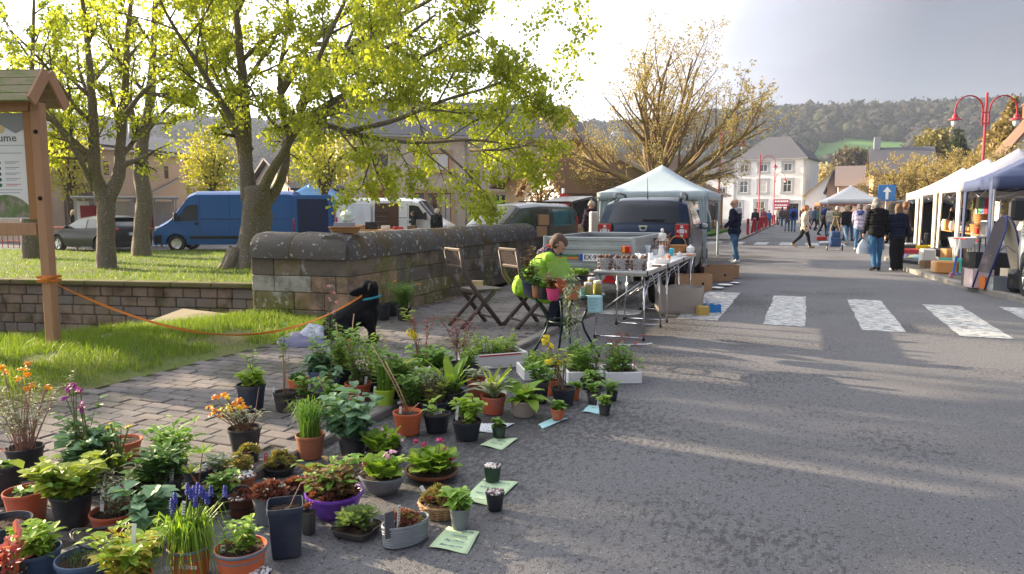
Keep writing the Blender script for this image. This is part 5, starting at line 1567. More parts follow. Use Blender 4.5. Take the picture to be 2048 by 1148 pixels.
C.side_patch('front_side_window',[(1.62,.98),(2.2,.97),(2.85,.97)],[(1.62,1.35),(2.0,1.33),(2.35,1.24)],mat('bright_window',(.12,.15,.16),(.06,.08,.09),rough=.05,spec=.8,scale=3))
C.side_patch('door_seam',[(1.58,.35),(1.592,.35)],[(1.58,1.36),(1.592,1.36)],DARK,off=.003)
for sx in (-1,1):
 C.part('tail_lamp',TAILR,((sx * .74,.1,.93),(.28,.2,.13)),b=.04); C.part('wing_mirror',C.paint,((sx * 1.0,2.65,1.02),(.2,.1,.13)),b=.03)
C.part('rear_bumper',BLACK,((0,.02,.36),(1.5,.08,.18)),b=.03); plate(C,(0,-.012,.76))
C.part('roof_spoiler',BLACK,((0,.48,1.43),(1.2,.22,.03)),b=.01)
a_,c_ = D(1421,470,41),D(1300,470,42)
pr = [(0,.9),(.03,1.1),(.14,1.50),(.3,1.60),(1.8,1.62),(2.1,1.55),(2.6,1.08),(3.55,.95),(3.75,.75),(3.8,.55)]
C = Car('teal_car','teal compact off-road car parked by the village hall','car',(a_.x,a_.y,0),head(a_,c_),pr,1.7,1.0,tumble=.14,zl=.32,wheels=(.65,3.05),wr=.34,paint=paint('teal',(.02,.16,.17),.3,.2))
C.side_patch('side_window',[(.3,1.08),(1.0,1.06)],[(.42,1.46),(1.0,1.48)],PANE); C.side_patch('side_window',[(1.1,1.05),(2.3,1.04)],[(1.1,1.48),(1.85,1.46)],PANE)
C.top_patch('windscreen',2.12,2.56,.86,.92,GLASSD)
C = van('white_camper','tall white van with louvred side parked beside the crossing',(4.30,9.3,0),(4.36,14.9,0),mat('paint_cream_white',(.70,.70,.68),(.62,.62,.60),rough=.4,scale=1.5),L=5.6,H=2.6,W=2.1,z=.09)
for k in range(6): C.part('louvre',GUTTER,((-1.05,4.6,1.0 + k * .05),(.04,.5,.02)),b=.004)
# ================================================================ PEOPLE AND ANIMALS
def capsule(mb,a,c,ra,rb,n=12):
 a = Vector(a); c = Vector(c); ax = c - a; L = ax.length
 ax = ax / L if L > 1e-6 else V3((0,0,1))
 pts,rs = [],[]
 for k in range(5):
  q = PI / 2 * k / 4.0; pts.append(a - ax * ra * cos(q)); rs.append(max(ra * sin(q),ra * .04))
 for k in range(5):
  q = PI / 2 * (1 - k / 4.0); pts.append(c + ax * rb * cos(q)); rs.append(max(rb * sin(q),rb * .04))
 mb.tube(pts,rs,n)
def fuse(name,caps,voxel,smooth_it=4):
 mb = MB()
 for a,c,ra,rb,m in caps: capsule(mb,a,c,ra,rb)
 me = mb.mesh(name,[])
 o = bpy.data.objects.new('tmp',me); COL.objects.link(o)
 md = o.modifiers.new('r','REMESH'); md.mode = 'VOXEL'; md.voxel_size = voxel
 sm = o.modifiers.new('s','SMOOTH'); sm.factor = .5; sm.iterations = smooth_it
 dg = bpy.context.evaluated_depsgraph_get()
 res = bpy.data.meshes.new_from_object(o.evaluated_get(dg)); bpy.data.objects.remove(o)
 res.name = name
 npoly = len(res.polygons)
 cen = np.zeros(npoly * 3); res.polygons.foreach_get('center',cen); cen = cen.reshape(-1,3)
 best = np.full(npoly,9.0); idx = np.zeros(npoly,dtype=np.int32)
 for a,c,ra,rb,m in caps:
  a = np.array(a[:]); c = np.array(c[:]); ab = c - a; L2 = max(ab @ ab,1e-9)
  t = np.clip(((cen - a) @ ab) / L2,0,1)
  dd = np.linalg.norm(cen - a - t[:,None] * ab,axis=1) - (ra + (rb - ra) * t)
  k = dd < best; best[k] = dd[k]; idx[k] = m
 res.polygons.foreach_set('material_index',idx)
 res.polygons.foreach_set('use_smooth',np.ones(npoly,dtype=bool))
 return res
def folds(me,idxs,amp,kind='fold',z0=0,z1=9):
 nv = len(me.vertices); co = np.zeros(nv * 3); me.vertices.foreach_get('co',co); co = co.reshape(-1,3)
 no = np.zeros(nv * 3); me.vertices.foreach_get('normal',no); no = no.reshape(-1,3)
 npoly = len(me.polygons); mi = np.zeros(npoly,dtype=np.int32); me.polygons.foreach_get('material_index',mi)
 mask = np.zeros(nv,dtype=bool)
 for p in me.polygons:
  if mi[p.index] in idxs:
   for v in p.vertices: mask[v] = True
 for i in np.nonzero(mask)[0]:
  p = co[i]
  if kind == 'quilt': d = amp * (abs(sin(p[2] * PI / .075)) - .5)
  else: d = amp * (mnoise.noise(V3((p[0] * 9,p[1] * 9,p[2] * 5))) + .6 * mnoise.noise(V3((p[0] * 20,p[1] * 20,p[2] * 11 + 4))))
  co[i] = p + no[i] * d
 me.vertices.foreach_set('co',co.ravel()); me.update()
def cloth(name,c,amt=.8): return mat('cloth_' + name,c,tuple(q * .72 for q in c),rough=.9,scale=18,bump=.25,bscale=160,spec=.2)
SHOEW = cloth('white_trainer',(.62,.61,.59)); SHOEB = cloth('black_shoe',(.02,.02,.021)); SHOET = cloth('tan_shoe',(.42,.30,.19))
JEAN = mat('denim',(.045,.115,.215),(.028,.07,.14),rough=.9,scale=9,bump=.25,bscale=140,col3=(.08,.17,.29),scale3=6)
JEANL = mat('light_denim',(.16,.26,.38),(.10,.18,.28),rough=.9,scale=9,bump=.2)
BLKC = cloth('black',(.014,.014,.016)); NAVYC = cloth('navy',(.012,.017,.040))
LIPM = mat('lips',(.38,.14,.12),rough=.5); EYEM = mat('eye_dark',(.03,.025,.02),rough=.3)
def person(name,label,loc,face,H=1.72,top=NAVYC,legs=JEAN,shoes=SHOEB,hair=None,hairc=(.08,.05,.03),hair_len=0,bald=False,lean=0.,head_turn=0.,head_tilt=0.,
   armL=(5,8,15),armR=(-5,8,15),legL=(10,5),legR=(-14,12),wide=1.0,slim=1.0,hood=None,quilt=False,hem=.91,voxel=.011,detail=True,sit=False,glasses=False,cap=None,group=None,skin=None,zoff=None,collar=None,lap=False):
 sk = skin or SKIN
 hm = mat('hair_%d_%d_%d' % tuple(int(c * 100) for c in hairc),hairc,tuple(c * .6 for c in hairc),rough=.7,scale=30,stretch=(4,4,.6),bump=.5,bscale=90)
 ms = [sk,hm,top,legs,shoes,hood or top,LIPM,EYEM,cap or top,collar or top]
 s = H / 1.75
 caps = []
 hip = V3((0,0,.93))
 def rx(v,a):  # pitch: positive leans towards the front (-y)
  c_,s_ = cos(a),sin(a); return V3((v.x,v.y * c_ - v.z * s_,v.y * s_ + v.z * c_))
 ln = R(lean)
 def tor(x,y,z): return hip + rx(V3((x,y,z - .93)),ln)
 feet = []
 for sx,(f,k) in ((-1,legL),(1,legR)):
  h = hip + V3((sx * .092,0,-.02)); f,k = R(f),R(k)
  kn = h + V3((sx * .012,-sin(f),-cos(f))) * .43
  g = f - k
  an = kn + V3((0,-sin(g),-cos(g))) * .42
  w = wide
  caps.append((h,kn,.098 * slim * (1 + (w - 1) * .3),.066 * slim * w,3)); caps.append((kn,an + (kn - an) * .02,.066 * slim * w,.05 * w * (1 + (w - 1) * .6),3))
  if lap: caps.append((h + V3((0,.02,.03)),h.lerp(kn,.62) + V3((0,0,.02)),.155,.135,2)); caps.append((h.lerp(kn,.3) + V3((0,0,-.04)),h.lerp(kn,.62) + V3((0,0,-.09)),.11,.10,2))
  tilt = -g * .75 if not sit else 0
  fd = V3((sx * .18,-cos(tilt),sin(tilt) * -1 if g < 0 else 0)).normalized()
  heel = an + V3((0,.035,-.045)); toe = an + fd * .17 + V3((0,0,-.05))
  caps.append((heel,toe,.043,.034,4)); caps.append((an,an + fd * .06 + V3((0,0,-.03)),.044,.04,4))
  feet += [heel.z - .043,toe.z - .034]
 caps.append((hip + V3((-.065,0,-.01)),hip + V3((.065,0,-.01)),.118 * slim,.118 * slim,2 if hem < .9 else 3))
 caps.append((tor(-.06,.0,hem),tor(.06,.0,hem),.138 * slim,.138 * slim,2))
 caps.append((tor(-.055,0,1.05),tor(.055,0,1.05),.132 * slim,.132 * slim,2))
 caps.append((tor(-.075,.01,1.22),tor(.075,.01,1.22),.135 * slim,.135 * slim,2)); caps.append((tor(-.085,.015,1.34),tor(.085,.015,1.34),.118 * slim,.118 * slim,2))
 caps.append((tor(-.155,.015,1.425),tor(.155,.015,1.425),.072 * slim,.072 * slim,2)); caps.append((tor(0,.02,1.44),tor(0,.005,1.50),.075,.062,9))
 nk0,nk1 = tor(0,.01,1.47),tor(0,-.012,1.56)
 caps.append((nk0,nk1,.056,.052,0))
 hc = nk1 + V3((0,-.015,.075)); hz = MR(R(head_turn),3,'Z') @ MR(R(head_tilt) ,3,'X')
 def hd(x,y,z): return hc + hz @ V3((x,y,z))
 caps += [(hd(0,.015,.035),hd(0,-.012,.03),.092,.088,0),(hd(0,-.02,-.03),hd(0,-.035,-.075),.072,.046,0),(hd(0,-.03,.0),hd(0,-.03,-.05),.066,.058,0)]
 if detail:
  caps += [(hd(0,-.098,.005),hd(0,-.112,-.028),.012,.017,0),(hd(-.088,.015,.0),hd(-.09,.02,-.02),.018,.014,0),(hd(.088,.015,.0),hd(.09,.02,-.02),.018,.014,0)]
  caps += [(hd(-.022,-.086,-.058),hd(.022,-.086,-.058),.0085,.0085,6),(hd(-.034,-.089,.008),hd(-.030,-.091,.008),.0115,.0115,7),(hd(.034,-.089,.008),hd(.030,-.091,.008),.0115,.0115,7)]
  caps += [(hd(-.045,-.088,.03),hd(-.018,-.094,.032),.009,.008,0),(hd(.045,-.088,.03),hd(.018,-.094,.032),.009,.008,0)]
 if not bald:
  caps += [(hd(0,.03,.055),hd(0,-.03,.062),.096,.078,1),(hd(-.03,.045,.0),hd(.03,.045,.0),.076,.076,1)]
  if hair_len > 0:
   for xx in (-.05,0,.05):
    caps.append((hd(xx,.05,.02),hd(xx * .9,.10,-hair_len * .55),.055,.05,1)); caps.append((hd(xx * .9,.10,-hair_len * .5),hd(xx * .8,.105,-hair_len),.05,.028,1))
  elif hair_len < 0:   # ponytail
   caps += [(hd(0,.10,.05),hd(0,.15,-.03),.03,.038,1),(hd(0,.15,-.03),hd(0,.15,-.18),.038,.018,1)]
 if cap:
  caps += [(hd(0,.03,.07),hd(0,-.03,.075),.098,.09,8),(hd(-.03,-.10,.055),hd(.03,-.10,.055),.022,.022,8),(hd(-.025,-.14,.048),hd(.025,-.14,.048),.014,.014,8)]
 if hood is not None:
  caps += [(tor(-.07,.09,1.46),tor(.07,.09,1.46),.07,.07,5),(tor(-.05,.12,1.40),tor(.05,.12,1.40),.06,.06,5),(tor(-.085,.02,1.475),tor(-.04,.08,1.48),.04,.05,5),(tor(.085,.02,1.475),tor(.04,.08,1.48),.04,.05,5)]
 for sx,(f,o_,e) in ((-1,armL),(1,armR)):
  sh = tor(sx * .19,.015,1.425); f,o_,e = R(f) + ln * .3,R(o_),R(e)
  d1 = V3((sx * sin(o_),-sin(f) * cos(o_),-cos(f) * cos(o_))).normalized()
  el = sh + d1 * .29
  d2 = V3((sx * sin(o_) * .3 - (sx * .25 if e > .6 else 0),-sin(f + e),-cos(f + e))).normalized()
  wr = el + d2 * .245
  caps.append((sh,el,.068 * slim,.055 * slim,2)); caps.append((el,wr,.055 * slim,.043 * slim,2))
  pm = wr + d2 * .075
  caps.append((wr + d2 * .01,pm,.030,.032,0))
  side = d2.cross(V3((sx,0,0))).normalized() if abs(d2.x) < .9 else V3((0,1,0))
  if detail:
   for q in range(4):
    b0 = pm + side * ((q - 1.5) * .019) + d2 * .022
    lf = (.052,.062,.066,.056)[q]
    m1 = b0 + d2 * lf * .55 - V3((sx,0,0)) * .006; caps.append((b0,m1,.0095,.0088,0)); caps.append((m1,m1 + (d2 * .75 - V3((sx,0,0)) * .6).normalized() * lf * .5,.0088,.0075,0))
   th0 = wr + d2 * .03 - side * .028; caps.append((th0,th0 + (d2 * .7 - side * .7).normalized() * .05,.0115,.009,0))
 mn = min(feet); up = (-mn if zoff is None else zoff)
 caps = [(V3((a.x,a.y,a.z + up)) * s,V3((c_.x,c_.y,c_.z + up)) * s,ra * s,rb * s,m) for a,c_,ra,rb,m in caps]
 me = fuse('body',caps,voxel)
 if quilt: folds(me,{2},.016,'quilt')
 folds(me,{2,3} if not quilt else {3},.012 if voxel < .015 else .008)
 for m in ms: me.materials.append(m)
 o = ob(name,me,None,loc=loc,rz=PI - R(face),label=label,cat='person',group=group)
 if glasses:
  b = MB()
  for sx in (-1,1):
   c_ = hd(sx * .034,-.104,.008)
   pts = [c_ + hz @ V3((cos(a) * .027,0,sin(a) * .02)) for a in np.linspace(0,2 * PI,13)]
   b.tube([(p + V3((0,0,up))) * s for p in pts],.0025,5,cap=False)
   b.tube([(p + V3((0,0,up))) * s for p in (hd(sx * .06,-.10,.012),hd(sx * .092,.01,.012))],.0025,5)
  ob('glasses',b,BLACK,o)
 return o
def foot_at(px,py,z=0.0): return G(px,py,z)
def px_h(p,py_top):
 return zat(p,py_top) - p.z
LV = 22  # the camera looks 22 degrees left of the street; world headings: away from the camera = -22
AWAY = -22
p = foot_at(1467,526)
person('person','bald man in navy jacket and jeans standing by the cardboard boxes',p,AWAY - 42,H=1.76,top=NAVYC,legs=JEAN,shoes=SHOEW,bald=True,head_turn=28,armL=(8,14,55),armR=(-12,22,62),legL=(3,2),legR=(-9,7),hood=cloth('grey_hood',(.36,.37,.40)),glasses=True,slim=1.12,hem=.86)
p = foot_at(1749,541)
person('person','woman in black quilted jacket and blue jeans, seen from behind',p,AWAY + 8,H=1.74,top=BLKC,legs=mat('bright_denim',(.04,.13,.27),(.03,.10,.21),rough=.9,scale=9,bump=.2),shoes=SHOEB,hairc=(.30,.29,.28),hair_len=.10,head_turn=-55,armL=(4,10,12),armR=(6,10,20),legL=(4,3),legR=(-12,10),quilt=True,hood=BLKC,slim=1.05,glasses=True)
p = foot_at(1791,541)
person('person','girl in navy quilted jacket and wide black trousers with long brown hair',p,AWAY + 4,H=1.60,top=NAVYC,legs=BLKC,shoes=SHOEW,hairc=(.20,.12,.07),hair_len=.30,armL=(4,12,14),armR=(4,12,14),legL=(5,2),legR=(-7,4),quilt=True,hood=NAVYC,wide=1.55,slim=1.08,head_turn=-10)
p = foot_at(1608,496)
person('person','woman with ginger ponytail in a cream jacket walking in the sun',p,80,H=1.68,top=cloth('cream',(.66,.55,.43)),legs=BLKC,shoes=SHOET,hairc=(.36,.15,.05),hair_len=-1,legL=(-22,22),legR=(20,6),armL=(-18,10,30),armR=(14,10,30),slim=1.12,hem=.80,voxel=.013)
p = foot_at(1717,502)
person('person','person in lilac jacket and jeans with blue hood looking at a stall',p,AWAY + 30,H=1.68,top=cloth('lilac',(.38,.36,.50)),legs=JEAN,shoes=SHOEW,hairc=(.16,.13,.12),hair_len=0,hood=cloth('blue_hood',(.05,.07,.22)),head_turn=-35,voxel=.013,slim=1.08,armL=(8,10,30),armR=(10,10,40))
p = foot_at(1691,488)
person('person','blonde person in black cardigan and pale jeans at the market',p,AWAY - 10,H=1.66,top=BLKC,legs=JEANL,shoes=SHOET,hairc=(.50,.38,.22),hair_len=.12,voxel=.015,slim=1.05)
p = foot_at(1672,482)
person('person','person in olive coat behind the shopping trolley',p,AWAY + 60,H=1.64,top=cloth('olive',(.20,.17,.085)),legs=BLKC,shoes=SHOEB,hairc=(.55,.52,.48),voxel=.015,hem=.78,armL=(30,8,40),armR=(30,8,40))
p = foot_at(1647,471)
bp = person('person','man in black leaning over a stall with a blue backpack',p,75,H=1.74,top=BLKC,legs=BLKC,shoes=SHOEB,hairc=(.06,.04,.03),lean=28,voxel=.016,armL=(40,8,30),armR=(35,8,30))
p = foot_at(1574,463)
person('person','man in dark brown coat walking up the street',p,AWAY + 25,H=1.74,top=cloth('brown_coat',(.10,.075,.065)),legs=JEAN,shoes=SHOEB,hairc=(.05,.04,.035),voxel=.018,hem=.76,legL=(16,6),legR=(-18,16))
p = foot_at(1586,464)
person('person','man in bright blue jacket with black shoulder bag',p,AWAY + 25,H=1.78,top=cloth('bright_blue',(.03,.09,.40)),legs=JEAN,shoes=SHOEB,hairc=(.05,.04,.035),voxel=.018,legL=(-14,12),legR=(16,6))
p = foot_at(1509,466)
person('person','youth in dark hooded coat by the red bollards',p,190,H=1.55,top=cloth('charcoal',(.03,.03,.035)),legs=JEANL,shoes=SHOEB,hairc=(.05,.04,.03),voxel=.018,hood=cloth('charcoal_hood',(.03,.03,.035)))
for i,(px,py,c,lab,hh) in enumerate(((1526,457,(.30,.08,.12),'person in pink striped top beyond the bollards',1.6),(1537,455,(.06,.16,.36),'child in light blue coat beyond the bollards',1.45),(1556,452,(.55,.50,.42),'person in pale coat far up the street',1.68),
          (1563,453,(.10,.08,.07),'person in dark coat far up the street beside the pale one',1.72),(1628,459,(.06,.09,.16),'person in slate blue top near the orange tent',1.7),(1620,456,(.35,.33,.31),'person in grey top by the barn door',1.65),(1604,452,(.04,.04,.05),'person in black by the white house wall',1.7))):
 person('person',lab,foot_at(px,py),[200,190,170,AWAY,60,150,180][i],H=hh,top=cloth('far_%d' % i,c),legs=JEAN if i % 2 else BLKC,hairc=[(.10,.06,.04),(.3,.2,.1),(.4,.3,.2),(.05,.04,.03)][i % 4],voxel=.022,detail=False,group='people far up the street')
for i,(px,py,c,lab,f_) in enumerate(((1697,482,(.30,.12,.10),'person in brick red jumper at the far white tent',40),(1733,489,(.05,.06,.09),'person in dark anorak beside the blue cool box',80),(1660,474,(.45,.42,.36),'person in stone grey coat near the red toolbox',20),(1636,462,(.08,.16,.10),'person in dark green fleece before the orange tent',100))):
 person('person',lab,foot_at(px,py),f_,H=1.68,top=cloth('mid_%d' % i,c),legs=(JEAN,BLKC)[i % 2],hairc=[(.12,.07,.04),(.3,.28,.26),(.35,.22,.12)][i % 3],voxel=.018,detail=False,hair_len=.1 * (i % 2))
p = Vector(at_px(1172,26.5,0))
person('person','man in beige cap and dark jacket bending behind the trailer',p,AWAY + 130,H=1.80,top=cloth('aubergine',(.030,.018,.040)),legs=BLKC,shoes=SHOEB,hairc=(.3,.3,.3),lean=18,cap=cloth('beige_cap',(.38,.34,.27)),head_tilt=25,armL=(40,8,25),armR=(45,8,25),voxel=.013,collar=cloth('maroon_collar',(.16,.03,.05)))
p = Vector(at_px(873,32.5,-.2))
person('person','white-haired man in black with a backpack beside the white van',p,AWAY,H=1.72,top=BLKC,legs=JEAN,hairc=(.6,.6,.6),voxel=.016)
bp2 = p
p = Vector(at_px(826,34,-.2))
person('person','person in dark coat at the open side door of the white van',p,AWAY - 90,H=1.62,top=cloth('dark_grey',(.035,.035,.04)),legs=BLKC,hairc=(.07,.05,.04),voxel=.018,hem=.8)
p = Vector(at_px(146,33,-.2))
person('person','blonde woman in black coat behind the hatchback',p,60,H=1.66,top=BLKC,legs=BLKC,hairc=(.62,.48,.28),hair_len=.12,voxel=.016)
p = Vector(at_px(1921,22.5,.09))
person('person','stallholder in black with hand at the mouth under the navy tent',p,205,H=1.66,top=BLKC,legs=BLKC,hairc=(.45,.26,.14),hair_len=.1,armL=(40,10,110),armR=(15,10,60),voxel=.014)
p = Vector(at_px(1811,23.5,.09))
person('person','brown-haired woman in dark coat beside the cream tent',p,60,H=1.64,top=cloth('dark_brown',(.05,.035,.03)),legs=BLKC,hairc=(.20,.10,.05),hair_len=.1,voxel=.014)
chair2 = G(1046,652,PAVE_Z)
LIMEJ = mat('lime_jacket',(.26,.50,.03),(.20,.42,.025),rough=.7,scale=6,bump=.3,bscale=30)
FLOR = mat('floral_scarf',(.03,.03,.06),(.45,.25,.30),rough=.85,scale=32,thr=(.56,.60))
sw_ = person('person','person in lime green jacket and floral scarf bending forward on a folding chair',(chair2.x + .02,chair2.y + .02,PAVE_Z),68,H=1.66,top=LIMEJ,legs=mat('dark_trousers',(.014,.016,.028),rough=.9),shoes=SHOEB,hairc=(.13,.085,.06),lean=40,head_tilt=38,legL=(86,100),legR=(88,84),armL=(20,6,45),armR=(10,10,50),slim=1.12,hem=.97,hood=FLOR,sit=True,lap=True,zoff=-.40,collar=FLOR)
def backpack(label,p,face,z,c,k=1.0,lean=0):
 b = MB(); b.box((0,0,0),(.30 * k,.17 * k,.44 * k),b=.06); b.box((0,.10 * k,-.08),(.22 * k,.07 * k,.2 * k),b=.03)
 o = ob('backpack',b,cloth('pack_' + label[:9].replace(' ','_'),c),loc=(p[0],p[1],z),rz=PI - R(face),label=label,cat='backpack',smooth=True,angle=60)
 o.rotation_euler = (R(lean),0,PI - R(face))
 for sx in (-1,1):
  b = MB(); b.tube([(sx * .09,-.07,.19),(sx * .1,-.16,.24),(sx * .1,-.20,.16)],.014,5); ob('strap',b,BLACK,o)
 return o
f = R(75); q = foot_at(1647,471)
backpack('blue backpack on the back of the man in black',(q.x - sin(f) * .02,q.y - cos(f) * .02),75,1.42,(.03,.05,.20),lean=28)
f = R(AWAY); backpack('black backpack worn by the white-haired man',(bp2.x - sin(f) * .21,bp2.y - cos(f) * .21),AWAY,1.03,(.02,.02,.022))
f = R(AWAY + 25); q = foot_at(1586,464); backpack('black shoulder bag of the man in bright blue',(q.x - sin(f) * .22,q.y - cos(f) * .22),AWAY + 25,1.2,(.015,.015,.02))
dp = G(703,684,PAVE_Z)
DOGM = mat('black_fur',(.006,.006,.008),(.013,.013,.015),rough=.7,spec=.15,scale=40,bump=.4,bscale=150)
dc = []
def dcap(a,c_,ra,rb): dc.append((V3(a),V3(c_),ra,rb,0))
dcap((-.16,.0,.17),(-.02,.02,.25),.155,.15); dcap((-.02,.02,.25),(.12,.04,.36),.15,.14); dcap((.12,.04,.36),(.20,.05,.45),.135,.11)
dcap((.20,.05,.45),(.22,.05,.56),.095,.085); dcap((.19,.05,.30),(.20,.06,.20),.115,.08)   # neck,chest
for yy in (-.06,.12): dcap((.19,yy,.30),(.22,yy,.14),.06,.042); dcap((.22,yy,.14),(.225,yy,.03),.040,.034); dcap((.225,yy,.028),(.275,yy - .01,.024),.034,.028)
for yy in (-.13,.15): dcap((-.17,yy,.14),(-.02,yy * 1.15,.13),.11,.075); dcap((-.02,yy * 1.15,.12),(-.12,yy * 1.2,.045),.055,.036); dcap((-.12,yy * 1.2,.035),(.05,yy * 1.2,.028),.034,.03)
dcap((.215,.05,.585),(.185,.04,.60),.092,.088); dcap((.16,.03,.585),(.06,.0,.555),.066,.046); dcap((.06,0,.555),(.025,-.008,.548),.046,.038)   # skull,muzzle
dcap((.02,-.01,.562),(.012,-.012,.562),.018,.016); dcap((.09,.005,.535),(.04,-.005,.528),.03,.024)
dcap((.235,-.045,.635),(.215,-.085,.575),.032,.020); dcap((.255,.13,.635),(.26,.165,.58),.032,.020)
dcap((-.26,.02,.09),(-.36,.06,.035),.038,.028); dcap((-.36,.06,.035),(-.46,-.02,.025),.028,.018)
me = fuse('body',dc,.012,3); me.materials.append(DOGM)
dog = thing('dog','black dog sitting on the paving with its head turned aside','dog',(dp.x,dp.y,PAVE_Z),YAW + R(6))
ob('body',me,None,dog)
b = MB(); pts = [V3((.208 + cos(a) * .108,.05 + sin(a) * .105,.485 + cos(a) * .02)) for a in np.linspace(0,2 * PI,19)]; b.tube(pts,.013,6,cap=False,flat=1.6); ob('collar',b,mat('turquoise_webbing',(.03,.30,.38),rough=.7),dog,smooth=True)
b = MB(); b.ball((.135,-.052,.615),.011,8,6); ob('eye',b,EYEM,dog,smooth=True)
b = MB(); b.ball((.008,-.012,.565),(.014,.016,.012),8,6); ob('nose',b,RUBBER,dog,smooth=True)
ORW = mat('orange_webbing',(.72,.23,.035),(.62,.18,.03),rough=.75,scale=20)
A_ = V3((dp.x,dp.y,PAVE_Z)) + MR(YAW + R(6),3,'Z') @ V3((.13,-.03,.52))
Bp = V3((pb.x,pb.y,.78)) + V3((.05,-.06,0))
b = MB(); pts = []
for k in range(25):
 t_ = k / 24; q = A_.lerp(Bp,t_); q.z = lerp(A_.z,Bp.z,t_) - 2.35 * t_ * (1 - t_) * (1 - .3 * t_); q.z = max(q.z,.10); pts.append(q)
vs = []
for k,q in enumerate(pts):
 tw = .9 * sin(k * .45); u = V3((.0,sin(tw) * .013,cos(tw) * .013)); u.z = max(u.z,.006); vs += [q - u,q + u]
b.add(vs,[(2 * k,2 * k + 2,2 * k + 3,2 * k + 1) for k in range(24)])
ld = ob('dog_lead',b,ORW,label='long orange webbing lead from the board post to the dog',cat='dog lead')
sd_ = ld.modifiers.new('thickness','SOLIDIFY'); sd_.thickness = .004
b = MB()
for zz in (.76,.80): b.box((0,0,zz),(.165,.165,.03),rz=0,b=.004)
o = ob('loop',b,ORW,ld,(pb.x,pb.y,0),R(17))
b = MB(); b.ball((Bp.x,Bp.y,Bp.z),(.05,.04,.04),8,6,jit=.15); ob('knot',b,ORW,ld)
CHAIRM = mat('brown_resin',(.105,.080,.070),(.085,.064,.056),rough=.5,scale=6)
def folding_chair(label,p,rz):
 t = thing('folding_chair',label,'chair',p,rz,'folding garden chairs')
 for sy in (-1,1):
  b = MB(); b.tube([(.36,sy * .20,.0),(.02,sy * .20,.42),(-.16,sy * .20,.66),(-.22,sy * .20,.96)],[.020,.022,.022,.018],6,flat=1.4); ob('leg',b,CHAIRM,t,smooth=True)
  b = MB(); b.tube([(-.20,sy * .165,.0),(.06,sy * .165,.24),(.28,sy * .165,.44)],.020,6,flat=1.4); ob('leg',b,CHAIRM,t,smooth=True)
 for x,z,y in ((.27,.11,.20),(-.10,.09,.165),(.0,.435,.2)):
  b = MB(); b.box((x,0,z),(.035,2 * y,.025),b=.005); ob('crossbar',b,CHAIRM,t)
 b = MB()
 b.slab([(.38,-.17,.445),(.41,-.10,.445),(.42,0,.445),(.41,.10,.445),(.38,.17,.445),(.1,.20,.45),(-.04,.19,.45),(-.04,-.19,.45),(.1,-.20,.45)],(0,0,1),.028); ob('seat',b,CHAIRM,t)
 br = MB()
 Mb = MT((-.205,0,.86)) @ MR(R(-11),4,'Y')
 for z in (-.095,.115): br.box((0,0,z),(.022,.41,.04),M=Mb,b=.008)
 for sy in (-1,1): br.box((0,sy * .195,.01),(.022,.035,.2),M=Mb,b=.006)
 bk = ob('backrest',br,CHAIRM,t)
 for k in range(-4,5):
  for sg in (-1,1):
   b = MB(); b.box((0,0,0),(.010,.016,.25),b=.002)
   o = ob('lattice_bar',b.mesh('lattice_bar',CHAIRM),None,bk)
   o.matrix_local = Mb @ MT((0.004 * sg,k * .047,.01)) @ MR(sg * R(40),4,'X') @ Matrix.Scale(.86 if abs(k) < 4 else .5,4,(0,0,1))
 return t
folding_chair('brown folding chair with a small parcel on its seat',G(938,652,PAVE_Z),YAW + R(32))
folding_chair('brown folding chair holding the person in lime green',(chair2.x,chair2.y,PAVE_Z),YAW + R(32))
BLK = mat('lilac_fleece',(.20,.20,.30),(.14,.14,.22),rough=.95,scale=9,bump=.5,bscale=70); BLK2 = mat('pale_blue_fleece',(.50,.55,.66),(.42,.47,.60),rough=.95,scale=20,bump=.4,col3=(.72,.74,.80),scale3=14)
def heap(name,label,cx,cy,rx,ry,h,m,seed,z=PAVE_Z):
 b = MB()
 def fn(u,v):
  a = u * 2 * PI; r = v
  e = 1 + .22 * mnoise.noise(V3((cos(a) * 1.3,sin(a) * 1.3,seed)))
  x,y = cos(a) * r * rx * e,sin(a) * r * ry * e
  zz = h * (1 - r ** 2.6) * (.75 + .5 * mnoise.noise(V3((x * 7,y * 7,seed)))) + .035 * abs(mnoise.noise(V3((x * 13,y * 5,seed + 3)))) * (1 if r < .97 else 0)
  return (x,y,max(.004,zz + (.02 if r < .95 else 0)))
 b.grid(fn,48,16)
 return ob(name,b,m,loc=(cx,cy,z),smooth=True,label=label,cat='blanket')
q = G(622,686,PAVE_Z); o = heap('blanket','crumpled lilac fleece blanket lying beside the dog',q.x,q.y,.42,.28,.12,BLK,2)
q = G(632,668,PAVE_Z + .10); heap('blanket','pale blue spotted blanket bundled on the lilac one',q.x,q.y,.20,.15,.13,BLK2,6,z=PAVE_Z + .07)
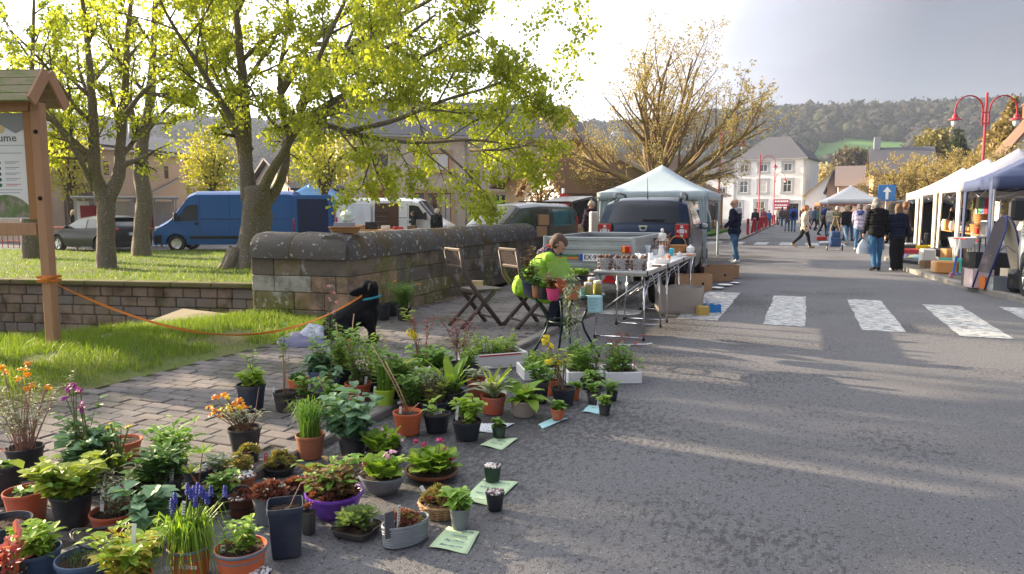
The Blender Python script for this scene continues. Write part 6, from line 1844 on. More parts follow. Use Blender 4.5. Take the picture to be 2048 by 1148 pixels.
# ================================================================ MARKET STALLS AND GOODS
def tent(label,x0,y0,w,d,eave,peak,m,z=0.0,val=.24,curtains=(),cm=None,legm=STEEL,name='pop_up_tent',rz=0.,group='pop-up market tents'):
 t = thing(name,label,'tent',(x0,y0,z),rz,group)
 def top(u,v):
  x,y = u * w,v * d
  r = max(abs(u - .5),abs(v - .5)) * 2
  zz = eave + (peak - eave) * (1 - r) ** 1.12 - .05 * sin(PI * r) * (1 if r < 1 else 0)
  zz += .008 * mnoise.noise(V3((x * 3,y * 3,x0)))
  return (x,y,zz)
 b = MB(); b.grid(top,20,20); c = ob('canopy',b,m,t,smooth=True,angle=40)
 c.modifiers.new('cloth_thickness','SOLIDIFY').thickness = .006
 for (ax,ay),(bx,by) in (((0,0),(w,0)),((w,0),(w,d)),((w,d),(0,d)),((0,d),(0,0))):
  b = MB()
  def side(u,v):
   o = .015 * sin(u * 25) * v
   nx,ny = (by - ay) / max(w,d),-(bx - ax) / max(w,d)
   return (lerp(ax,bx,u) + nx * (o + .004),lerp(ay,by,u) + ny * (o + .004),eave + .005 - val * v)
  b.grid(side,24,2); o = ob('valance',b,m,t,smooth=True); o.modifiers.new('t','SOLIDIFY').thickness = .004
 for x,y in ((.04,.04),(w - .04,.04),(w - .04,d - .04),(.04,d - .04)):
  b = MB(); b.box((x,y,eave / 2),(.04,.04,eave),b=.004); b.box((x,y,.01),(.11,.11,.02)); ob('leg',b,legm,t)
 for k in range(4):
  (ax,ay),(bx,by) = [((0,0),(w,0)),((w,0),(w,d)),((w,d),(0,d)),((0,d),(0,0))][k]
  for s0,s1 in ((0,.5),(.5,1)):
   b = MB()
   pa = V3((lerp(ax,bx,s0),lerp(ay,by,s0),0)); pc = V3((lerp(ax,bx,s1),lerp(ay,by,s1),0)); ce = V3((w / 2,d / 2,0))
   pa += (ce - pa) * .03; pc += (ce - pc) * .03
   b.tube([pa + V3((0,0,eave - .08)),pc + V3((0,0,eave - .38))],.012,4); b.tube([pa + V3((0,0,eave - .38)),pc + V3((0,0,eave - .08))],.012,4)
   ob('scissor_strut',b,legm,t)
 for (cx,cy,dx,dy,wt,wb) in curtains:   # gathered side curtains at a leg
  b = MB()
  def cur(u,v):
   wv = lerp(wt,wb,v ** .6); s = u * wv
   return (cx + dx * s + dy * .03 * sin(u * 22),cy + dy * s + dx * .03 * sin(u * 22),eave - .02 - (eave - .06) * v)
  b.grid(cur,18,10); o = ob('curtain',b,cm or m,t,smooth=True); o.modifiers.new('t','SOLIDIFY').thickness = .004
 return t
PALE = mat('pale_canvas',(.44,.53,.58),(.40,.49,.54),rough=.75,scale=3,bump=.1,trans=.0)
TWHT = mat('white_canvas',(.60,.60,.60),(.54,.54,.54),rough=.8,scale=3,bump=.1)
TGRY = mat('greyish_canvas',(.42,.43,.50),(.38,.39,.45),rough=.8,scale=3,bump=.1)
TCRM = mat('cream_canvas',(.74,.66,.53),(.66,.58,.46),rough=.8,scale=3,bump=.1)
TNAV = mat('navy_canvas',(.062,.082,.165),(.045,.06,.125),rough=.75,scale=3,bump=.1)
TBLU = mat('blue_tarpaulin',(.04,.22,.50),(.03,.17,.42),rough=.45,scale=3,bump=.3,bscale=12)
TORG = mat('orange_canvas',(.52,.13,.06),(.45,.11,.05),rough=.8,scale=3)
tent('pale blue-white pop-up tent standing behind the dark blue vehicle',-5.85,21.3,3.25,3.2,2.02,2.9,PALE,curtains=((3.22,.02,-1,.0,.35,.06),(.02,.02,1,.0,.5,.25),(3.22,3.1,0,-1,.3,.1)))
q = Vector(at_px(545,37.5,-.2)); tent('bright blue tarpaulin tent between the blue van and the white van',q.x,q.y,3.7,3.4,2.15,3.35,TBLU,z=-.2,rz=YAW)
q = Vector(at_px(1655,43)); tent('white pop-up tent far along the right side of the street',q.x,q.y,3.0,3.0,2.1,3.0,TWHT,rz=R(8))
q = Vector(at_px(1640,56)); tent('orange pop-up tent beside the far white tent',q.x,q.y,2.6,2.6,2.05,2.8,TORG,rz=R(8))
tent('navy pop-up tent by the white camper',3.55,17.7,3.0,3.0,2.08,3.0,TNAV,z=.09,curtains=((.02,.05,0,1,.34,.16),(.02,2.95,0,-1,.3,.10)))
tent('greyish white pop-up tent next to the navy tent',3.5,20.95,3.0,3.0,2.1,3.0,TGRY,z=.09,curtains=((.02,.06,0,1,.4,.22),(.02,2.95,0,-1,.45,.2)),cm=TCRM)
tent('cream tent with gathered leg curtains beyond the greyish tent',3.45,24.2,3.0,3.0,2.1,2.95,TWHT,z=.09,curtains=((.02,.06,0,1,.4,.25),(.02,2.95,0,-1,.45,.25)),cm=TCRM)
tent('cream tent at the far end of the right-hand row',3.4,27.5,3.0,3.0,2.1,2.95,TWHT,z=0,curtains=((.02,.06,0,1,.4,.25),(.02,2.95,0,-1,.4,.25)),cm=TCRM)
def lathe_obj(name,label,cat,p,prof,m,n=14,group=None,rz=0,**kw):
 b = MB(); b.lathe(prof,n,**kw); return ob(name,b,m,loc=p,rz=rz,smooth=True,angle=50,label=label,cat=cat,group=group)
def box_obj(name,label,cat,p,d,m,rz=0.,b_=.006,group=None,open_top=False,inner=None):
 b = MB()
 if not open_top: b.box((0,0,d[2] / 2),d,b=b_)
 else:
  w,l,h = d; t = min(.012,w * .08)
  b.box((0,0,t / 2),(w,l,t)); b.box((-w / 2 + t / 2,0,h / 2 + t / 2),(t,l,h - t)); b.box((w / 2 - t / 2,0,h / 2 + t / 2),(t,l,h - t))
  b.box((0,-l / 2 + t / 2,h / 2 + t / 2),(w - 2 * t,t,h - t)); b.box((0,l / 2 - t / 2,h / 2 + t / 2),(w - 2 * t,t,h - t))
 return ob(name,b,m,loc=p,rz=rz,label=label,cat=cat,group=group)
CLEAR = mat('clear_plastic',(.90,.92,.94),rough=.1,alpha=.22,spec=.6)
GLASSC = mat('clear_glass',(.85,.90,.95),rough=.06,alpha=.42,spec=.7)
WPLA = mat('white_ceramic',(.78,.78,.77),(.72,.72,.71),rough=.25,spec=.5,scale=6)
TERR = mat('terracotta',(.46,.17,.085),(.38,.135,.065),rough=.8,scale=9,bump=.2,col3=(.42,.22,.14),scale3=5)
WICK = mat('wicker',(.40,.22,.09),(.27,.14,.055),rough=.8,scale=40,bump=.6,bscale=90)
BLUEP = mat('blue_plastic',(.03,.22,.55),rough=.4); YELP = mat('yellow_plastic',(.72,.55,.03),(.64,.48,.02),rough=.4); REDP = mat('red_plastic',(.55,.04,.035),rough=.4); PINKP = mat('pink_plastic',(.72,.08,.22),(.64,.06,.19),rough=.4)
GREENP = mat('green_plastic',(.05,.30,.10),rough=.4); ORP = mat('orange_plastic',(.62,.17,.03),rough=.45)
def basket(label,p,rx,ry,h,rz=0.,handle=False,m=WICK,sq=0.,name='basket'):
 t = thing(name,label,'basket',p,rz)
 b = MB(); n = 26
 prof = [(0,.0)]
 for k in range(9): prof.append((.82 + .18 * k / 8 + (.02 if k % 2 else -.02),h * k / 8))
 for k in range(8,-1,-1): prof.append((.74 + .18 * k / 8,h * k / 8 + (.012 if k == 0 else 0)))
 prof.append((0,.012))
 b.lathe(prof,n,m=0,sx=rx,sy=ry,sq=sq); ob('weave',b,m,t)
 b = MB(); pts = [(cos(a) * rx * 1.0,sin(a) * ry * 1.0,h) for a in np.linspace(0,2 * PI,25)]
 if sq: pts = [(x * (abs(x / rx) ** sq + abs(y / ry) ** sq) ** (-1 / sq),y * (abs(x / rx) ** sq + abs(y / ry) ** sq) ** (-1 / sq),z) for x,y,z in pts]
 b.tube(pts,.011,6,cap=False); ob('rim',b,m,t,smooth=True)
 if handle:
  b = MB(); b.tube([(cos(a) * rx * .9,0,h + sin(a) * h * 1.3) for a in np.linspace(0,PI,13)],.010,6); ob('handle',b,m,t,smooth=True)
 return t
TX0,TX1,TY0,TY1,TZ = -2.28,-1.66,8.2,12.2,.80
ALUT = mat('table_laminate',(.62,.63,.63),(.56,.57,.57),rough=.4,scale=5)
t = thing('folding_table','long white folding table with chromed tube legs','table',((TX0 + TX1) / 2,(TY0 + TY1) / 2,0))
cx,cy = (TX0 + TX1) / 2,(TY0 + TY1) / 2
hw_ = (TX1 - TX0) / 2
for k in range(3):
 ya,yb = lerp(TY0,TY1,k / 3) - cy,lerp(TY0,TY1,(k + 1) / 3) - cy
 b = MB(); b.box((0,(ya + yb) / 2,TZ - .012),(2 * hw_,yb - ya - .006,.024),b=.004); ob('table_top',b,ALUT,t)
 b = MB()
 for sx in (-1,1): b.box((sx * (hw_ - .008),(ya + yb) / 2,TZ - .04),(.016,yb - ya - .01,.032))
 b.box((0,ya + .012,TZ - .04),(2 * hw_ - .04,.016,.032)); b.box((0,yb - .012,TZ - .04),(2 * hw_ - .04,.016,.032))
 ob('edge_frame',b,STEEL,t)
 for sx in (-1,1):
  b = MB(); b.box((sx * (hw_ + .003),ya + .03,TZ - .022),(.012,.04,.05)); ob('corner_clip',b,BLACK,t)
for y,dy in ((TY0 + .10 - cy,.10),(TY0 + .95 - cy,-.1),(TY0 + 1.55 - cy,.05),(TY0 + 2.5 - cy,-.05),(TY1 - .3 - cy,.05)):
 for sx in (-1,1):
  b = MB(); b.tube([(sx * (hw_ - .05),y,TZ - .05),(sx * (hw_ - .02),y - dy,.02)],.0125,8); ob('leg',b,CHROME,t,smooth=True)
  b = MB(); b.lathe([(0,0),(.018,0),(.018,.03),(.013,.035)],8,(sx * (hw_ - .02),y - dy,0)); ob('foot',b,BLACK,t)
 b = MB(); b.tube([(-hw_ + .02,y - dy,.03),(hw_ - .02,y - dy,.03)],.011,8); ob('foot_bar',b,CHROME,t,smooth=True)
 b = MB(); b.tube([(-hw_ + .03,y - dy * .6,.28),(hw_ - .05,y,TZ - .1)],.009,6); ob('brace',b,CHROME,t,smooth=True)
 b = MB(); b.tube([(hw_ - .05,y - dy * .5,.42),(hw_ - .05,y + .42 * (1 if dy > 0 else -1),TZ - .05)],.008,6); ob('brace',b,CHROME,t,smooth=True)
b = MB(); q = G(1265,688,.02)
b.tube([(-.28,0,.02),(-.15,-.02,.015),(.1,-.02,.015),(.22,.02,.02)],.013,8); ob('steel_tube',b,CHROME,loc=(q.x,q.y,0),rz=YAW,smooth=True,label='chromed steel tube lying on the tarmac under the folding table',cat='tube')
BALLM = [mat('seed_ball_brown',(.16,.085,.05),(.10,.055,.035),rough=.7,scale=60,bump=.5),mat('seed_ball_rose',(.19,.115,.09),(.12,.07,.06),rough=.7,scale=60,bump=.5)]
def on_table(px,py,z=TZ):
 p = G(px,py,z); return V3((min(max(p.x,TX0 + .08),TX1 - .08),min(max(p.y,TY0 + .08),TY1 - .1),z))
bb_ = MB(); bb_.ball((0,0,0),.021,10,7,jit=.05)
bmesh2 = [bb_.mesh('chestnut_ball',m,True) for m in BALLM]
for i,(px,lab) in enumerate(((1190,'clear tub of brown chocolate balls, leftmost on the folding table corner'),(1227,'clear tub of rosy brown chocolate balls between two other tubs'),(1266,'clear tub of dark chocolate balls at the table edge'))):
 p = V3((TX0 + .115 + i * .197,TY0 + .10,TZ + .002))
 t = thing('plastic_tub',lab.replace(', leftmost on the folding table corner',' beside the round table'),'tub',p)
 t.scale = (1.12,1.12,1.2)
 b = MB(); prof = [(0,.0),(.072,0),(.086,.12),(.088,.122),(.084,.122),(.070,.003),(0,.003)]; b.lathe(prof,20,sq=5); ob('tub',b,CLEAR,t)
 k = 0
 for lz in range(4):
  for ix in range(-1,3):
   for iy in range(-1,3):
    if lz == 3 and random.random() < .6: continue
    o = inst('chocolate_ball',bmesh2[1 if (i == 1 or (i == 2 and random.random() < .5)) else 0],t,((ix - .5) * .038 + U(-.004,.004),(iy - .5) * .038 + U(-.004,.004),.026 + lz * .034 + U(-.003,.003)),(U(0,6),U(0,6),0),U(.9,1.08))
sc_ = []
def scap(a,c_,ra,rb): sc_.append((V3(a),V3(c_),ra,rb,0))
scap((0,0,.36),(0,0,.375),.026,.024); scap((0,0,.32),(0,0,.345),.014,.014); scap((-.035,0,.295),(.035,0,.30),.024,.022); scap((0,0,.22),(0,0,.285),.036,.040); scap((0,0,.17),(0,0,.22),.046,.036)
scap((-.012,0,.02),(-.008,0,.17),.045,.044); scap((.02,.01,.02),(.01,0,.17),.042,.040); scap((-.045,0,.295),(-.055,-.01,.21),.017,.014); scap((.05,0,.295),(.055,-.02,.22),.017,.014); scap((.055,-.02,.22),(.02,-.045,.20),.014,.012)
me = fuse('figure',sc_,.006,2); me.materials.append(mat('plaster_white',(.76,.75,.72),(.68,.67,.64),rough=.6,scale=12,bump=.2)); folds(me,{0},.006)
p = on_table(1292,494); t = thing('statuette','white plaster statuette of a standing draped figure','statuette',(p.x,p.y,TZ + .001))
ob('figure',me,None,t); b = MB(); b.lathe([(0,0),(.06,0),(.06,.015),(.05,.025),(0,.025)],16); ob('base',b,MATS['plaster_white'],t)
p = on_table(1318,492); t = thing('wire_cage','white wire lantern cage behind the statuette','cage',(p.x,p.y,TZ))
for k in range(14):
 a = k * 2 * PI / 14; b = MB(); b.tube([(cos(a) * .11,sin(a) * .11,0),(cos(a) * .11,sin(a) * .11,.2),(cos(a) * .05,sin(a) * .05,.28),(0,0,.3)],.0035,4); ob('wire',b,WHITE,t)
b = MB()
for z_ in (.02,.1,.2): b.tube([(cos(a) * .112,sin(a) * .112,z_) for a in np.linspace(0,2 * PI,19)],.004,4,cap=False)
ob('hoops',b,WHITE,t,kind='stuff')
GOODS = [('jug','white glazed jug among the glassware',1322,516,[(0,0),(.04,0),(.05,.05),(.045,.12),(.03,.15),(.036,.19),(.032,.19),(.026,.15),(.04,.1),(.04,.01),(0,.01)],WPLA),
   ('terracotta_jar','round terracotta jar with lid behind the wicker basket',1336,497,[(0,0),(.06,0),(.10,.05),(.105,.10),(.08,.15),(.05,.17),(.06,.185),(.02,.2),(0,.21)],TERR),
   ('teapot','white lidded pot at the end of the folding table',1388,505,[(0,0),(.05,0),(.075,.04),(.07,.09),(.04,.11),(.015,.12),(.015,.135),(0,.14)],WPLA),
   ('vase','tall clear glass vase near the tubs',1252,512,[(0,0),(.03,0),(.032,.10),(.045,.17),(.042,.17),(.028,.10),(.026,.006),(0,.006)],GLASSC),
   ('tumbler','clear tumbler beside the white jug',1301,520,[(0,0),(.03,0),(.036,.10),(.034,.10),(.028,.005),(0,.005)],GLASSC),
   ('wine_glass','stemmed glass with dark base near the table edge',1285,532,[(0,0),(.032,0),(.03,.004),(.005,.008),(.005,.07),(.034,.10),(.038,.15),(.036,.15),(.03,.10),(0,.075)],GLASSC),
   ('tumbler','small clear glass standing next to the wine glass',1303,536,[(0,0),(.028,0),(.034,.08),(.032,.08),(.026,.005),(0,.005)],GLASSC),
   ('tumbler','clear beaker by the dark chocolate tub',1275,524,[(0,0),(.03,0),(.034,.12),(.032,.12),(.028,.005),(0,.005)],GLASSC),
   ('bowl','wide glass bowl behind the tubs',1200,505,[(0,0),(.05,0),(.09,.06),(.087,.06),(.047,.006),(0,.006)],GLASSC),
   ('candle_jar','squat glass jar with red band',1238,508,[(0,0),(.045,0),(.05,.07),(.045,.08),(.04,.08),(.04,.006),(0,.006)],GLASSC),
   ('mug','pale mug with orange pattern',1262,508,[(0,0),(.036,0),(.04,.09),(.036,.09),(.033,.006),(0,.006)],mat('peach_glaze',(.66,.46,.36),(.7,.62,.56),rough=.4,scale=12)),
   ('wooden_bowl','brown wooden bowl in the middle of the table',1290,506,[(0,0),(.05,0),(.085,.045),(.08,.045),(.04,.01),(0,.01)],mat('bowl_wood',(.36,.17,.07),(.28,.12,.05),rough=.5,scale=6)),
   ('cup','turquoise capped cup near the wicker basket',1343,512,[(0,0),(.03,0),(.03,.06),(.045,.07),(.04,.11),(0,.125)],mat('turquoise_glaze',(.05,.45,.55),rough=.35)),
   ('beaker','yellow plastic beaker in front of the terracotta jar',1312,502,[(0,0),(.022,0),(.026,.10),(0,.10)],YELP),
   ('beaker','orange and yellow plastic stacking cup',1344,522,[(0,0),(.024,0),(.026,.08),(0,.08)],ORP),
   ('sugar_bowl','small white sugar bowl with knob',1362,514,[(0,0),(.03,0),(.045,.03),(.035,.06),(.01,.065),(.01,.08),(0,.082)],WPLA),
   ('saucer','white saucer near the far table edge',1372,512,[(0,0),(.04,0),(.07,.015),(.068,.018),(0,.006)],WPLA),
   ('vase','slim white vase behind the black radio',1256,497,[(0,0),(.03,0),(.04,.08),(.018,.15),(.025,.19),(0,.19)],WPLA)]
for nm,lab,px,py,prof,m in GOODS:
 p = on_table(px,py); lathe_obj(nm,lab,nm.replace('_',' '),(p.x,p.y,TZ + .001),prof,m)
for nm,lab,px,py,d,m,rz in (('clear_box','stack of clear plastic boxes behind the chocolate tubs',1213,503,(.16,.12,.10),CLEAR,.1),('clear_box','clear lidded box beside the glass bowl',1228,497,(.18,.14,.09),CLEAR,.1),('radio','small black radio with a white label',1250,503,(.10,.08,.12),BLACK,.3),
       ('white_box','white boxed ornament on the table',1335,527,(.20,.10,.06),WPLA,.2),('picture_frame','dark brown flat frame lying at the table edge',1338,534,(.20,.09,.02),BROWNW,.15),('tray','red and orange tray at the end of the table',1382,511,(.30,.16,.018),ORP,.2),('brown_box','brown wooden box near the radio',1267,497,(.12,.08,.10),BROWNW,.1),('toy_block','orange and white toy on the table',1356,527,(.07,.06,.07),mat('toy_orange',(.60,.22,.10),(.75,.6,.5),rough=.5,scale=25),.4)):
 p = on_table(px,py); box_obj(nm,lab,nm.replace('_',' '),(p.x,p.y,TZ + .001),d,m,rz)
p = on_table(1362,503); basket('wicker basket with arched handle on the folding table',(p.x,p.y,TZ),.15,.11,.12,rz=.3,handle=True,m=mat('honey_wicker',(.46,.22,.08),(.32,.15,.05),rough=.7,scale=40,bump=.6,bscale=90))
p = on_table(1342,490); b = MB(); b.tube([(-.14,0,.20),(-.06,.02,.24),(.02,0,.22),(.10,-.01,.27),(.15,0,.33)],[.018,.022,.02,.018,.008],7); b.tube([(.02,0,.22),(.05,.03,.31)],[.015,.006],6); b.tube([(-.06,0,.23),(-.08,0,0)],.012,6); b.lathe([(0,0),(.06,0),(.05,.015),(0,.015)],12,(-.08,0,0))
ob('driftwood_ornament',b,mat('red_brown_wood',(.17,.05,.03),(.11,.03,.02),rough=.5,scale=9),loc=(p.x,p.y,TZ),label='twisted red-brown wooden ornament on a stand',cat='ornament',smooth=True)
p = on_table(1350,480); b = MB()
for k in range(26):
 a = U(0,6.28); b.tube([(0,0,0),(cos(a) * .05,sin(a) * .05,.14),(cos(a) * U(.08,.16),sin(a) * .12,U(.18,.25))],.0035,4)
ob('dried_grass',b,mat('straw',(.55,.42,.20),(.42,.31,.14),rough=.9),loc=(p.x,p.y,TZ),label='bunch of dried straw-coloured grass on the table',cat='dried grass')
CARD2 = mat('cardboard_pale',(.50,.32,.19),(.42,.26,.15),rough=.85,scale=5)
def carton(label,pl,py,pr_,h,depth,m=CARD):
 a = G(pl,py); c_ = G(pr_,py); w = (c_ - a).length; p = (a + c_) / 2
 rz = math.atan2(c_.y - a.y,c_.x - a.x); q = p + V3((-sin(rz),cos(rz),0)) * depth / 2
 o = box_obj('cardboard_box',label,'box',(q.x,q.y,0),(w,depth,h),m,rz,open_top=True,group='cardboard boxes on the road')
 b = MB(); b.disc((w * .22,-depth / 2 - .002,h * .45),(0,-1,0),.025,12); ob('hand_hole',b,DARK,o)
 return o
carton('long open cardboard box next to the bald man',1408,563,1466,.30,.34)
carton('cardboard box standing behind the long open one',1420,556,1478,.28,.3)
carton('open cardboard box in front of the long one',1358,582,1424,.30,.36)
p = G(1352,628); BAGM = mat('clear_bag',(.62,.60,.58),(.5,.48,.46),rough=.25,trans=.45,alpha=.85,spec=.6)
box_obj('cardboard_box','big cardboard box wrapped in a clear plastic bag under the table','box',(p.x,p.y + .22,0),(.60,.34,.33),CARD2,YAW,open_top=True)
b = MB()
def bagf(u,v):
 a = u * 2 * PI; sq = (abs(cos(a)) ** 6 + abs(sin(a)) ** 6) ** (-1 / 6); e = 1.08 + .05 * mnoise.noise(V3((cos(a) * 4,sin(a) * 4,v * 5)))
 return (cos(a) * sq * .31 * e,sin(a) * sq * .18 * e,.01 + v * .38 * (1 + .12 * mnoise.noise(V3((cos(a) * 3,sin(a) * 3,2)))))
b.grid(bagf,40,8); ob('plastic_bag',b,BAGM,loc=(p.x,p.y + .22,0),rz=YAW,smooth=True,label='crinkled clear plastic bag round the big cardboard box',cat='bag')
p = G(1424,624); o = box_obj('blue_crate','small blue plastic crate of glassware on the crossing','crate',(p.x,p.y,0),(.22,.17,.12),BLUEP,YAW,open_top=True)
for k in range(4): lathe_obj('tumbler',['upright clear glass at the front of the blue crate','clear glass at the back of the blue crate','taller clear glass in the blue crate','clear glass leaning in the blue crate corner'][k],'glass',(p.x - .06 + (k % 2) * .11,p.y - .03 + (k // 2) * .07,.014),[(0,0),(.03,0),(.036,.14 + .02 * (k == 2)),(.034,.14 + .02 * (k == 2)),(.028,.005),(0,.005)],GLASSC,12)
p = G(1405,630); box_obj('yellow_box','yellow cardboard box beside the blue crate','box',(p.x,p.y,0),(.16,.14,.13),mat('mustard_card',(.52,.36,.10),(.44,.30,.09),rough=.8),YAW)
for px,py,r_ in ((1434,578,.13),(1450,572,.15),(1470,568,.10)):
 p = G(px,py); lathe_obj('plate',{1434: 'white plate near the open carton',1450: 'stack of bluish white plates on the road',1470: 'small plate at the end of the plate row'}[px],'plate',(p.x,p.y,.003),[(0,0),(r_ * .6,0),(r_,.025),(r_ * .98,.03),(r_ * .6,.012),(0,.01)],WPLA,20)
 if px == 1450:
  pass
p = G(1392,545); lathe_obj('plate_stack','tall stack of pale plates by the cartons','plates',(p.x,p.y + .6,0),[(0,0),(.10,0)] + [(.13 if k % 2 else .12,.01 + k * .01) for k in range(8)] + [(0,.09)],WPLA,20)
p = G(1402,517); t = thing('fishing_gear','black tackle box with rod rests standing behind the table','tackle box',(p.x,p.y,0),YAW)
b = MB(); b.box((0,0,.14),(.34,.26,.28),b=.02); ob('box',b,BLACK,t); b = MB(); b.box((0,0,.30),(.36,.28,.03),b=.01); ob('lid',b,BLACK,t)
b = MB(); b.tube([(-.02,0,.3),(-.01,0,.62)],.01,5); b.tube([(-.16,0,.42),(.2,0,.40)],.008,5); ob('rod_rest',b,BLACK,t); b = MB(); b.box((-.02,-.132,.12),(.09,.006,.09)); ob('sticker',b,WHITE,t)
p = V3((tp.x + .15,tp.y + 1.75,TZ0 + .02)); lathe_obj('tin','pale tin standing in the trailer','tin',(p.x - .3,p.y + .15,TZ0 + .025),[(0,0),(.07,0),(.07,.30),(0,.30)],GALV)
p = G(1190,470,1.0); box_obj('pink_crate','pink and white plastic toy house behind the trailer','toy',Vector(at_px(1196,24.5)) + V3((0,0,0)),(.55,.4,1.45),mat('pink_toy',(.72,.25,.36),(.80,.70,.72),rough=.5,scale=1.5,thr=(.45,.5)),YAW,b_=.04)
def on_wall(px,py): return D(px,py,9.9)
wx = D(690,466,9.75)
t = basket('flat wicker basket resting on the parapet cap',(wx.x,wx.y,1.19),.20,.12,.08,rz=YAW,m=WICK,sq=6)
o = box_obj('grey_box','grey box with green and white packaging in the parapet basket','box',(wx.x - .02,wx.y + .02,1.215),(.26,.14,.12),mat('grey_card',(.36,.37,.41),(.30,.31,.35),rough=.7),YAW)
b = MB(); b.ball((0,0,.07),(.10,.06,.09),12,8,jit=.18); ob('plastic_packet',b,mat('green_white_pack',(.72,.75,.72),(.25,.50,.18),rough=.4,scale=14),loc=(wx.x + .02,wx.y + .03,1.33),label='green and white crumpled packet on the grey box',cat='packet')
q = Vector(at_px(770,27,-.1)); t = thing('trestle_table','wooden trestle table of oddments behind the parapet','table',q,YAW)
b = MB(); b.box((0,0,.86),(2.6,.8,.04)); ob('table_top',b,ORANGEW,t)
for sx in (-1,1):
 for sy in (-1,1): b = MB(); b.tube([(sx * 1.1,sy * .3,.84),(sx * 1.2,sy * .36,0)],.03,5); ob('leg',b,ORANGEW,t)
for k,(lab,m,d) in enumerate((('tan leather case on the trestle table',CARD,(.4,.3,.16)),('black bracket stand on the trestle table',BLACK,(.5,.05,.28)),('white crockery box on the trestle table',WPLA,(.3,.25,.14)),('red tin box on the trestle table',REDP,(.35,.2,.1)),('dark book pile on the trestle table',BROWNW,(.3,.25,.14)))):
 v = MR(YAW,3,'Z') @ V3((-1.0 + k * .5,U(-.15,.15),0)); box_obj(lab.split(' on')[0].replace(' ','_'),lab,'box' if 'stand' not in lab else 'stand',(q.x + v.x,q.y + v.y,-.1 + .882),d,m,YAW + U(-.3,.3))
RTC = D(1131,588,7.3); RZ_ = .66
GREENT = mat('dark_green_metal',(.012,.045,.045),(.009,.035,.036),rough=.4,metal=.2,scale=10)
t = thing('round_table','round dark green metal table crowded with plants and jars','table',(RTC.x,RTC.y,0))
b = MB(); b.lathe([(0,RZ_ - .006),(.385,RZ_ - .006),(.385,RZ_),(0,RZ_)],36); ob('table_top',b,GREENT,t)
b = MB(); b.tube([(cos(a) * .39,sin(a) * .39,RZ_ - .012) for a in np.linspace(0,2 * PI,37)],.014,8,cap=False); ob('rim',b,GREENT,t,smooth=True)
for k in range(4):
 a = k * PI / 2 + .5; c_,s_ = cos(a),sin(a)
 b = MB(); b.tube([(c_ * .33,s_ * .33,RZ_ - .02),(c_ * .24,s_ * .24,RZ_ - .14),(c_ * .17,s_ * .17,RZ_ - .28),(c_ * .20,s_ * .20,RZ_ - .38),(c_ * .36,s_ * .36,0.0)],.013,8); ob('leg',b,GREENT,t,smooth=True)
b = MB(); b.tube([(cos(a) * .17,sin(a) * .17,RZ_ - .28) for a in np.linspace(0,2 * PI,25)],.009,6,cap=False); ob('ring',b,GREENT,t,smooth=True)
JARM = mat('pickle_glass',(.30,.27,.05),(.12,.10,.02),rough=.06,spec=.7,scale=40,stretch=(1,1,.3)); LIDP = mat('gingham_lid',(.62,.50,.55),(.75,.74,.72),rough=.6,scale=60)
for px,py,lab in ((1176,592,'glass jar of pickled beans with dark contents'),(1195,588,'glass jar of green pickles with a cream lid'),(1183,580,'glass jar with pink patterned lid behind the pickles')):
 p = G(px,py,RZ_); t = thing('pickle_jar',lab,'jar',(p.x,p.y,RZ_ + .001))
 b = MB(); b.lathe([(0,0),(.042,0),(.046,.01),(.046,.095),(.036,.11),(.036,.115),(0,.115)],18); ob('jar',b,JARM,t,smooth=True,angle=50)
 b = MB(); b.lathe([(.040,.11),(.041,.13),(.036,.135),(0,.136)],18); ob('lid',b,LIDP if px != 1195 else mat('cream_lid',(.66,.60,.48),rough=.5),t,smooth=True,angle=50)
p = G(1166,592,RZ_); lathe_obj('plastic_cup','turquoise tinted clear cup on the round table','cup',(p.x,p.y,RZ_ + .001),[(0,0),(.03,0),(.04,.09),(.037,.09),(.028,.004),(0,.004)],mat('turq_clear',(.55,.85,.85),rough=.08,trans=.7))
PAPB = mat('pale_turquoise_paper',(.42,.70,.72),(.40,.66,.68),rough=.9,scale=4); PAPG = mat('pale_green_paper',(.56,.72,.45),(.52,.68,.42),rough=.9,scale=4)
p = V3((RTC.x + .33,RTC.y - .18,RZ_ + .016)); b = MB()
def pap(u,v):
 s = v * .24; bend = .07
 if s < bend: y,z = -s,0
 else: y,z = -bend - .02 * (s - bend) / .17,-(s - bend) * .95
 return (lerp(-.075,.075,u),y - .012 * u,z)
b.grid(pap,4,12); o = ob('price_sheet',b,PAPB,loc=p,rz=R(35),smooth=True,label='turquoise handwritten sheet hanging over the round table edge',cat='paper'); o.modifiers.new('t','SOLIDIFY').thickness = .001
for k,w_ in enumerate((.10,.07,.09,.05)):
 b = MB(); x = -.06
 while x < -.06 + w_:
  b.tube([(x,-.082 - .004 * k,-.03 - k * .03),(x + .006,-.083 - .004 * k,-.022 - k * .03),(x + .012,-.083 - .004 * k,-.031 - k * .03)],.0012,3); x += .015
 ob('handwriting',b,INK,o,kind='stuff')
p = G(955,571,.49); box_obj('parcel','small brown parcel on a folding chair seat','parcel',(p.x,p.y,.482),(.15,.09,.075),mat('kraft_label',(.48,.36,.22),(.40,.29,.17),rough=.8),.3)
b = MB(); b.lathe([(0,0),(.10,0),(.115,.008),(0,.006)],18,sx=1.0,sy=.7); ob('white_dish',b,WPLA,loc=(p.x,p.y,.4755),label='white dish under the parcel on the chair',cat='dish')
def R_(px,py,z=.0): return G(px,py,z)
p = R_(1669,501); t = thing('shopping_trolley','blue two-wheeled shopping trolley with wooden frame','trolley',(p.x,p.y,0),R(5))
TRB = mat('trolley_blue',(.03,.075,.19),(.022,.055,.14),rough=.6,scale=8)
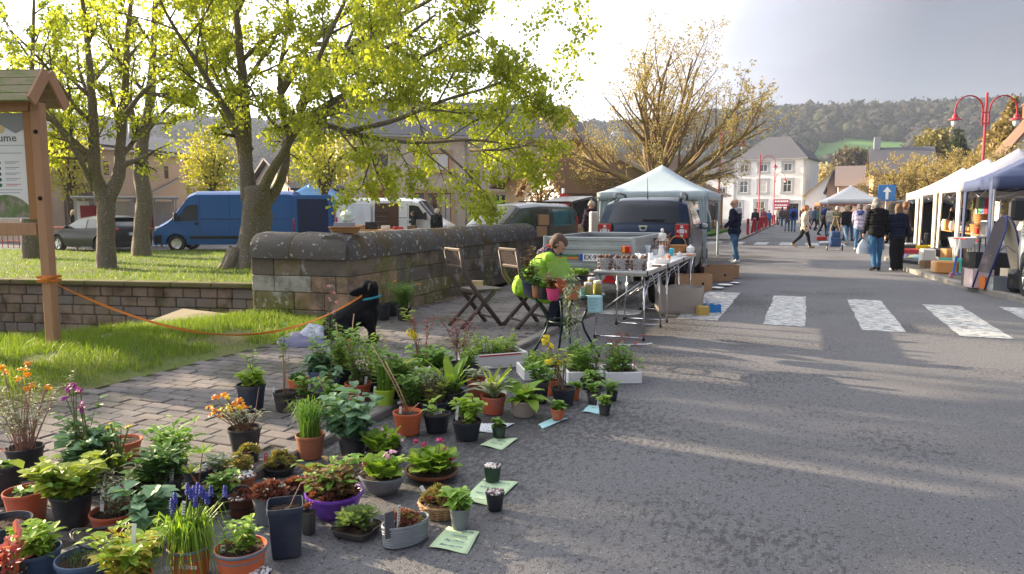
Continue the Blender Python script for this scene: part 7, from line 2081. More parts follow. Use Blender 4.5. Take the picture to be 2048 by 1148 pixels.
b = MB(); b.box((0,0,.32),(.40,.26,.36),b=.04); ob('bag',b,TRB,t); b = MB(); b.box((0,.02,.60),(.34,.24,.24),b=.05); ob('upper_bag',b,TRB,t); b = MB(); b.box((0,-.14,.30),(.3,.03,.16),b=.01); ob('pocket',b,TRB,t)
for sx in (-1,1):
 b = MB(); Mx = MT((sx * .26,.02,.11)) @ MR(R(90),4,'Y'); b.lathe([(.07,-.015),(.105,-.02),(.11,0),(.105,.02),(.07,.015)],16,M=Mx); w_ = ob('wheel',b,RUBBER,t,smooth=True); b = MB(); b.lathe([(0,-.01),(.07,-.01),(.07,.01),(0,.01)],12,M=Mx); ob('hub',b,WHITE,w_)
 b = MB(); b.tube([(sx * .17,.15,.05),(sx * .15,.16,.8),(sx * .03,.17,1.25)],.014,6); ob('frame',b,mat('pale_wood',(.50,.36,.20),(.42,.30,.16),rough=.6),t)
b = MB(); b.tube([(-.15,.1,.11),(.26,.02,.11)],.012,6); b.tube([(-.26,.02,.11),(.2,.05,.11)],.012,6); ob('axle',b,STEEL,t); b = MB(); b.tube([(-.12,.17,1.25),(.12,.17,1.25)],.016,6); ob('handle',b,MATS['pale_wood'],t)
p = R_(1643,481); box_obj('red_box','bright red toolbox on the road by the stalls','box',(p.x,p.y,0),(.46,.22,.20),REDP,R(10),b_=.03)
p = R_(1652,489); b = MB(); b.ball((0,0,.07),(.3,.16,.08),14,8,jit=.12); ob('white_sack',b,TWHT,loc=(p.x,p.y,.0),label='white cloth bundle on the ground beside the red toolbox',cat='bundle',smooth=True)
p = foot_at(1749,541); b = MB()
def sack(u,v):
 a = u * 2 * PI; r = (.02 + .13 * sin(min(1,v * 1.25) * PI * .55)) * (1 + .15 * mnoise.noise(V3((cos(a) * 3,sin(a) * 3,v * 3)))); return (cos(a) * r,sin(a) * r * .5,.36 - v * .36)
b.grid(sack,20,10); lf = R(AWAY - 82); ob('carrier_bag',b,mat('thin_white_bag',(.62,.68,.74),(.55,.60,.68),rough=.4,trans=.1),loc=(p.x + sin(lf) * .30,p.y + cos(lf) * .30,.42),rz=YAW,smooth=True,label='white plastic carrier bag held by the woman in black',cat='bag')
def stall_table(label,x0,x1,y0,y1,z,m,base=.09):
 t = thing('stall_table',label,'table',((x0 + x1) / 2,(y0 + y1) / 2,base)); w,d = x1 - x0,y1 - y0
 b = MB(); b.box((0,0,z - .015),(w,d,.03),b=.004); ob('table_top',b,m,t)
 for sx in (-1,1):
  for sy in (-1,1): b = MB(); b.tube([(sx * (w / 2 - .06),sy * (d / 2 - .06),z - .03),(sx * (w / 2 - .02),sy * (d / 2 - .04),0)],.015,6); ob('leg',b,BLACK,t)
 return t
stall_table('white trestle table of lamps and crockery under the navy tent',4.1,4.8,17.9,20.4,.78,TWHT)
stall_table('orange wooden table of baskets under the greyish tent',4.0,4.7,21.1,23.7,.80,ORANGEW)
stall_table('wooden table with small furniture under the nearer cream tent',3.95,4.7,24.4,27.0,.80,ORANGEW)
stall_table('low shelf table of crockery at the back of the navy tent',5.4,6.1,17.9,20.4,1.0,CREAM)
LAMPSH = mat('lampshade',(.72,.66,.55),(.66,.60,.50),rough=.8)
def lamp_obj(label,p,k=1.0):
 t = thing('table_lamp',label,'lamp',p); b = MB(); b.lathe([(0,0),(.07 * k,0),(.06 * k,.02),(.03 * k,.06),(.06 * k,.16),(.02 * k,.24),(0,.24)],14); ob('base',b,mat('lamp_brass',(.45,.32,.12),rough=.4,metal=.5),t,smooth=True)
 b = MB(); b.lathe([(.09 * k,.42 * k),(.16 * k,.22 * k),(.155 * k,.22 * k),(.085 * k,.42 * k)],18); ob('lamp_shade',b,LAMPSH,t,smooth=True)
lamp_obj('table lamp with cream shade on the navy tent table',(4.35,19.3,.872),1.1); lamp_obj('small lamp with pale shade at the near end of the navy tent table',(4.3,18.4,.872),.9)
rr = random.Random(9)
kinds = [('ceramic_pot',WPLA),('toaster',STEEL),('wooden_box',ORANGEW),('biscuit_tin',REDP),('storage_jar',GLASSC),('sewing_box',BROWNW),('planter',TERR),('lunch_box',BLUEP),('fruit_bowl',YELP),('tea_caddy',GREENP)]
adj = ['squat','tall','narrow','wide','chipped','plain','old','shiny']
cnt = 0
used_l = set()
for (x0,x1,y0,y1,z,wh) in ((4.15,4.75,18.0,20.3,.87,'on the table under the navy tent'),(4.05,4.65,21.2,23.6,.89,'on the table under the greyish tent'),(4.0,4.65,24.5,26.9,.89,'on the table under the nearer cream tent'),(5.45,6.05,18.0,20.3,1.09,'on the back shelf of the navy tent')):
 n = 11 if z < 1 else 8
 for k in range(n):
  x = rr.uniform(x0,x1); y = lerp(y0,y1,(k + .5) / n)
  nm,m = kinds[(cnt * 7 + k) % 10]; cnt += 1
  lab = None
  for a_ in adj:
   cand = '%s %s %s' % (a_,nm.replace('_',' '),wh)
   if cand not in used_l: lab = cand; break
  used_l.add(lab)
  tallk = {'tall': 1.4,'squat': .7,'narrow': 1.1}.get(a_,1.0); wk = {'wide': 1.3,'narrow': .7}.get(a_,1.0)
  h = rr.uniform(.14,.26) * tallk; r_ = rr.uniform(.07,.11) * wk
  if nm in ('toaster','wooden_box','biscuit_tin','sewing_box','lunch_box'): box_obj(nm,lab,nm.replace('_',' '),(x,y,z),(r_ * 2.2,r_ * 1.6,h),m,rr.uniform(-.3,.3),b_=.015)
  else: lathe_obj(nm,lab,nm.replace('_',' '),(x,y,z),[(0,0),(r_ * .7,0),(r_,h * .4),(r_ * .95,h * .75),(r_ * .6,h * .9),(r_ * .65,h),(r_ * .58,h),(r_ * .5,h * .88),(0,h * .86)],m)
for k,(px,py,lab) in enumerate(((1893,478,'round wicker basket with lid stacked on the greyish tent table'),(1890,452,'honey wicker basket topping the basket stack'))):
 basket(lab,(4.15 + .05 * k,22.0,.89 + k * .26),.2 - .02 * k,.2 - .02 * k,.24,m=MATS['honey_wicker'])
p = R_(1842,513,.09); o = box_obj('yellow_crate','yellow plastic crate on the pavement before the cream tent','crate',(p.x,p.y,.09),(.60,.40,.34),YELP,R(20),open_top=True)
b = MB()
for z_ in (.1,.2,.3): b.box((0,-.203,z_),(.58,.012,.02))
ob('ribs',b,YELP,o,kind='stuff')
p = R_(1845,531,.05); t = thing('open_suitcase','open black suitcase full of clothes at the kerb','suitcase',(p.x,p.y,.04),R(-62))
b = MB(); b.box((0,0,.09),(.95,.6,.18),b=.04); ob('shell',b,BLACK,t); b = MB(); b.box((.1,.38,.22),(.9,.12,.5),b=.04); ob('lid',b,BLACK,t)
for k,c in enumerate(((.62,.66,.35),(.35,.55,.72),(.62,.12,.22),(.72,.72,.74))):
 b = MB(); b.ball((-.3 + k * .22,U(-.1,.1),.20),(.17,.2,.08),14,8,jit=.12); ob('garment',b,mat('garment_%d' % k,c,tuple(x * .7 for x in c),rough=.9,scale=14),t,smooth=True)
p = R_(1822,500,.09); box_obj('green_crate','dark green crate with red label behind the girl in navy','crate',(p.x,p.y,.09),(.4,.4,.45),mat('crate_green',(.02,.08,.06),(.15,.02,.05),rough=.6,scale=3),R(15),open_top=True)
p = R_(1905,556,.09); t = thing('kick_scooter','blue and white kick scooter leaning at the kerb','scooter',(p.x,p.y,.09),R(25))
b = MB(); b.tube([(0,0,.06),(.06,0,.45)],.022,8); ob('steering_tube',b,mat('scooter_blue',(.02,.16,.50),rough=.35),t); b = MB(); b.tube([(.06,0,.45),(.11,0,.82)],.016,8); st_ = ob('stem',b,WHITE,t); b = MB(); b.tube([(.11,-.2,.82),(.11,.2,.82)],.014,6); ob('handlebar',b,REDP,st_)
b = MB(); b.box((.32,0,.09),(.5,.1,.02),b=.005); ob('deck',b,MATS['scooter_blue'],t)
for x in (-.02,.62):
 b = MB(); Mx = MT((x,0,.06)) @ MR(R(90),4,'X'); b.lathe([(.03,-.012),(.055,-.014),(.06,0),(.055,.014),(.03,.012)],16,M=Mx); b.lathe([(0,-.008),(.03,-.008),(.03,.008),(0,.008)],10,M=Mx); ob('wheel',b,mat('wheel_pink',(.62,.10,.18),(.7,.65,.65),rough=.5,scale=30),t)
p = R_(1920,548,.09); t = thing('folding_stand','white tubular folding stand with a plastic basin beside the scooter','stand',(p.x,p.y,.09),R(20))
for sx in (-1,1): b = MB(); b.tube([(sx * .16,0,0),(sx * .16 + .1,.1,.92)],.014,6); ob('leg',b,WHITE,t); b = MB(); b.tube([(sx * .16 + .2,.3,0),(sx * .16 - .02,.05,.75)],.014,6); ob('leg',b,WHITE,t)
b = MB(); b.lathe([(.0,.58),(.18,.58),(.24,.80),(.25,.81),(.23,.80),(.17,.60),(0,.60)],16,sq=4); ob('basin',b,WPLA,t)
p = R_(1935,478,.9); t = thing('coffee_machine','chromed coffee machine on the folding stand','coffee machine',(3.75,18.95,.93),R(20)); b = MB(); b.box((0,0,.17),(.22,.26,.34),b=.03); ob('body',b,STEEL,t); b = MB(); b.lathe([(0,0),(.07,0),(.08,.12),(0,.12)],14,(0,-.2,.0)); ob('jug',b,GLASSC,t); b = MB(); b.box((0,-.14,.28),(.2,.12,.1),b=.02); ob('brew_head',b,BLACK,t)
b = MB(); b.box((3.75,18.95,.91),(.5,.5,.03)); b.box((3.55,18.75,.5),(.03,.03,.82)); b.box((3.95,18.75,.5),(.03,.03,.82)); b.box((3.55,19.15,.5),(.03,.03,.82)); b.box((3.95,19.15,.5),(.03,.03,.82)); ob('side_table',b,GUTTER,label='small grey side table under the coffee machine',cat='table')
for nm,lab,px,py,d,m,op in (('cardboard_box','small cardboard box at the kerb beside the scooter',1882,545,(.34,.3,.26),CARD2,False),('wicker_hamper','brown wicker hamper behind the scooter',1905,530,(.5,.35,.42),WICK,False),
        ('pink_tub','pale pink plastic storage tub at the kerb',1956,574,(.36,.32,.33),mat('pale_pink_plastic',(.62,.50,.50),(.56,.45,.45),rough=.5),True),('dark_board','dark brown board leaning on the pink tub',1934,572,(.05,.4,.34),BROWNW,False),
        ('grey_tub','grey plastic tub with a wooden yoke behind the folded boards',1998,580,(.36,.3,.24),mat('grey_plastic',(.30,.32,.36),(.26,.28,.31),rough=.5),True),('cream_bin','cream plastic bin near the white camper',2022,574,(.28,.26,.34),CREAM,True),
        ('black_crate','large black crate of books under the navy tent',1972,552,(.7,.5,.5),BLACK,True),('green_crate','bright green crate near the camper',2034,566,(.3,.3,.2),GREENP,True),('orange_bucket','orange bucket between the folded boards',1975,578,(.2,.2,.22),ORP,True),
        ('blue_box','blue cool box beside the lilac jacket',1740,507,(.36,.3,.3),BLUEP,False),('black_case','black instrument case leaning on the cream tent leg',1855,500,(.18,.3,.6),BLACK,False)):
 p = R_(px,py,.09 if px > 1790 else 0); box_obj(nm,lab,nm.replace('_',' '),p,d,m,R(15),open_top=op,b_=.02)
p = R_(1998,583,.09); t = thing('folding_board','navy and cream A-frame with rounded boards standing at the kerb','A-frame',(p.x,p.y,.09),YAW + R(-6))
NAVF = mat('navy_frame',(.02,.035,.14),rough=.4)
for sg,m in ((-1,mat('dark_board_face',(.03,.025,.035),(.05,.03,.04),rough=.6,scale=4)),(1,mat('cream_board',(.66,.56,.40),(.74,.70,.60),rough=.6,scale=1.5))):
 out = [(-.0,.12),(.13,.12)]
 prof = []
 Mb = MT((0,0,1.30)) @ MR(sg * R(-15),4,'Y') @ MT((sg * .02,0,-1.30))
 pts = [(0,-.19,.30),(0,.19,.30)] + [(0,cos(a) * .19,1.02 + sin(a) * .27) for a in np.linspace(0,PI,11)]
 b = MB(); b.slab(pts,(1,0,0),.03,M=Mb); ob('board',b,m,t)
 b = MB(); b.tube([Mb @ V3((.015,-.20,0.0))] + [Mb @ V3((.015,-.20,1.02))] + [Mb @ V3((.015,-cos(a) * .20,1.02 + sin(a) * .28)) for a in np.linspace(0,PI,11)] + [Mb @ V3((.015,.20,1.02)),Mb @ V3((.015,.20,0))],.016,6); ob('frame',b,NAVF,t,smooth=True)
b = MB(); b.tube([(-.2,-.05,.62),(.05,-.05,.8),(.22,-.05,.66)],.012,5); ob('stay',b,GUTTER,t)
p = R_(2042,585,.09); b = MB(); b.box((0,0,.2),(.4,.3,.4),b=.08); ob('black_bag',b,BLACK,loc=p,rz=R(20),label='black bag on the pavement against the white camper',cat='bag')
b = MB(); b.box((5.2,19.0,1.6),(1.0,2.6,.04)); b.box((6.2,19.2,1.0),(.5,2.4,1.5),b=.02); ob('shelf_unit',b,CREAM,label='cream shelf unit at the back of the navy tent',cat='shelf')
rr = random.Random(21)
for k,(nm,lab,c) in enumerate((('folded_blanket','folded orange blanket on the kerb by the greyish tent',(.55,.25,.08)),('toy_crate','turquoise toy crate before the greyish tent',(.05,.40,.42)),('book_box','brown box of old books by the navy tent leg',(.25,.15,.08)),('shoe_box','white shoe box between kerb and cream tent',(.7,.7,.68)),('storage_chest','dark green storage chest by the cream tent',(.04,.10,.06)),('laundry_basket','lilac laundry basket on the pavement edge',(.42,.36,.55)),('stool','small red stool beside the cream tent',(.5,.05,.05)),('record_case','black record case next to the yellow crate',(.02,.02,.025)),('glass_case','grey display case in front of the nearer cream tent',(.4,.42,.45)),('linen_pile','pile of pale pink linen on a low board',(.7,.5,.52)))):
 y = 18.6 + k * .85; x = 3.02 + rr.uniform(-.1,.25) - .03 * (y - 18)
 box_obj(nm,lab,nm.replace('_',' '),(x,y,.092),(rr.uniform(.28,.5),rr.uniform(.25,.4),rr.uniform(.15,.42)),mat('goods_' + nm,c,tuple(q * .75 for q in c),rough=.7,scale=10),rr.uniform(-.4,.4),b_=.03,open_top=k in (1,2,5))
for k,(lab,c) in enumerate((('red coat hanging under the cream tent',(.42,.05,.06)),('blue shirt hanging under the cream tent',(.10,.22,.45)),('green dress hanging under the cream tent',(.12,.30,.14)),('white blouse hanging under the cream tent',(.7,.7,.68)),('brown jacket hanging under the cream tent',(.22,.13,.08)))):
 b = MB()
 def gar(u,v):
  a = u * 2 * PI; w_ = (.10 + .12 * smooth01(v * 3)) * (1 + .08 * sin(a * 5)); return (cos(a) * .06 * (1 + .3 * sin(a * 7) * v),sin(a) * w_,.75 * (1 - v))
 b.grid(gar,28,8); ob('hanging_garment',b,cloth('garment_h%d' % k,c),loc=(4.9,25.0 + k * .4,1.15),smooth=True,label=lab,cat='garment')
C = Car('black_van','black minivan with open boot behind the one-way sign','van',(4.6,33.5,0),R(6),[(0,1.6),(.05,1.85),(.3,1.95),(2.6,1.95),(3.0,1.85),(3.7,1.2),(4.4,1.0),(4.6,.7)],1.9,1.1,tumble=.12,zl=.3,wheels=(.85,3.7),wr=.33,paint=paint('black',(.01,.01,.012),.3,.2))
C.part('load_space',DARK,((0,-.01,1.1),(1.5,.05,1.2))); b = MB(); b.box((0,-.5,1.95),(1.6,1.1,.06),b=.02); ob('tailgate',b,C.paint,C.t)
C.side_patch('side_window',[(.4,1.2),(2.7,1.2)],[(.5,1.75),(2.6,1.75)],GLASSD)
# ================================================================ POTTED PLANTS
def potmat(n,c,rough=.55,dirt=.35):
 return mat('pot_' + n,c,tuple(q * .78 for q in c),rough=rough,scale=9,bump=.08,col3=tuple(lerp(q,d,dirt) for q,d in zip(c,(.20,.17,.14))),scale3=5,spec=.4)
POT = dict(black=potmat('black',(.024,.028,.038)),navy=potmat('navy',(.030,.043,.072)),blue=potmat('blue_grey',(.075,.125,.215)),grey=potmat('grey',(.20,.225,.26)),red=potmat('red_brown',(.52,.115,.06)),
   orange=potmat('orange',(.70,.165,.06)),terra=TERR,lime=potmat('lime',(.42,.62,.05)),taupe=potmat('taupe',(.36,.29,.26)),purple=potmat('purple',(.20,.055,.50),.35,.1),brown=potmat('brown',(.20,.07,.035)),green=potmat('dark_green',(.025,.055,.035)),pink=PINKP,zinc=GALV,maroon=potmat('maroon',(.22,.02,.02)),muddy=potmat('muddy',(.05,.045,.045),.8,.8),white=WPLA)
SOIL = mat('potting_soil',(.045,.028,.018),(.022,.014,.010),rough=.98,scale=60,bump=1.0,bscale=120,col3=(.085,.055,.035),scale3=20)
LF = dict(mid=leafmat('leaf_mid',(.10,.235,.03),(.28,.45,.09),.35),dark=leafmat('leaf_dark',(.045,.125,.026),(.12,.24,.055),.25),yel=leafmat('leaf_yellowgreen',(.20,.31,.035),(.42,.48,.08),.4),blue=leafmat('leaf_bluegreen',(.085,.205,.115),(.22,.37,.21),.3),
   sil=leafmat('leaf_silver',(.20,.27,.17),(.42,.47,.35),.3),red=leafmat('leaf_red',(.16,.03,.025),(.34,.075,.055),.35),pink=leafmat('leaf_pink',(.38,.07,.09),(.55,.17,.17),.35),bronze=leafmat('leaf_bronze',(.13,.06,.03),(.25,.15,.06),.3),sed=leafmat('leaf_sedum',(.23,.25,.06),(.46,.34,.13),.25),
   semp=leafmat('leaf_sempervivum',(.15,.24,.08),(.33,.40,.17),.25),sempr=leafmat('leaf_purple',(.19,.05,.045),(.33,.14,.10),.25),gol=leafmat('leaf_golden',(.45,.40,.05),(.62,.55,.12),.4),fresh=leafmat('leaf_fresh',(.16,.32,.022),(.40,.54,.085),.4),straw=leafmat('leaf_straw',(.36,.28,.12),(.48,.40,.20),.3),varieg=leafmat('leaf_variegated',(.20,.28,.16),(.60,.60,.46),.35))
FL = {k: leafmat('petal_' + k,a,c_,.3) for k,a,c_ in (('orange',(.72,.20,.01),(.80,.45,.02)),('yellow',(.78,.60,.02),(.85,.72,.05)),('purple',(.28,.03,.26),(.42,.07,.38)),('pink',(.72,.35,.60),(.78,.52,.72)),('magenta',(.45,.01,.12),(.58,.04,.22)),('blue',(.06,.08,.45),(.14,.17,.62)),('white',(.72,.70,.66),(.8,.78,.74)),('rose',(.75,.25,.36),(.80,.45,.52)))}
STEM = leafmat('stem_green',(.10,.15,.04),(.20,.22,.08),.1); STEMB = mat('stem_brown',(.20,.12,.07),(.13,.08,.05),rough=.9,scale=30); STEMP = mat('stem_purplish',(.30,.17,.15),(.38,.28,.20),rough=.85,scale=30); CANE = mat('bamboo_cane',(.45,.31,.17),(.36,.24,.13),rough=.7,scale=20); STEMR = mat('stem_reddish',(.42,.13,.07),(.35,.16,.08),rough=.7)
PEB = [mat('pebble_white',(.74,.72,.70),(.62,.60,.58),rough=.7,scale=40),mat('pebble_rose',(.50,.36,.34),(.40,.28,.27),rough=.7,scale=40),mat('pebble_dark',(.20,.15,.15),rough=.7)]
class Pl:
 def __init__(s,label,cx,rim,base,w,pot='black',sq=0.,z=0.0,taper=.76,kind='round',ex=1.0,name='potted_plant',cat='potted plant',fill=.86,on=None,lipm=None,rz=0.,depth=None,nopot=False):
  s.rg = random.Random(int(cx * 7 + base)); rg = s.rg
  z = PAVE_Z if (on is None and G(cx,base).x < KERB_X - .03) else (on if on is not None else z)
  p = G(cx,base,z); d = fwd(p); r = w * d / FPX / 2
  v = V3((p.x,p.y,0)).normalized(); p = p + v * r * taper; p.z = z
  s.p = p; s.r = r * fwd(p) / d; r = s.r
  s.h = max(.04,zat(p,rim) - z); h = s.h
  s.t = thing(name,label,cat,(p.x,p.y,z + .001),rz)
  s.rs = r * lerp(taper,1,fill) * .93; s.zs = h * fill
  s.mpx = d / FPX
  if not nopot:
   b = MB(); lip = h * .13; n = 28 if not sq else 4 * 7
   prof = [(0,.0),(r * taper * .9,.0),(r * taper,.006),(r * lerp(taper,.97,.5),h * .5),(r * .955,h - lip),(r * 1.0,h - lip + .003),(r * 1.015,h - .004),(r * 1.0,h),(r * .955,h),(r * .93,h - lip),(s.rs * .98,s.zs - .012),(0,s.zs - .014)]
   if kind == 'bowl': prof = [(0,0),(r * .52,0),(r * .60,.012),(r * .80,h * .33),(r * .92,h * .66),(r * .98,h - .02),(r * 1.03,h - .012),(r * 1.03,h),(r * .97,h),(r * .9,h - .02),(r * .85,h * .8),(0,h * .8)]; s.rs = r * .88; s.zs = h * .86
   b.lathe(prof,n,sq=sq,sx=ex)
   s.pot = ob('pot',b,POT[pot] if isinstance(pot,str) else pot,s.t,smooth=True,angle=35)
   if lipm:
    b = MB(); b.lathe([(r * .925,h * .72),(r * .958,h - .002),(r * 1.0,h + .001),(r * 1.022,h - .004),(r * 1.02,h - lip * .7),(r * 1.0,h - lip * .75)],n,sq=sq,sx=ex); ob('rim',b,POT[lipm],s.pot,smooth=True)
   b = MB()
   def so(u,q):
    a = u * 2 * PI; k = (abs(cos(a)) ** sq + abs(sin(a)) ** sq) ** (-1 / sq) if sq else 1
    x,y = cos(a) * q * s.rs * k * ex,sin(a) * q * s.rs * k
    return (x,y,s.zs + .012 * mnoise.noise(V3((x * 40 + cx,y * 40,0))) * (1 - q ** 4) + .006 * (1 - q * q))
   b.grid(so,22,5); ob('soil',b,SOIL,s.t,smooth=True)
  s.fm = {}
 def H(s,py):
  return max(.03,zat(s.p,py) - s.p.z - s.zs)
 def rp(s,k=.8):
  a = s.rg.uniform(0,6.283); q = s.rs * k * math.sqrt(s.rg.random()); return V3((cos(a) * q,sin(a) * q,s.zs - .004))
 def add(s,name,mb,m,smooth=False,stuff=True):
  if mb.v:
   o = ob(name,mb,m,s.t,smooth=smooth,kind='stuff'); return o
 def leafy(s,H,n=8,spread=.5,nl=10,L=.05,w=.6,leaf='mid',stem=None,sr=.0022,bend=.35,up=.4,droop=.0,top=.15,bottom=.15,lname='leaves',flowers=None,trip=False,H0=.6,org=.6,flsize=.014,fln=5):
  H *= 1.22; L *= 1.28; n = int(n * 1.35 + .5); spread *= 1.1
  S = MB(); Lb = MB(); Fb = MB(); rg = s.rg
  for i in range(n):
   b0 = s.rp(org); a = rg.uniform(0,6.283); out = V3((cos(a),sin(a),0)) + V3((b0.x,b0.y,0)) * 6
   hh = H * rg.uniform(H0,1.0); sp = spread * rg.uniform(.3,1.0) * hh
   out = out.normalized() * sp
   P = [b0,b0 + out * .25 + V3((0,0,hh * .4)),b0 + out * .62 + V3((0,0,hh * .76)),b0 + out + V3((rg.uniform(-.1,.1) * sp,rg.uniform(-.1,.1) * sp,hh - droop * hh))]
   S.val = rg.random(); S.tube(P,[sr,sr * .9,sr * .7,sr * .4],4,cap=False)
   for k in range(nl):
    t = lerp(bottom,1.0,(k + rg.random() * .8) / nl) * 3; j = min(int(t),2)
    q = P[j].lerp(P[j + 1],min(1,t - j)); a = rg.uniform(0,6.283) if not trip else k * 2.4
    dd = V3((cos(a),sin(a),rg.uniform(up - .35,up + .35)))
    LL = L * rg.uniform(.6,1.2); Lb.val = min(1,max(0,.2 + .6 * t / 3 + rg.gauss(0,.18)))
    Lb.leaf(q,dd,LL,LL * w,bend=bend * rg.uniform(.4,1.4),fold=rg.uniform(.05,.35))
   if flowers:
    for k in range(fln):
     Fb.val = rg.random(); q = P[3] + V3((rg.gauss(0,.012),rg.gauss(0,.012),rg.gauss(0,.012)))
     Fb.disc(q,V3((rg.gauss(0,1),rg.gauss(0,1) - .6,.8)),flsize * rg.uniform(.7,1.2),8,lobes=1,cup=.2)
  s.add('stems',S,stem or STEM); s.add(lname,Lb,LF[leaf])
  if flowers: s.add('flowers',Fb,FL[flowers])
  return s
 def big(s,H,n=14,L=.16,w=.07,leaf='fresh',out=.7,bend=.35,one=True,up0=.35,up1=1.3,fold=.2,name='leaf'):
  L *= 1.3; w *= 1.4; n = int(n * 1.12)
  rg = s.rg
  me = []
  for k in range(3):
   b = MB(); b.val = (.2,.5,.85)[k]
   nS = 5
   def lf(u,v):
    t = v; wd = w * (sin(PI * min(1,t * .92 + .06)) ** .75) * .5
    x = (u * 2 - 1) * wd
    return (x,L * t * cos(bend * t * 1.3),-L * bend * t * t * .9 + abs(u * 2 - 1) * fold * wd + .006 * sin(t * 14 + u * 5))
   b.grid(lf,4,nS); m_ = b.mesh('leaf',LF[leaf],True); me.append(m_)
  for i in range(n):
   a = i * 2.4 + rg.uniform(-.3,.3); u = rg.uniform(up0,up1) if i > n * .3 else rg.uniform(up1 * .8,up1)
   q = s.rp(.28 if n < 30 else .6); o = inst(name,me[rg.randrange(3)],s.t,(q.x,q.y,s.zs + rg.uniform(0,.02)),(u,0,a),rg.uniform(.7,1.15))
  return s
 def blades(s,H,n=200,w=.004,leaf='mid',lean=.7,arch=.5,kinds=None):
  n = int(n * 1.3); H *= 1.15
  Lb = MB(); rg = s.rg
  for i in range(n):
   b0 = s.rp(.7); a = rg.uniform(0,6.283); hh = H * rg.uniform(.55,1.1); o = V3((cos(a),sin(a),0)) * hh * lean * rg.uniform(.15,1)
   sd = V3((-sin(a),cos(a),0)) * w / 2
   P = [b0,b0 + o * .2 + V3((0,0,hh * .5)),b0 + o * .6 + V3((0,0,hh * (.92 - arch * .1))),b0 + o * 1.1 + V3((0,0,hh * (1 - arch * rg.uniform(.2,1.6))))]
   Lb.val = rg.random()
   vs = []
   for k,q in enumerate(P): e = (1,1,.8,.1)[k]; vs += [q - sd * e,q + sd * e]
   Lb.add(vs,[(0,1,3,2),(2,3,5,4),(4,5,7,6)])
  s.add('leaves',Lb,LF[leaf]); return s
 def mat_(s,n=40,size=.03,leaf='sed',height=.02,per=14,dome=.02,name='rosettes',open_=1.0,k=.98,tipl=.55):
  Lb = MB(); rg = s.rg
  for i in range(n):
   q = s.rp(k); rr_ = math.hypot(q.x,q.y) / s.rs; q.z = s.zs + dome * (1 - rr_ * rr_) + rg.uniform(0,height)
   sz = size * rg.uniform(.6,1.15); ax = V3((q.x * 6 + rg.gauss(0,.2),q.y * 6 + rg.gauss(0,.2),1)).normalized(); u_ = ax.orthogonal().normalized(); v_ = ax.cross(u_)
   tone = rg.random()
   for k_ in range(per):
    a = k_ * 2.4; el = lerp(.15,1.35,k_ / per); dd = (u_ * cos(a) + v_ * sin(a)) * cos(el) * open_ + ax * sin(el)
    Lb.val = min(1,max(0,tone * .6 + .4 * rg.random())); Lb.leaf(q,dd,sz * lerp(1,.55,k_ / per),sz * .42,up=ax,bend=-.25,fold=.25)
  s.add(name,Lb,LF[leaf]); return s
 def pebbles(s,n=60,size=.008,white=.7):
  P = MB(); rg = s.rg
  for i in range(n):
   q = s.rp(1.0); P.ball((q.x,q.y,s.zs + .008 + rg.uniform(0,.012)),(size * rg.uniform(.6,1.2),size * rg.uniform(.6,1.2),size * .7),6,4,m=0 if rg.random() < white else rg.choice((1,2)),jit=.1)
  o = ob('pebbles',P,PEB,s.t,smooth=True,kind='stuff'); return s
 def sticks(s,lst,m=CANE):
  for (dx,dy,px,py,r_) in lst:
   top = D(px,py,fwd(s.p) + dy); S = MB(); S.tube([(dx,0,s.zs - .03),((dx + top.x - s.p.x) / 2 + .006,(top.y - s.p.y) / 2,lerp(s.zs,top.z - s.p.z,.5)),(top.x - s.p.x,top.y - s.p.y,top.z - s.p.z)],[r_,r_,r_ * .8],6); ob('cane',S,m,s.t,smooth=True)
  return s
 def tag(s,px,py,H=.09,c=TAGW,tilt=.1,mark=True,w=.018):
  q = D(px,py,fwd(s.p)); x,y = q.x - s.p.x,q.y - s.p.y; k = math.hypot(x,y)
  if k > s.rs * .9: x,y = x * s.rs * .9 / k,y * s.rs * .9 / k
  y -= s.rs * .2; z1 = max(s.zs + .03,q.z - s.p.z); b = MB(); M = MT((x,y,z1)) @ MR(YAW * .9,4,'Z') @ MR(tilt,4,'Y')
  b.box((0,0,-H / 2),(w,.0015,H),M=M); o = ob('plant_tag',b,c,s.t)
  if mark:
   b = MB()
   for j in range(5): b.box((s.rg.uniform(-.002,.002),-.0016,-.012 - j * .012),(w * s.rg.uniform(.4,.75),.0008,.0035),M=M)
   ob('writing',b,INK if c is TAGW else WHITE,o,kind='stuff')
  return s
 def heads(s,pts,col,size=.02,n=9,leaf=None,stem=None,sr=.0028,z0=None,side=0):
  for (px,py) in pts:
   top = D(px,py,fwd(s.p) + s.rg.uniform(-.06,.06)); q = V3((top.x - s.p.x,top.y - s.p.y,top.z - s.p.z)); b0 = s.rp(.5)
   S = MB(); S.tube([b0,b0.lerp(q,.5) + V3((s.rg.gauss(0,.01),s.rg.gauss(0,.01),.01)),q],[sr * 1.2,sr,sr * .7],5,cap=False); st = ob('flower_stalk',S,stem or STEM,s.t)
   Fb = MB()
   for k in range(n):
    Fb.val = s.rg.random(); o = V3((s.rg.gauss(0,1),s.rg.gauss(0,1),s.rg.gauss(0,1) * .7)).normalized() * size * s.rg.uniform(.3,1.1)
    Fb.disc(q + o,o + V3((0,-.01,.02)),size * s.rg.uniform(.45,.7),8,lobes=1,cup=.25)
   ob('flower_head',Fb,FL[col],st)
  return s
Pl('black pot of sprawling lavender stems against the parapet',767,608,641,30,'black').leafy(.42,16,.35,16,.02,.25,'mid',STEM,bend=.1)
Pl('black pot half hidden between the two plants by the parapet',786,606,634,26,'black').leafy(.1,5,.5,5,.03,.5,'dark')
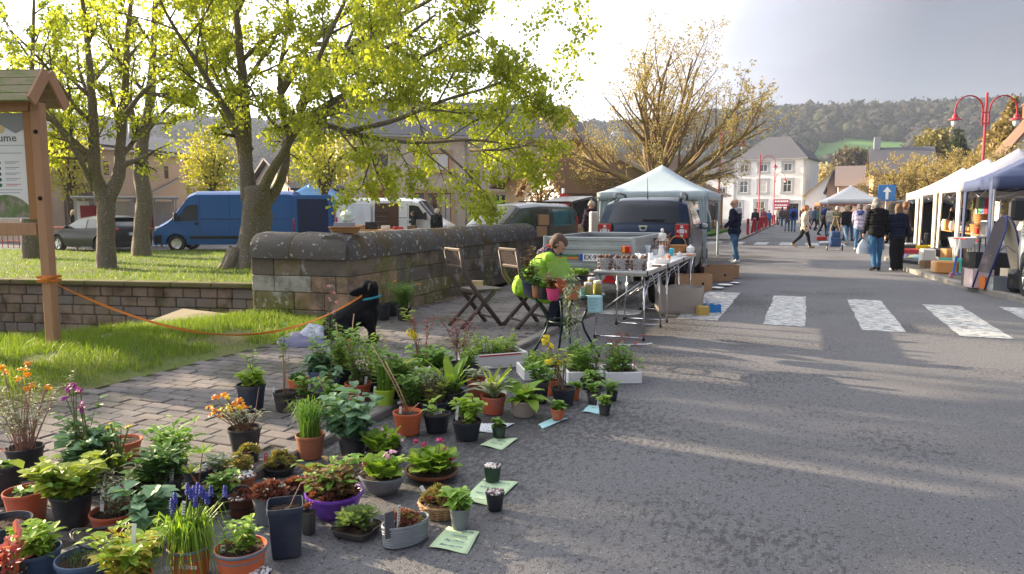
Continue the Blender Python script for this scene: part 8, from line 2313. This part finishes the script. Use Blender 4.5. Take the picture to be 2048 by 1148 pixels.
Pl('tall feathery green plant with orange blooms in black pot by the parapet',808,614,642,31,'black').leafy(.30,34,.6,26,.055,.16,'mid',STEM,up=.5).leafy(.62,4,.25,40,.03,.2,'fresh',STEM,H0=.8).heads([(840,568),(790,562)],'orange',.018).tag(820,604)
Pl('navy pot of bright leafy shrub standing apart on the paving',504,768,826,58,'navy').leafy(.12,14,.7,6,.055,.8,'fresh',STEMB).leafy(.24,3,.5,8,.035,.6,'fresh',STEMB,H0=.85)
Pl('muddy black pot with a single cane and thin sapling',572,783,826,49,'muddy').leafy(.42,3,.12,7,.04,.8,'mid',STEMP,H0=.8,bottom=.55).sticks([(-.01,0,565,695,.007)]).tag(549,773,mark=False)
Pl('black pot with small lobed currant plant in front of the orange herb pot',617,790,829,50,'black').leafy(.13,6,.55,6,.05,.95,'mid',STEMB)
Pl('orange pot of low dark green herbs',597,757,786,46,'orange').leafy(.05,40,.6,5,.022,.8,'dark',up=.9)
Pl('tall blue-grey pot of curly leaf kale',642,740,786,50,'blue').leafy(.15,12,.7,12,.06,.6,'blue',bend=.6).leafy(.30,5,.4,9,.04,.9,'mid',STEMB)
Pl('blue pot of rhubarb shoots',655,757,801,54,'blue').leafy(.09,4,.9,4,.07,.9,'blue',STEMR,sr=.006).tag(684,740,mark=False)
Pl('black pot of young raspberry canes',662,800,833,44,'black').leafy(.14,7,.55,6,.05,.8,'mid',STEMB).sticks([(-.02,0,636,752,.006)])
Pl('black pot of tall yellow-green currant bushes behind the kale',690,735,790,52,'black').leafy(.30,12,.35,12,.042,.85,'mid',STEMB,H0=.5).sticks([(-.04,0,672,645,.007),(.02,0,708,628,.005)]).leafy(.12,14,.6,7,.05,.4,'yel')
Pl('black pot of straw-orange dried heather',690,722,760,44,'black').leafy(.20,22,.6,12,.018,.5,'straw',STEMB).heads([(684,690),(694,684),(702,692),(676,700),(690,700)],'orange',.022,12)
Pl('red pot of tall fuchsia-like stems with a white tag',717,765,806,55,'red').leafy(.44,10,.28,14,.034,.8,'mid',STEMB,H0=.4).leafy(.12,14,.5,8,.03,.5,'dark',STEMB).tag(735,752)
Pl('black pot of pink snapdragon spires',664,705,745,40,'black').leafy(.30,4,.2,10,.035,.5,'mid').heads([(660,572),(667,586),(659,600),(675,604),(668,622)],'rose',.02,7,sr=.002).tag(644,690).tag(660,695,mark=False)
Pl('lime green pot of grassy chives with leaning canes',770,777,815,43,'lime').blades(.22,90,.005,'fresh',.3,.2).leafy(.30,9,.35,9,.05,.4,'mid').tag(745,772,mark=False)
Pl('black pot of broad yellow-edged leaves among canes',790,762,802,50,'black').big(.3,12,.20,.06,'yel',bend=.5).leafy(.26,8,.4,7,.06,.8,'mid').sticks([(.0,0,766,668,.006)])
Pl('black pot of broad glossy bulb leaves',905,782,822,52,'black').big(.35,14,.24,.055,'fresh',bend=.3,up0=.7,up1=1.35).leafy(.10,14,.6,6,.05,.5,'dark')
Pl('maroon shallow pot of parsley with white label',823,806,831,48,'maroon').leafy(.20,22,.5,14,.032,.7,'mid').tag(812,800,.06,tilt=1.2)
Pl('black pot of tree peony with yellow and red young leaves',843,728,762,47,'black').leafy(.36,3,.25,5,.05,.5,'red',STEMR,bottom=.75,sr=.005,H0=.9).leafy(.42,3,.5,6,.05,.45,'yel',STEMB,bottom=.8,H0=.9).leafy(.10,14,.9,7,.05,.7,'mid').heads([(828,672),(822,664)],'yellow',.03,10)
Pl('black pot of arching red-leaved barberry',920,725,765,44,'black').leafy(.38,9,.55,26,.024,.6,'red',STEMB,H0=.6)
Pl('navy pot of wispy grey lavender',868,802,834,58,'navy').leafy(.22,34,.5,12,.02,.2,'sil',STEMB).leafy(.16,5,.5,6,.045,.7,'yel')
Pl('red pot behind the bulb leaves with bare soil and shoots',955,757,802,44,'red').leafy(.10,4,.6,5,.08,.35,'varieg')
Pl('black pot of dense lemon balm beside the white box',880,745,790,50,'black').leafy(.20,20,.55,10,.05,.75,'mid')
Pl('black pot of creeping green ivy leaves amid the second rank',820,770,806,46,'black').leafy(.18,18,.6,10,.05,.8,'mid')
Pl('black pot of pale green lady fern fronds',745,745,785,46,'black').leafy(.32,16,.45,16,.035,.5,'fresh',H0=.5)
Pl('black pot of feathery carrot-green leaves by the white herb box',938,728,770,40,'black').leafy(.16,18,.6,12,.035,.4,'fresh')
Pl('dark pot of pale-flowered foliage before the parsley',850,785,822,44,'navy').leafy(.16,16,.6,9,.045,.7,'mid',flowers='white',fln=2)
Pl('orange pot with two bare branching sticks',816,823,874,60,'orange').sticks([(.03,0,770,722,.005),(.02,0,744,690,.0045),(-.02,0,838,806,.004)]).tag(804,812,.05,mark=False)
Pl('black pot with one small leafy cutting and flat label',874,826,869,56,'black').leafy(.12,2,.3,5,.045,.7,'fresh').tag(886,826,.06,tilt=1.3)
Pl('black pot of mint with tall white label',934,840,885,61,'black').leafy(.14,16,.6,8,.05,.75,'fresh',STEMB).tag(918,810,.10,mark=False)
Pl('red-orange pot of hosta-like striped leaves',987,791,832,52,'red').big(.3,16,.20,.05,'varieg',bend=.5,up0=.4,up1=1.3).big(.3,6,.22,.03,'yel',bend=.2,up0=.9,up1=1.4)
Pl('taupe pot of broad pointed leaves',1047,799,837,55,'taupe').big(.25,22,.17,.06,'fresh',bend=.5,up0=.3,up1=1.2).blades(.12,30,.006,'yel',.4,.2)
Pl('small orange pot with barcode label on folded blue paper',1115,817,841,29,'orange',z=.012).leafy(.06,7,.8,4,.05,.7,'mid')
Pl('black pot with yellow-flowered stem',1127,776,814,49,'black').leafy(.30,5,.3,6,.05,.6,'yel',STEMB,bottom=.5,sr=.004).heads([(1090,684),(1092,676),(1100,692),(1105,722),(1118,726),(1096,724)],'yellow',.026,14,stem=STEMB)
Pl('dark pot squeezed between taupe pot and yellow-flowered pot',1080,763,809,36,'black').leafy(.14,10,.6,8,.05,.7,'mid')
Pl('little orange pot tucked behind the yellow-flowered pot',1104,760,792,26,'orange').leafy(.09,5,.5,5,.04,.7,'mid')
Pl('small orange pot beside the black tray',1149,777,802,22,'orange').leafy(.07,5,.5,4,.04,.8,'mid')
Pl('small black pot of strawberry on pale blue paper',1209,806,832,27,'black').leafy(.07,6,.8,4,.045,.8,'fresh').tag(1200,795,.07,mark=False,w=.03)
Pl('small dark pot of strawberry behind the blue paper',1187,784,809,29,'navy').leafy(.09,5,.7,4,.05,.8,'mid')
Pl('small black pot with printed side next to the white boxes',1224,783,804,24,'black').leafy(.09,6,.7,5,.045,.6,'mid')
Pl('black seed tray of mixed seedlings by the small strawberry pots',1184,757,782,46,'black',sq=6).leafy(.07,14,.6,5,.035,.8,'mid')
Pl('small dark green pot on pale green paper',998,851,878,31,'green',z=.003).leafy(.06,7,.6,4,.035,.6,'mid')
Pl('black pot of orange and yellow wallflowers on woody stems',491,855,908,67,'black').leafy(.14,14,.9,7,.04,.25,'sil',STEMB,bottom=.4,sr=.004).heads([(432,795),(448,790),(428,822),(418,815),(440,832),(470,808),(484,812),(490,816),(462,820),(425,828),(480,800)],'orange',.020,10,stem=STEMB).heads([(458,815),(443,820),(476,815),(455,795)],'yellow',.017,9,stem=STEMB).sticks([(.05,0,518,775,.003)],STEMB)
Pl('terracotta pot of spiky green grass with paper label',622,868,922,60,'terra').blades(.22,260,.004,'mid',.6,.25)
Pl('black pot hidden under a blue-green columbine cushion',706,868,918,62,'black').leafy(.22,46,.75,9,.062,.95,'blue',bend=.4,H0=.35).heads([(715,792),(700,797)],'magenta',.010,3)
Pl('black pot of pale pink primroses at the back',768,896,932,78,'black').big(.2,44,.105,.062,'fresh',bend=.35,up0=.55,up1=1.4).heads([(764,858),(776,872),(762,884),(806,880),(800,872),(786,892)],'pink',.016,5)
Pl('grey oval bowl of lilac-pink primroses',765,948,996,86,'grey',ex=1.12,kind='bowl').big(.2,42,.10,.060,'fresh',bend=.35,up0=.55,up1=1.4).heads([(742,940),(752,936),(762,942),(758,950),(776,947),(786,950),(746,948),(770,936),(786,905),(774,912)],'pink',.020,8).heads([(727,928)],'magenta',.014,6)
Pl('brown bowl of magenta primroses',864,938,970,108,'brown',kind='bowl').big(.22,52,.115,.068,'fresh',bend=.35,up0=.55,up1=1.4).heads([(832,884),(846,888),(880,880),(876,912),(862,936),(902,920),(890,898),(852,905)],'magenta',.017,8).tag(912,936,.05,tilt=1.4,mark=False)
Pl('purple plastic bowl of bronze-green creeping plants',670,982,1048,117,'purple',kind='bowl').leafy(.13,40,.9,8,.045,.6,'bronze',STEMB,H0=.3).leafy(.16,18,.9,7,.05,.55,'mid',STEMB,H0=.4).mat_(24,.04,'sempr')
Pl('small black pot of reddish stonecrop',500,905,931,40,'black').mat_(26,.035,'sed',.02,dome=.03)
Pl('grey pot overflowing with bronze stonecrop',478,936,966,60,'grey').mat_(60,.035,'sed',.03,dome=.05)
Pl('black pot of stonecrop with red label',562,932,956,62,'black').mat_(64,.035,'sed',.03,dome=.05).tag(535,905,.07,c=REDP)
Pl('terracotta pot filled with white pebbles beside the wooden bucket',488,952,980,50,'terra').pebbles(90,.010,.85)
bk_ = Pl('dark wooden bucket planter with hoop handle',486,994,1038,52,mat('bucket_wood',(.10,.035,.02),(.06,.022,.014),rough=.6,scale=8,stretch=(6,6,.5)),taper=.92,name='bucket_planter').mat_(18,.03,'sempr').pebbles(30)
b = MB(); b.tube([(cos(a) * bk_.r * .95,0,bk_.h + sin(a) * bk_.r * .9) for a in np.linspace(0,PI,13)],.006,6); ob('handle',b,BLACK,bk_.t,rz=YAW,smooth=True)
b = MB(); b.lathe([(bk_.r * .965,bk_.h * .45),(bk_.r * .98,bk_.h * .46),(bk_.r * .985,bk_.h * .54),(bk_.r * .975,bk_.h * .55)],26); ob('hoop',b,BLACK,bk_.t)
Pl('blue-grey pot of wine-red houseleeks with red label',540,988,1054,68,'grey').mat_(46,.045,'sempr',.02,dome=.04).leafy(.06,10,.6,8,.02,.5,'sil').tag(549,980,.08,c=REDP)
Pl('black pot of purple houseleeks behind the square pot',592,975,1012,46,'black').mat_(30,.04,'sempr',.02,dome=.03)
Pl('tall square dark pot with one dry stalk',574,1006,1119,72,'navy',sq=9.,taper=.80,rz=R(38)).sticks([(.0,0,604,972,.003)],STEMP)
Pl('small square black pot beside the tall square one',618,1022,1072,24,'black',sq=9.,taper=.85).mat_(5,.03,'sempr')
Pl('clear plastic tray of large green houseleek rosettes',714,1056,1082,86,mat('smoky_tray',(.10,.09,.08),(.05,.04,.03),rough=.2,spec=.6),sq=5.,taper=.85,ex=1.05).mat_(9,.085,'semp',.03,26,.02,k=.8).tag(757,1030,.03,mark=False)
Pl('small grey pot of strawberry on green paper',920,1014,1063,43,'grey',z=.003).leafy(.08,8,.7,5,.05,.8,'mid')
Pl('small black pot topped with rosy pebbles, farther from the papers',985,932,969,37,'green').pebbles(70,.008,.45)
Pl('small black pot with price label and pebbles standing on green paper',990,984,1025,40,'black',z=.003).pebbles(70,.008,.5)
Pl('terracotta pot of creeping thyme between stonecrop and purple bowl',628,945,972,40,'terra').mat_(30,.03,'sed',.02,dome=.03)
Pl('black pot of ferny seedlings beside the wooden bucket',445,985,1022,46,'black').leafy(.10,14,.7,8,.04,.5,'mid')
Pl('orange pot of silvery cuttings behind the grape hyacinths',440,940,975,40,'orange').leafy(.09,12,.6,8,.035,.5,'sil')
Pl('red pot of leafy strawberry runners by the dark lily',285,985,1022,50,'red').leafy(.10,16,.8,6,.05,.8,'mid')
wb = Pl('round wicker basket of stonecrop, shells and a white label',880,1000,1041,86,WICK,taper=.72,name='planted_basket')
wb.mat_(70,.032,'sed',.02,dome=.05).mat_(16,.045,'sempr',.02).pebbles(24).tag(826,970,.13,tilt=-.5,mark=False)
for k in range(9):
 b = MB(); z_ = wb.h * (.08 + k * .1); rr_ = wb.r * lerp(.72,.99,z_ / wb.h) + .004
 b.tube([(cos(a) * (rr_ + .004 * sin(a * 14 + k * 3.14)),sin(a) * (rr_ + .004 * sin(a * 14 + k * 3.14)),z_) for a in np.linspace(0,2 * PI,57)],.007,5,cap=False); ob('withy',b,WICK if k % 2 else mat('pale_withy',(.46,.32,.18),(.36,.24,.13),rough=.8,scale=40),wb.t,smooth=True)
for k in range(4):
 b = MB(); a = k * 1.4 - .5; b.ball((cos(a) * wb.rs * .6,sin(a) * wb.rs * .6,wb.zs + .04),(.022,.014,.012),8,6,jit=.15); ob('shell',b,WPLA,wb.t,smooth=True)
zt = Pl('ribbed zinc trough of houseleeks with a slate marker',812,1040,1096,62,'zinc',taper=.90,ex=1.75,rz=R(62),name='planted_trough')
zt.mat_(26,.04,'sempr',.02).mat_(14,.04,'sed',.02).pebbles(40).tag(776,1000,.10)
for k in range(7):
 b = MB(); z_ = zt.h * (.12 + k * .11); rr_ = zt.r * lerp(.90,.97,z_ / zt.h) + .002
 b.tube([(cos(a) * rr_ * 1.75,sin(a) * rr_,z_) for a in np.linspace(0,2 * PI,41)],.0025,5,cap=False); ob('ridge',b,GALV,zt.t,smooth=True)
b = MB(); b.box((-.10,-.03,zt.zs + .03),(.05,.008,.12),b=.003); ob('slate_marker',b,SLATE,zt.t,rz=0)
Pl('black pot of tall straggling wallflower with orange blooms',54,893,962,70,'black').leafy(.36,30,.75,12,.035,.22,'sil',STEMP,bottom=.4,sr=.0022,H0=.5).sticks([(.0,0,30,800,.003),(.02,0,92,770,.004),(.03,0,105,800,.0045)],STEMP).heads([(6,735),(58,727),(38,760),(44,742),(62,772),(52,780),(10,745),(96,776),(57,745)],'orange',.020,9,stem=STEMP).tag(12,895)
Pl('dark grey empty pot beside the straggling wallflower',14,930,1012,64,'black').leafy(.05,4,.5,4,.04,.5,'mid')
Pl('blue pot of purple honesty on a tall pale stem',180,930,994,82,'blue').leafy(.18,22,.8,9,.065,.8,'blue',H0=.35).leafy(.30,5,.35,9,.05,.75,'dark',STEMB,H0=.6).heads([(138,778),(146,770),(152,777),(160,780),(132,796),(164,812),(160,818)],'purple',.018,9,stem=STEM,sr=.004).tag(175,925,.08)
Pl('orange-red pot of bare soil behind the hellebore',246,880,924,77,'orange')
Pl('black pot of budding yellow-green hellebore',238,938,990,84,'black').big(.2,6,.12,.04,'fresh',bend=.3,up0=.4).leafy(.22,5,.35,4,.05,.4,'yel',sr=.006,H0=.75).heads([(216,855),(222,848),(258,852)],'yellow',.014,5,sr=.005)
Pl('red-brown pot of soil behind the golden columbine',57,980,1052,84,'red').leafy(.04,3,.5,4,.04,.7,'mid')
Pl('black pot of golden-green columbine leaves',147,985,1062,80,'black').leafy(.16,46,1.0,8,.050,.95,'yel',H0=.35,org=.8).leafy(.12,14,1.1,6,.045,.95,'mid')
Pl('red-brown pot of grey lavender with magenta bloom',235,1020,1088,98,'red').leafy(.17,16,.7,22,.028,.2,'sil',STEMB,sr=.004).heads([(252,972),(262,974)],'purple',.016,6,stem=STEMB).tag(213,978,.10)
Pl('dark blue pot with red peony shoot',14,1042,1132,104,'navy').leafy(.30,1,.1,9,.06,.4,'red',STEMR,sr=.006,bottom=.5,H0=.9,up=.9).tag(4,1000,.10)
Pl('blue pot of bright green azalea shoots',76,1098,1186,98,'blue').leafy(.10,26,.7,9,.05,.45,'fresh',STEMB,H0=.5).blades(.05,90,.002,'straw',.9,.8)
Pl('pot of coral pink peony leaves in the front corner',22,1142,1225,70,'black').leafy(.13,4,.3,7,.055,.4,'pink',STEMR,sr=.006,up=.9)
Pl('wide blue pot holding black drip hoses',178,1112,1206,116,'blue').blades(.05,30,.003,'dark',.9,.8)
b = MB(); q = G(170,1180); b.tube([(cos(a) * (.12 - a * .004),sin(a) * .10,.20 + .02 * sin(a * 2)) for a in np.linspace(0,12,60)],.005,5); ob('drip_hose',b,BLACK,loc=(q.x,q.y + .08,0),smooth=True,label='coil of thin black drip hose over the wide blue pot',cat='hose')
Pl('orange pot of variegated golden spindle shrub',262,1150,1215,90,'orange').leafy(.15,34,.8,9,.038,.5,'gol',STEM,H0=.4).leafy(.20,18,.7,9,.042,.55,'fresh',STEM,H0=.5).tag(275,1045,.10,mark=False)
Pl('black pot of dark ivy with a white tag',302,1052,1112,66,'black').leafy(.16,10,.8,8,.06,.95,'blue',STEMB)
Pl('black pot of glossy dark green lily leaves',326,955,1026,84,'black').leafy(.12,40,.6,6,.07,.28,'dark',up=.7).tag(303,908,.08).tag(350,935,.08)
Pl('black pot of spiky pale lily shoots behind the dark lily',348,915,965,60,'black').leafy(.17,16,.7,10,.07,.3,'mid').pebbles(14)
Pl('dark pot with white pebbles behind the lupin',402,935,978,70,'navy').pebbles(90,.009,.7).tag(425,935,.05,tilt=1.4,mark=False)
lp = Pl('black pot of palmate lupin leaves',396,975,1032,88,'black')
for (px,py,sz) in ((362,905,1),(405,895,1),(335,975,.8),(432,975,1.05),(380,935,1.05),(360,968,.7)):
 top = D(px,py + 12,fwd(lp.p)); q = V3((top.x - lp.p.x,top.y - lp.p.y,top.z - lp.p.z)); b0 = lp.rp(.4); b = MB(); b.tube([b0,b0.lerp(q,.6) + V3((0,0,.01)),q],[.0035,.003,.002],5); st = ob('leaf_stalk',b,STEMR,lp.t)
 b = MB()
 for k in range(9):
  a = k * 2 * PI / 9; b.val = random.random(); b.leaf(q,V3((cos(a),sin(a) - .2,.55)),.075 * sz,.024 * sz,bend=.15)
 ob('palmate_leaf',b,LF['fresh'],st)
mu = Pl('orange printed pot of blue grape hyacinths with trailing leaves',383,1088,1172,88,'orange',lipm='grey').blades(.16,280,.006,'fresh',1.0,1.35)
for (px,py) in ((344,1010),(350,998),(375,980),(388,985),(396,978),(402,984),(408,990),(422,984),(391,1006),(346,1020),(450,985),(382,990),(414,998)):
 top = D(px,py,fwd(mu.p) + U(-.05,.05)); q = V3((top.x - mu.p.x,top.y - mu.p.y,top.z - mu.p.z)); b0 = mu.rp(.6); b = MB(); b.tube([b0,q],[.003,.0025],5); st = ob('flower_stalk',b,STEM,mu.t)
 b = MB()
 for k in range(26): a = k * 2.4; z_ = -.018 + k * .0017; r_ = .009 * (1 - k / 34); b.val = random.random(); b.ball((q.x + cos(a) * r_,q.y + sin(a) * r_,q.z + z_),.0045,5,3)
 ob('flower_spike',b,FL['blue'],st)
mu.tag(375,1000,.06)
text('lettering','sus  Wilma',.028,WHITE,mu.t,MR(YAW * 1.1,4,'Z') @ MT((-.005,-mu.r * .945,mu.h * .60)) @ MR(R(86),4,'X'),shear=.25)
b = MB(); b.slab([(-.012,0,0),(0,0,-.016),(.012,0,0),(0,0,.016)],(0,-1,0),.001,M=MR(YAW * 1.1,4,'Z') @ MT((.0,-mu.r * .905,mu.h * .30))); ob('printed_diamond',b,WHITE,mu.t)
Pl('orange pot with grey rim and two young cuttings',485,1092,1180,106,'orange',lipm='grey').leafy(.10,5,.35,14,.03,.6,'mid',STEMB,H0=.7).leafy(.12,3,.3,10,.035,.55,'fresh',STEMB).tag(453,1092,.07)
Pl('small black pot of white pebbles at the front edge',520,1146,1182,48,'black').pebbles(80,.009,.8)
STY = mat('polystyrene',(.80,.80,.79),(.74,.74,.73),rough=.8,scale=60,bump=.25,bscale=140)
def tray(label,pl,pr_,py,h,dep,n,H,leafk,seed,cells=1,rot=0.,L=.045,stripe=False):
 a,c_ = G(pl,py),G(pr_,py - rot); w = (c_ - a).length; rz = math.atan2(c_.y - a.y,c_.x - a.x); m_ = (a + c_) / 2 + V3((-sin(rz),cos(rz),0)) * dep / 2
 z = PAVE_Z if m_.x < KERB_X else 0
 P_ = Pl.__new__(Pl); P_.rg = random.Random(seed); P_.t = thing('seedling_tray',label,'tray',(m_.x,m_.y,z),rz); P_.p = V3((m_.x,m_.y,z)); P_.h = h; P_.zs = h * .75; P_.rs = .1
 t_ = .022; b = MB(); b.box((0,0,.01),(w,dep,.02),b=.004)
 for x in (-w / 2 + t_ / 2,w / 2 - t_ / 2): b.box((x,0,h / 2 + .01),(t_,dep,h - .018),b=.005)
 for y in (-dep / 2 + t_ / 2,dep / 2 - t_ / 2): b.box((0,y,h / 2 + .01),(w - 2 * t_ + .002,t_,h - .018),b=.005)
 ob('box',b,STY,P_.t)
 b = MB(); b.box((0,0,h * .36),(w - 2 * t_ - .004,dep - 2 * t_ - .004,h * .70)); ob('soil',b,SOIL,P_.t)
 if stripe:
  b = MB(); b.box((.02,-dep / 2 - .002,h - .012),(w * .7,.004,.012)); ob('red_stripe',b,REDP,P_.t)
 P_.rp = lambda k=.8: V3((P_.rg.uniform(-.5,.5) * (w - .08),P_.rg.uniform(-.5,.5) * (dep - .08),h * .72))
 P_.leafy(H,n,.35,8,L,.6,leafk,STEM,H0=.4)
 return P_
tray('white polystyrene box of mixed herbs with a red stripe',936,1056,742,.14,.36,26,.16,'fresh',3,rot=10,stripe=True).leafy(.22,5,.4,7,.05,.45,'mid',STEMR)
tray('broken white polystyrene box of salad seedlings',1048,1132,762,.10,.34,18,.12,'fresh',4,rot=4)
tray('white polystyrene tray of tomato seedlings',1136,1208,770,.11,.34,34,.22,'mid',5,rot=2,L=.05)
tray('white polystyrene tray of tall seedlings with a red-leaved shoot',1212,1284,768,.10,.34,26,.22,'mid',6,rot=1,L=.05).leafy(.30,3,.2,5,.08,.35,'red',STEMR,H0=.8,bottom=.6)
TBL = RZ_ + .002
Pl('dark pot of tall arching stems on the round table',1062,562,592,38,'navy',on=TBL).leafy(.34,5,.35,6,.06,.8,'bronze',STEMB,sr=.004,H0=.6).leafy(.14,10,.7,6,.05,.7,'mid')
Pl('terracotta pot with drooping begonia leaves on the round table',1073,571,596,20,'terra',on=TBL).leafy(.10,6,.6,5,.05,.8,'dark')
Pl('little black pot of dark seedlings on the round table',1087,575,598,22,'black',on=TBL).leafy(.08,10,.6,6,.035,.6,'mid')
Pl('bright pink pot with reddish leaves on the round table',1106,577,602,28,'pink',on=TBL).leafy(.12,8,.6,6,.05,.7,'bronze',STEMR).heads([(1093,553),(1097,548)],'magenta',.012,5)
bg = Pl('pot of one huge round begonia leaf on the round table',1122,560,588,26,'orange',on=TBL)
for (px,py,r_) in ((1119,528,.13),(1085,545,.07),(1142,552,.05)):
 top = D(px,py,fwd(bg.p)); q = V3((top.x - bg.p.x,top.y - bg.p.y,top.z - bg.p.z)); b = MB(); b.tube([(0,0,bg.zs),q],.004,5); st = ob('leaf_stalk',b,STEMR,bg.t)
 b = MB()
 def bl(u,v):
  a = u * 2 * PI; rr_ = r_ * v * (1 + .08 * sin(a * 7)); return q + V3((cos(a) * rr_ * .95,sin(a) * rr_ * .35 - .03 * v,sin(a) * rr_ * .85 - .3 * r_ * v * v + .008 * sin(a * 7) * v))
 b.grid(bl,36,5); ob('leaf',b,LF['mid'],st,smooth=True)
hp = Pl('orange pot of silvery trailing plant hanging over the table edge',1142,570,600,40,'orange',on=TBL).leafy(.10,12,.7,8,.04,.35,'sil')
b = MB(); lb = MB(); ed = V3((RTC.x,RTC.y,0)) - hp.p; rgx = random.Random(2)
dirn = V3((ray(1131,600).x,ray(1131,600).y,0)).normalized() * -1
for k in range(7):
 sd = V3((-dirn.y,dirn.x,0)) * rgx.uniform(-.06,.06); ln = rgx.uniform(.25,.52)
 e0 = V3((0,0,hp.zs)); reach = .30 + rgx.uniform(0,.04)
 Pp = [e0,e0 + dirn * reach * .5 + sd * .6 + V3((0,0,.05)),e0 + dirn * reach + sd + V3((0,0,-.02)),e0 + dirn * (reach + .03) + sd + V3((0,0,-ln * .5)),e0 + dirn * (reach + .04) + sd * 1.4 + V3((0,0,-ln))]
 b.tube(Pp,.0022,4,cap=False)
 for j in range(26):
  t_ = rgx.uniform(.8,4); i_ = min(int(t_),3); q = Pp[i_].lerp(Pp[i_ + 1],t_ - i_); lb.val = rgx.random(); a = rgx.uniform(0,6.28)
  lb.leaf(q,V3((cos(a),sin(a),rgx.uniform(-.8,.1))),rgx.uniform(.04,.065),.02,bend=.3)
hp.add('trailing_stems',b,STEM); hp.add('trailing_leaves',lb,LF['varieg'])
Pl('low dish of cress-like greenery at the back of the round table',1160,548,572,60,'black',on=TBL).leafy(.07,40,.6,6,.025,.9,'mid',up=.7)
Pl('fern standing in the bed of the trailer',1226,480,492,40,'black',on=TZ0 + .03).blades(.24,70,.016,'fresh',.8,.6)
def paper(label,corners,m,lines,roll=False,z=.004):
 P4 = [G(x,y,z) for x,y in corners]; c = sum(P4,Vector()) / 4; b = MB()
 def pf(u,v):
  q = P4[0].lerp(P4[1],u).lerp(P4[3].lerp(P4[2],u),v); zz = .004 * sin(u * 5 + v * 3) + .004
  return (q.x - c.x,q.y - c.y,max(0,zz))
 b.grid(pf,6,6); o = ob('paper_sign',b,m,loc=c,smooth=True,label=label,cat='paper sign'); o.modifiers.new('t','SOLIDIFY').thickness = .0012
 ux = (P4[1] - P4[0]); uy = (P4[3] - P4[0]); ex = ux.normalized(); rz = math.atan2(ex.y,ex.x)
 for k,(tx,sz,f) in enumerate(lines):
  q = P4[0] + ux * .5 + uy * f - c
  text('handwriting',tx,sz * .8,mat('blue_black_ink',(.12,.18,.26),rough=.7),o,MT((q.x,q.y,.0105)) @ MR(rz,4,'Z'),shear=.35,depth=.0004)
 return o
paper('pale green note under the strawberry pot',((858,1095),(935,1108),(959,1066),(897,1054)),PAPG,(('Plants de',.034,.84),('rosette',.034,.60),('Pas d\'hiver',.030,.36),('Bon marché',.028,.14)))
paper('pale green note under the two pebble-topped pots',((924,1003),(985,1012),(1037,966),(970,957)),PAPG,(('plante coriace et',.030,.84),('tenace à chau',.030,.60),('mais l\'épine',.030,.36),('pousse',.028,.12)))
paper('pale green note under the dark green small pot',((960,891),(1004,900),(1036,878),(988,877)),PAPG,(('Maison',.030,.75),('noir  1€',.030,.40)))
paper('blue note under the small black strawberry pot',((1165,824),(1198,828),(1222,812),(1178,811)),PAPB,(('Fraise',.026,.6),))
paper('folded turquoise paper under the small orange pot',((1076,850),(1085,857),(1136,838),(1110,836)),PAPB,())
o = paper('patterned cloth scrap under the mint pot',((905,860),(990,866),(1030,848),(950,846)),mat('spotted_cloth',(.70,.72,.76),(.06,.07,.10),rough=.9,scale=70,thr=(.58,.62)),())
# ================================================================ AIR
b = MB(); b.box((0,0,63),(3380,3380,134))
hz_ = ob("haze",b,[],kind='stuff')
hm_ = bpy.data.materials.new('haze'); hm_.use_nodes = True
n_ = hm_.node_tree.nodes; n_.clear()
o_ = n_.new('ShaderNodeOutputMaterial'); v_ = n_.new('ShaderNodeVolumePrincipled')
v_.inputs['Color'].default_value = (.70,.80,1.0,1); v_.inputs['Density'].default_value = .00034; v_.inputs['Anisotropy'].default_value = .2
hm_.node_tree.links.new(v_.outputs[0],o_.inputs['Volume'])
hz_.data.materials.clear(); hz_.data.materials.append(hm_)
SC.cycles.volume_bounces = 1
SC.cycles.volume_max_steps = 64
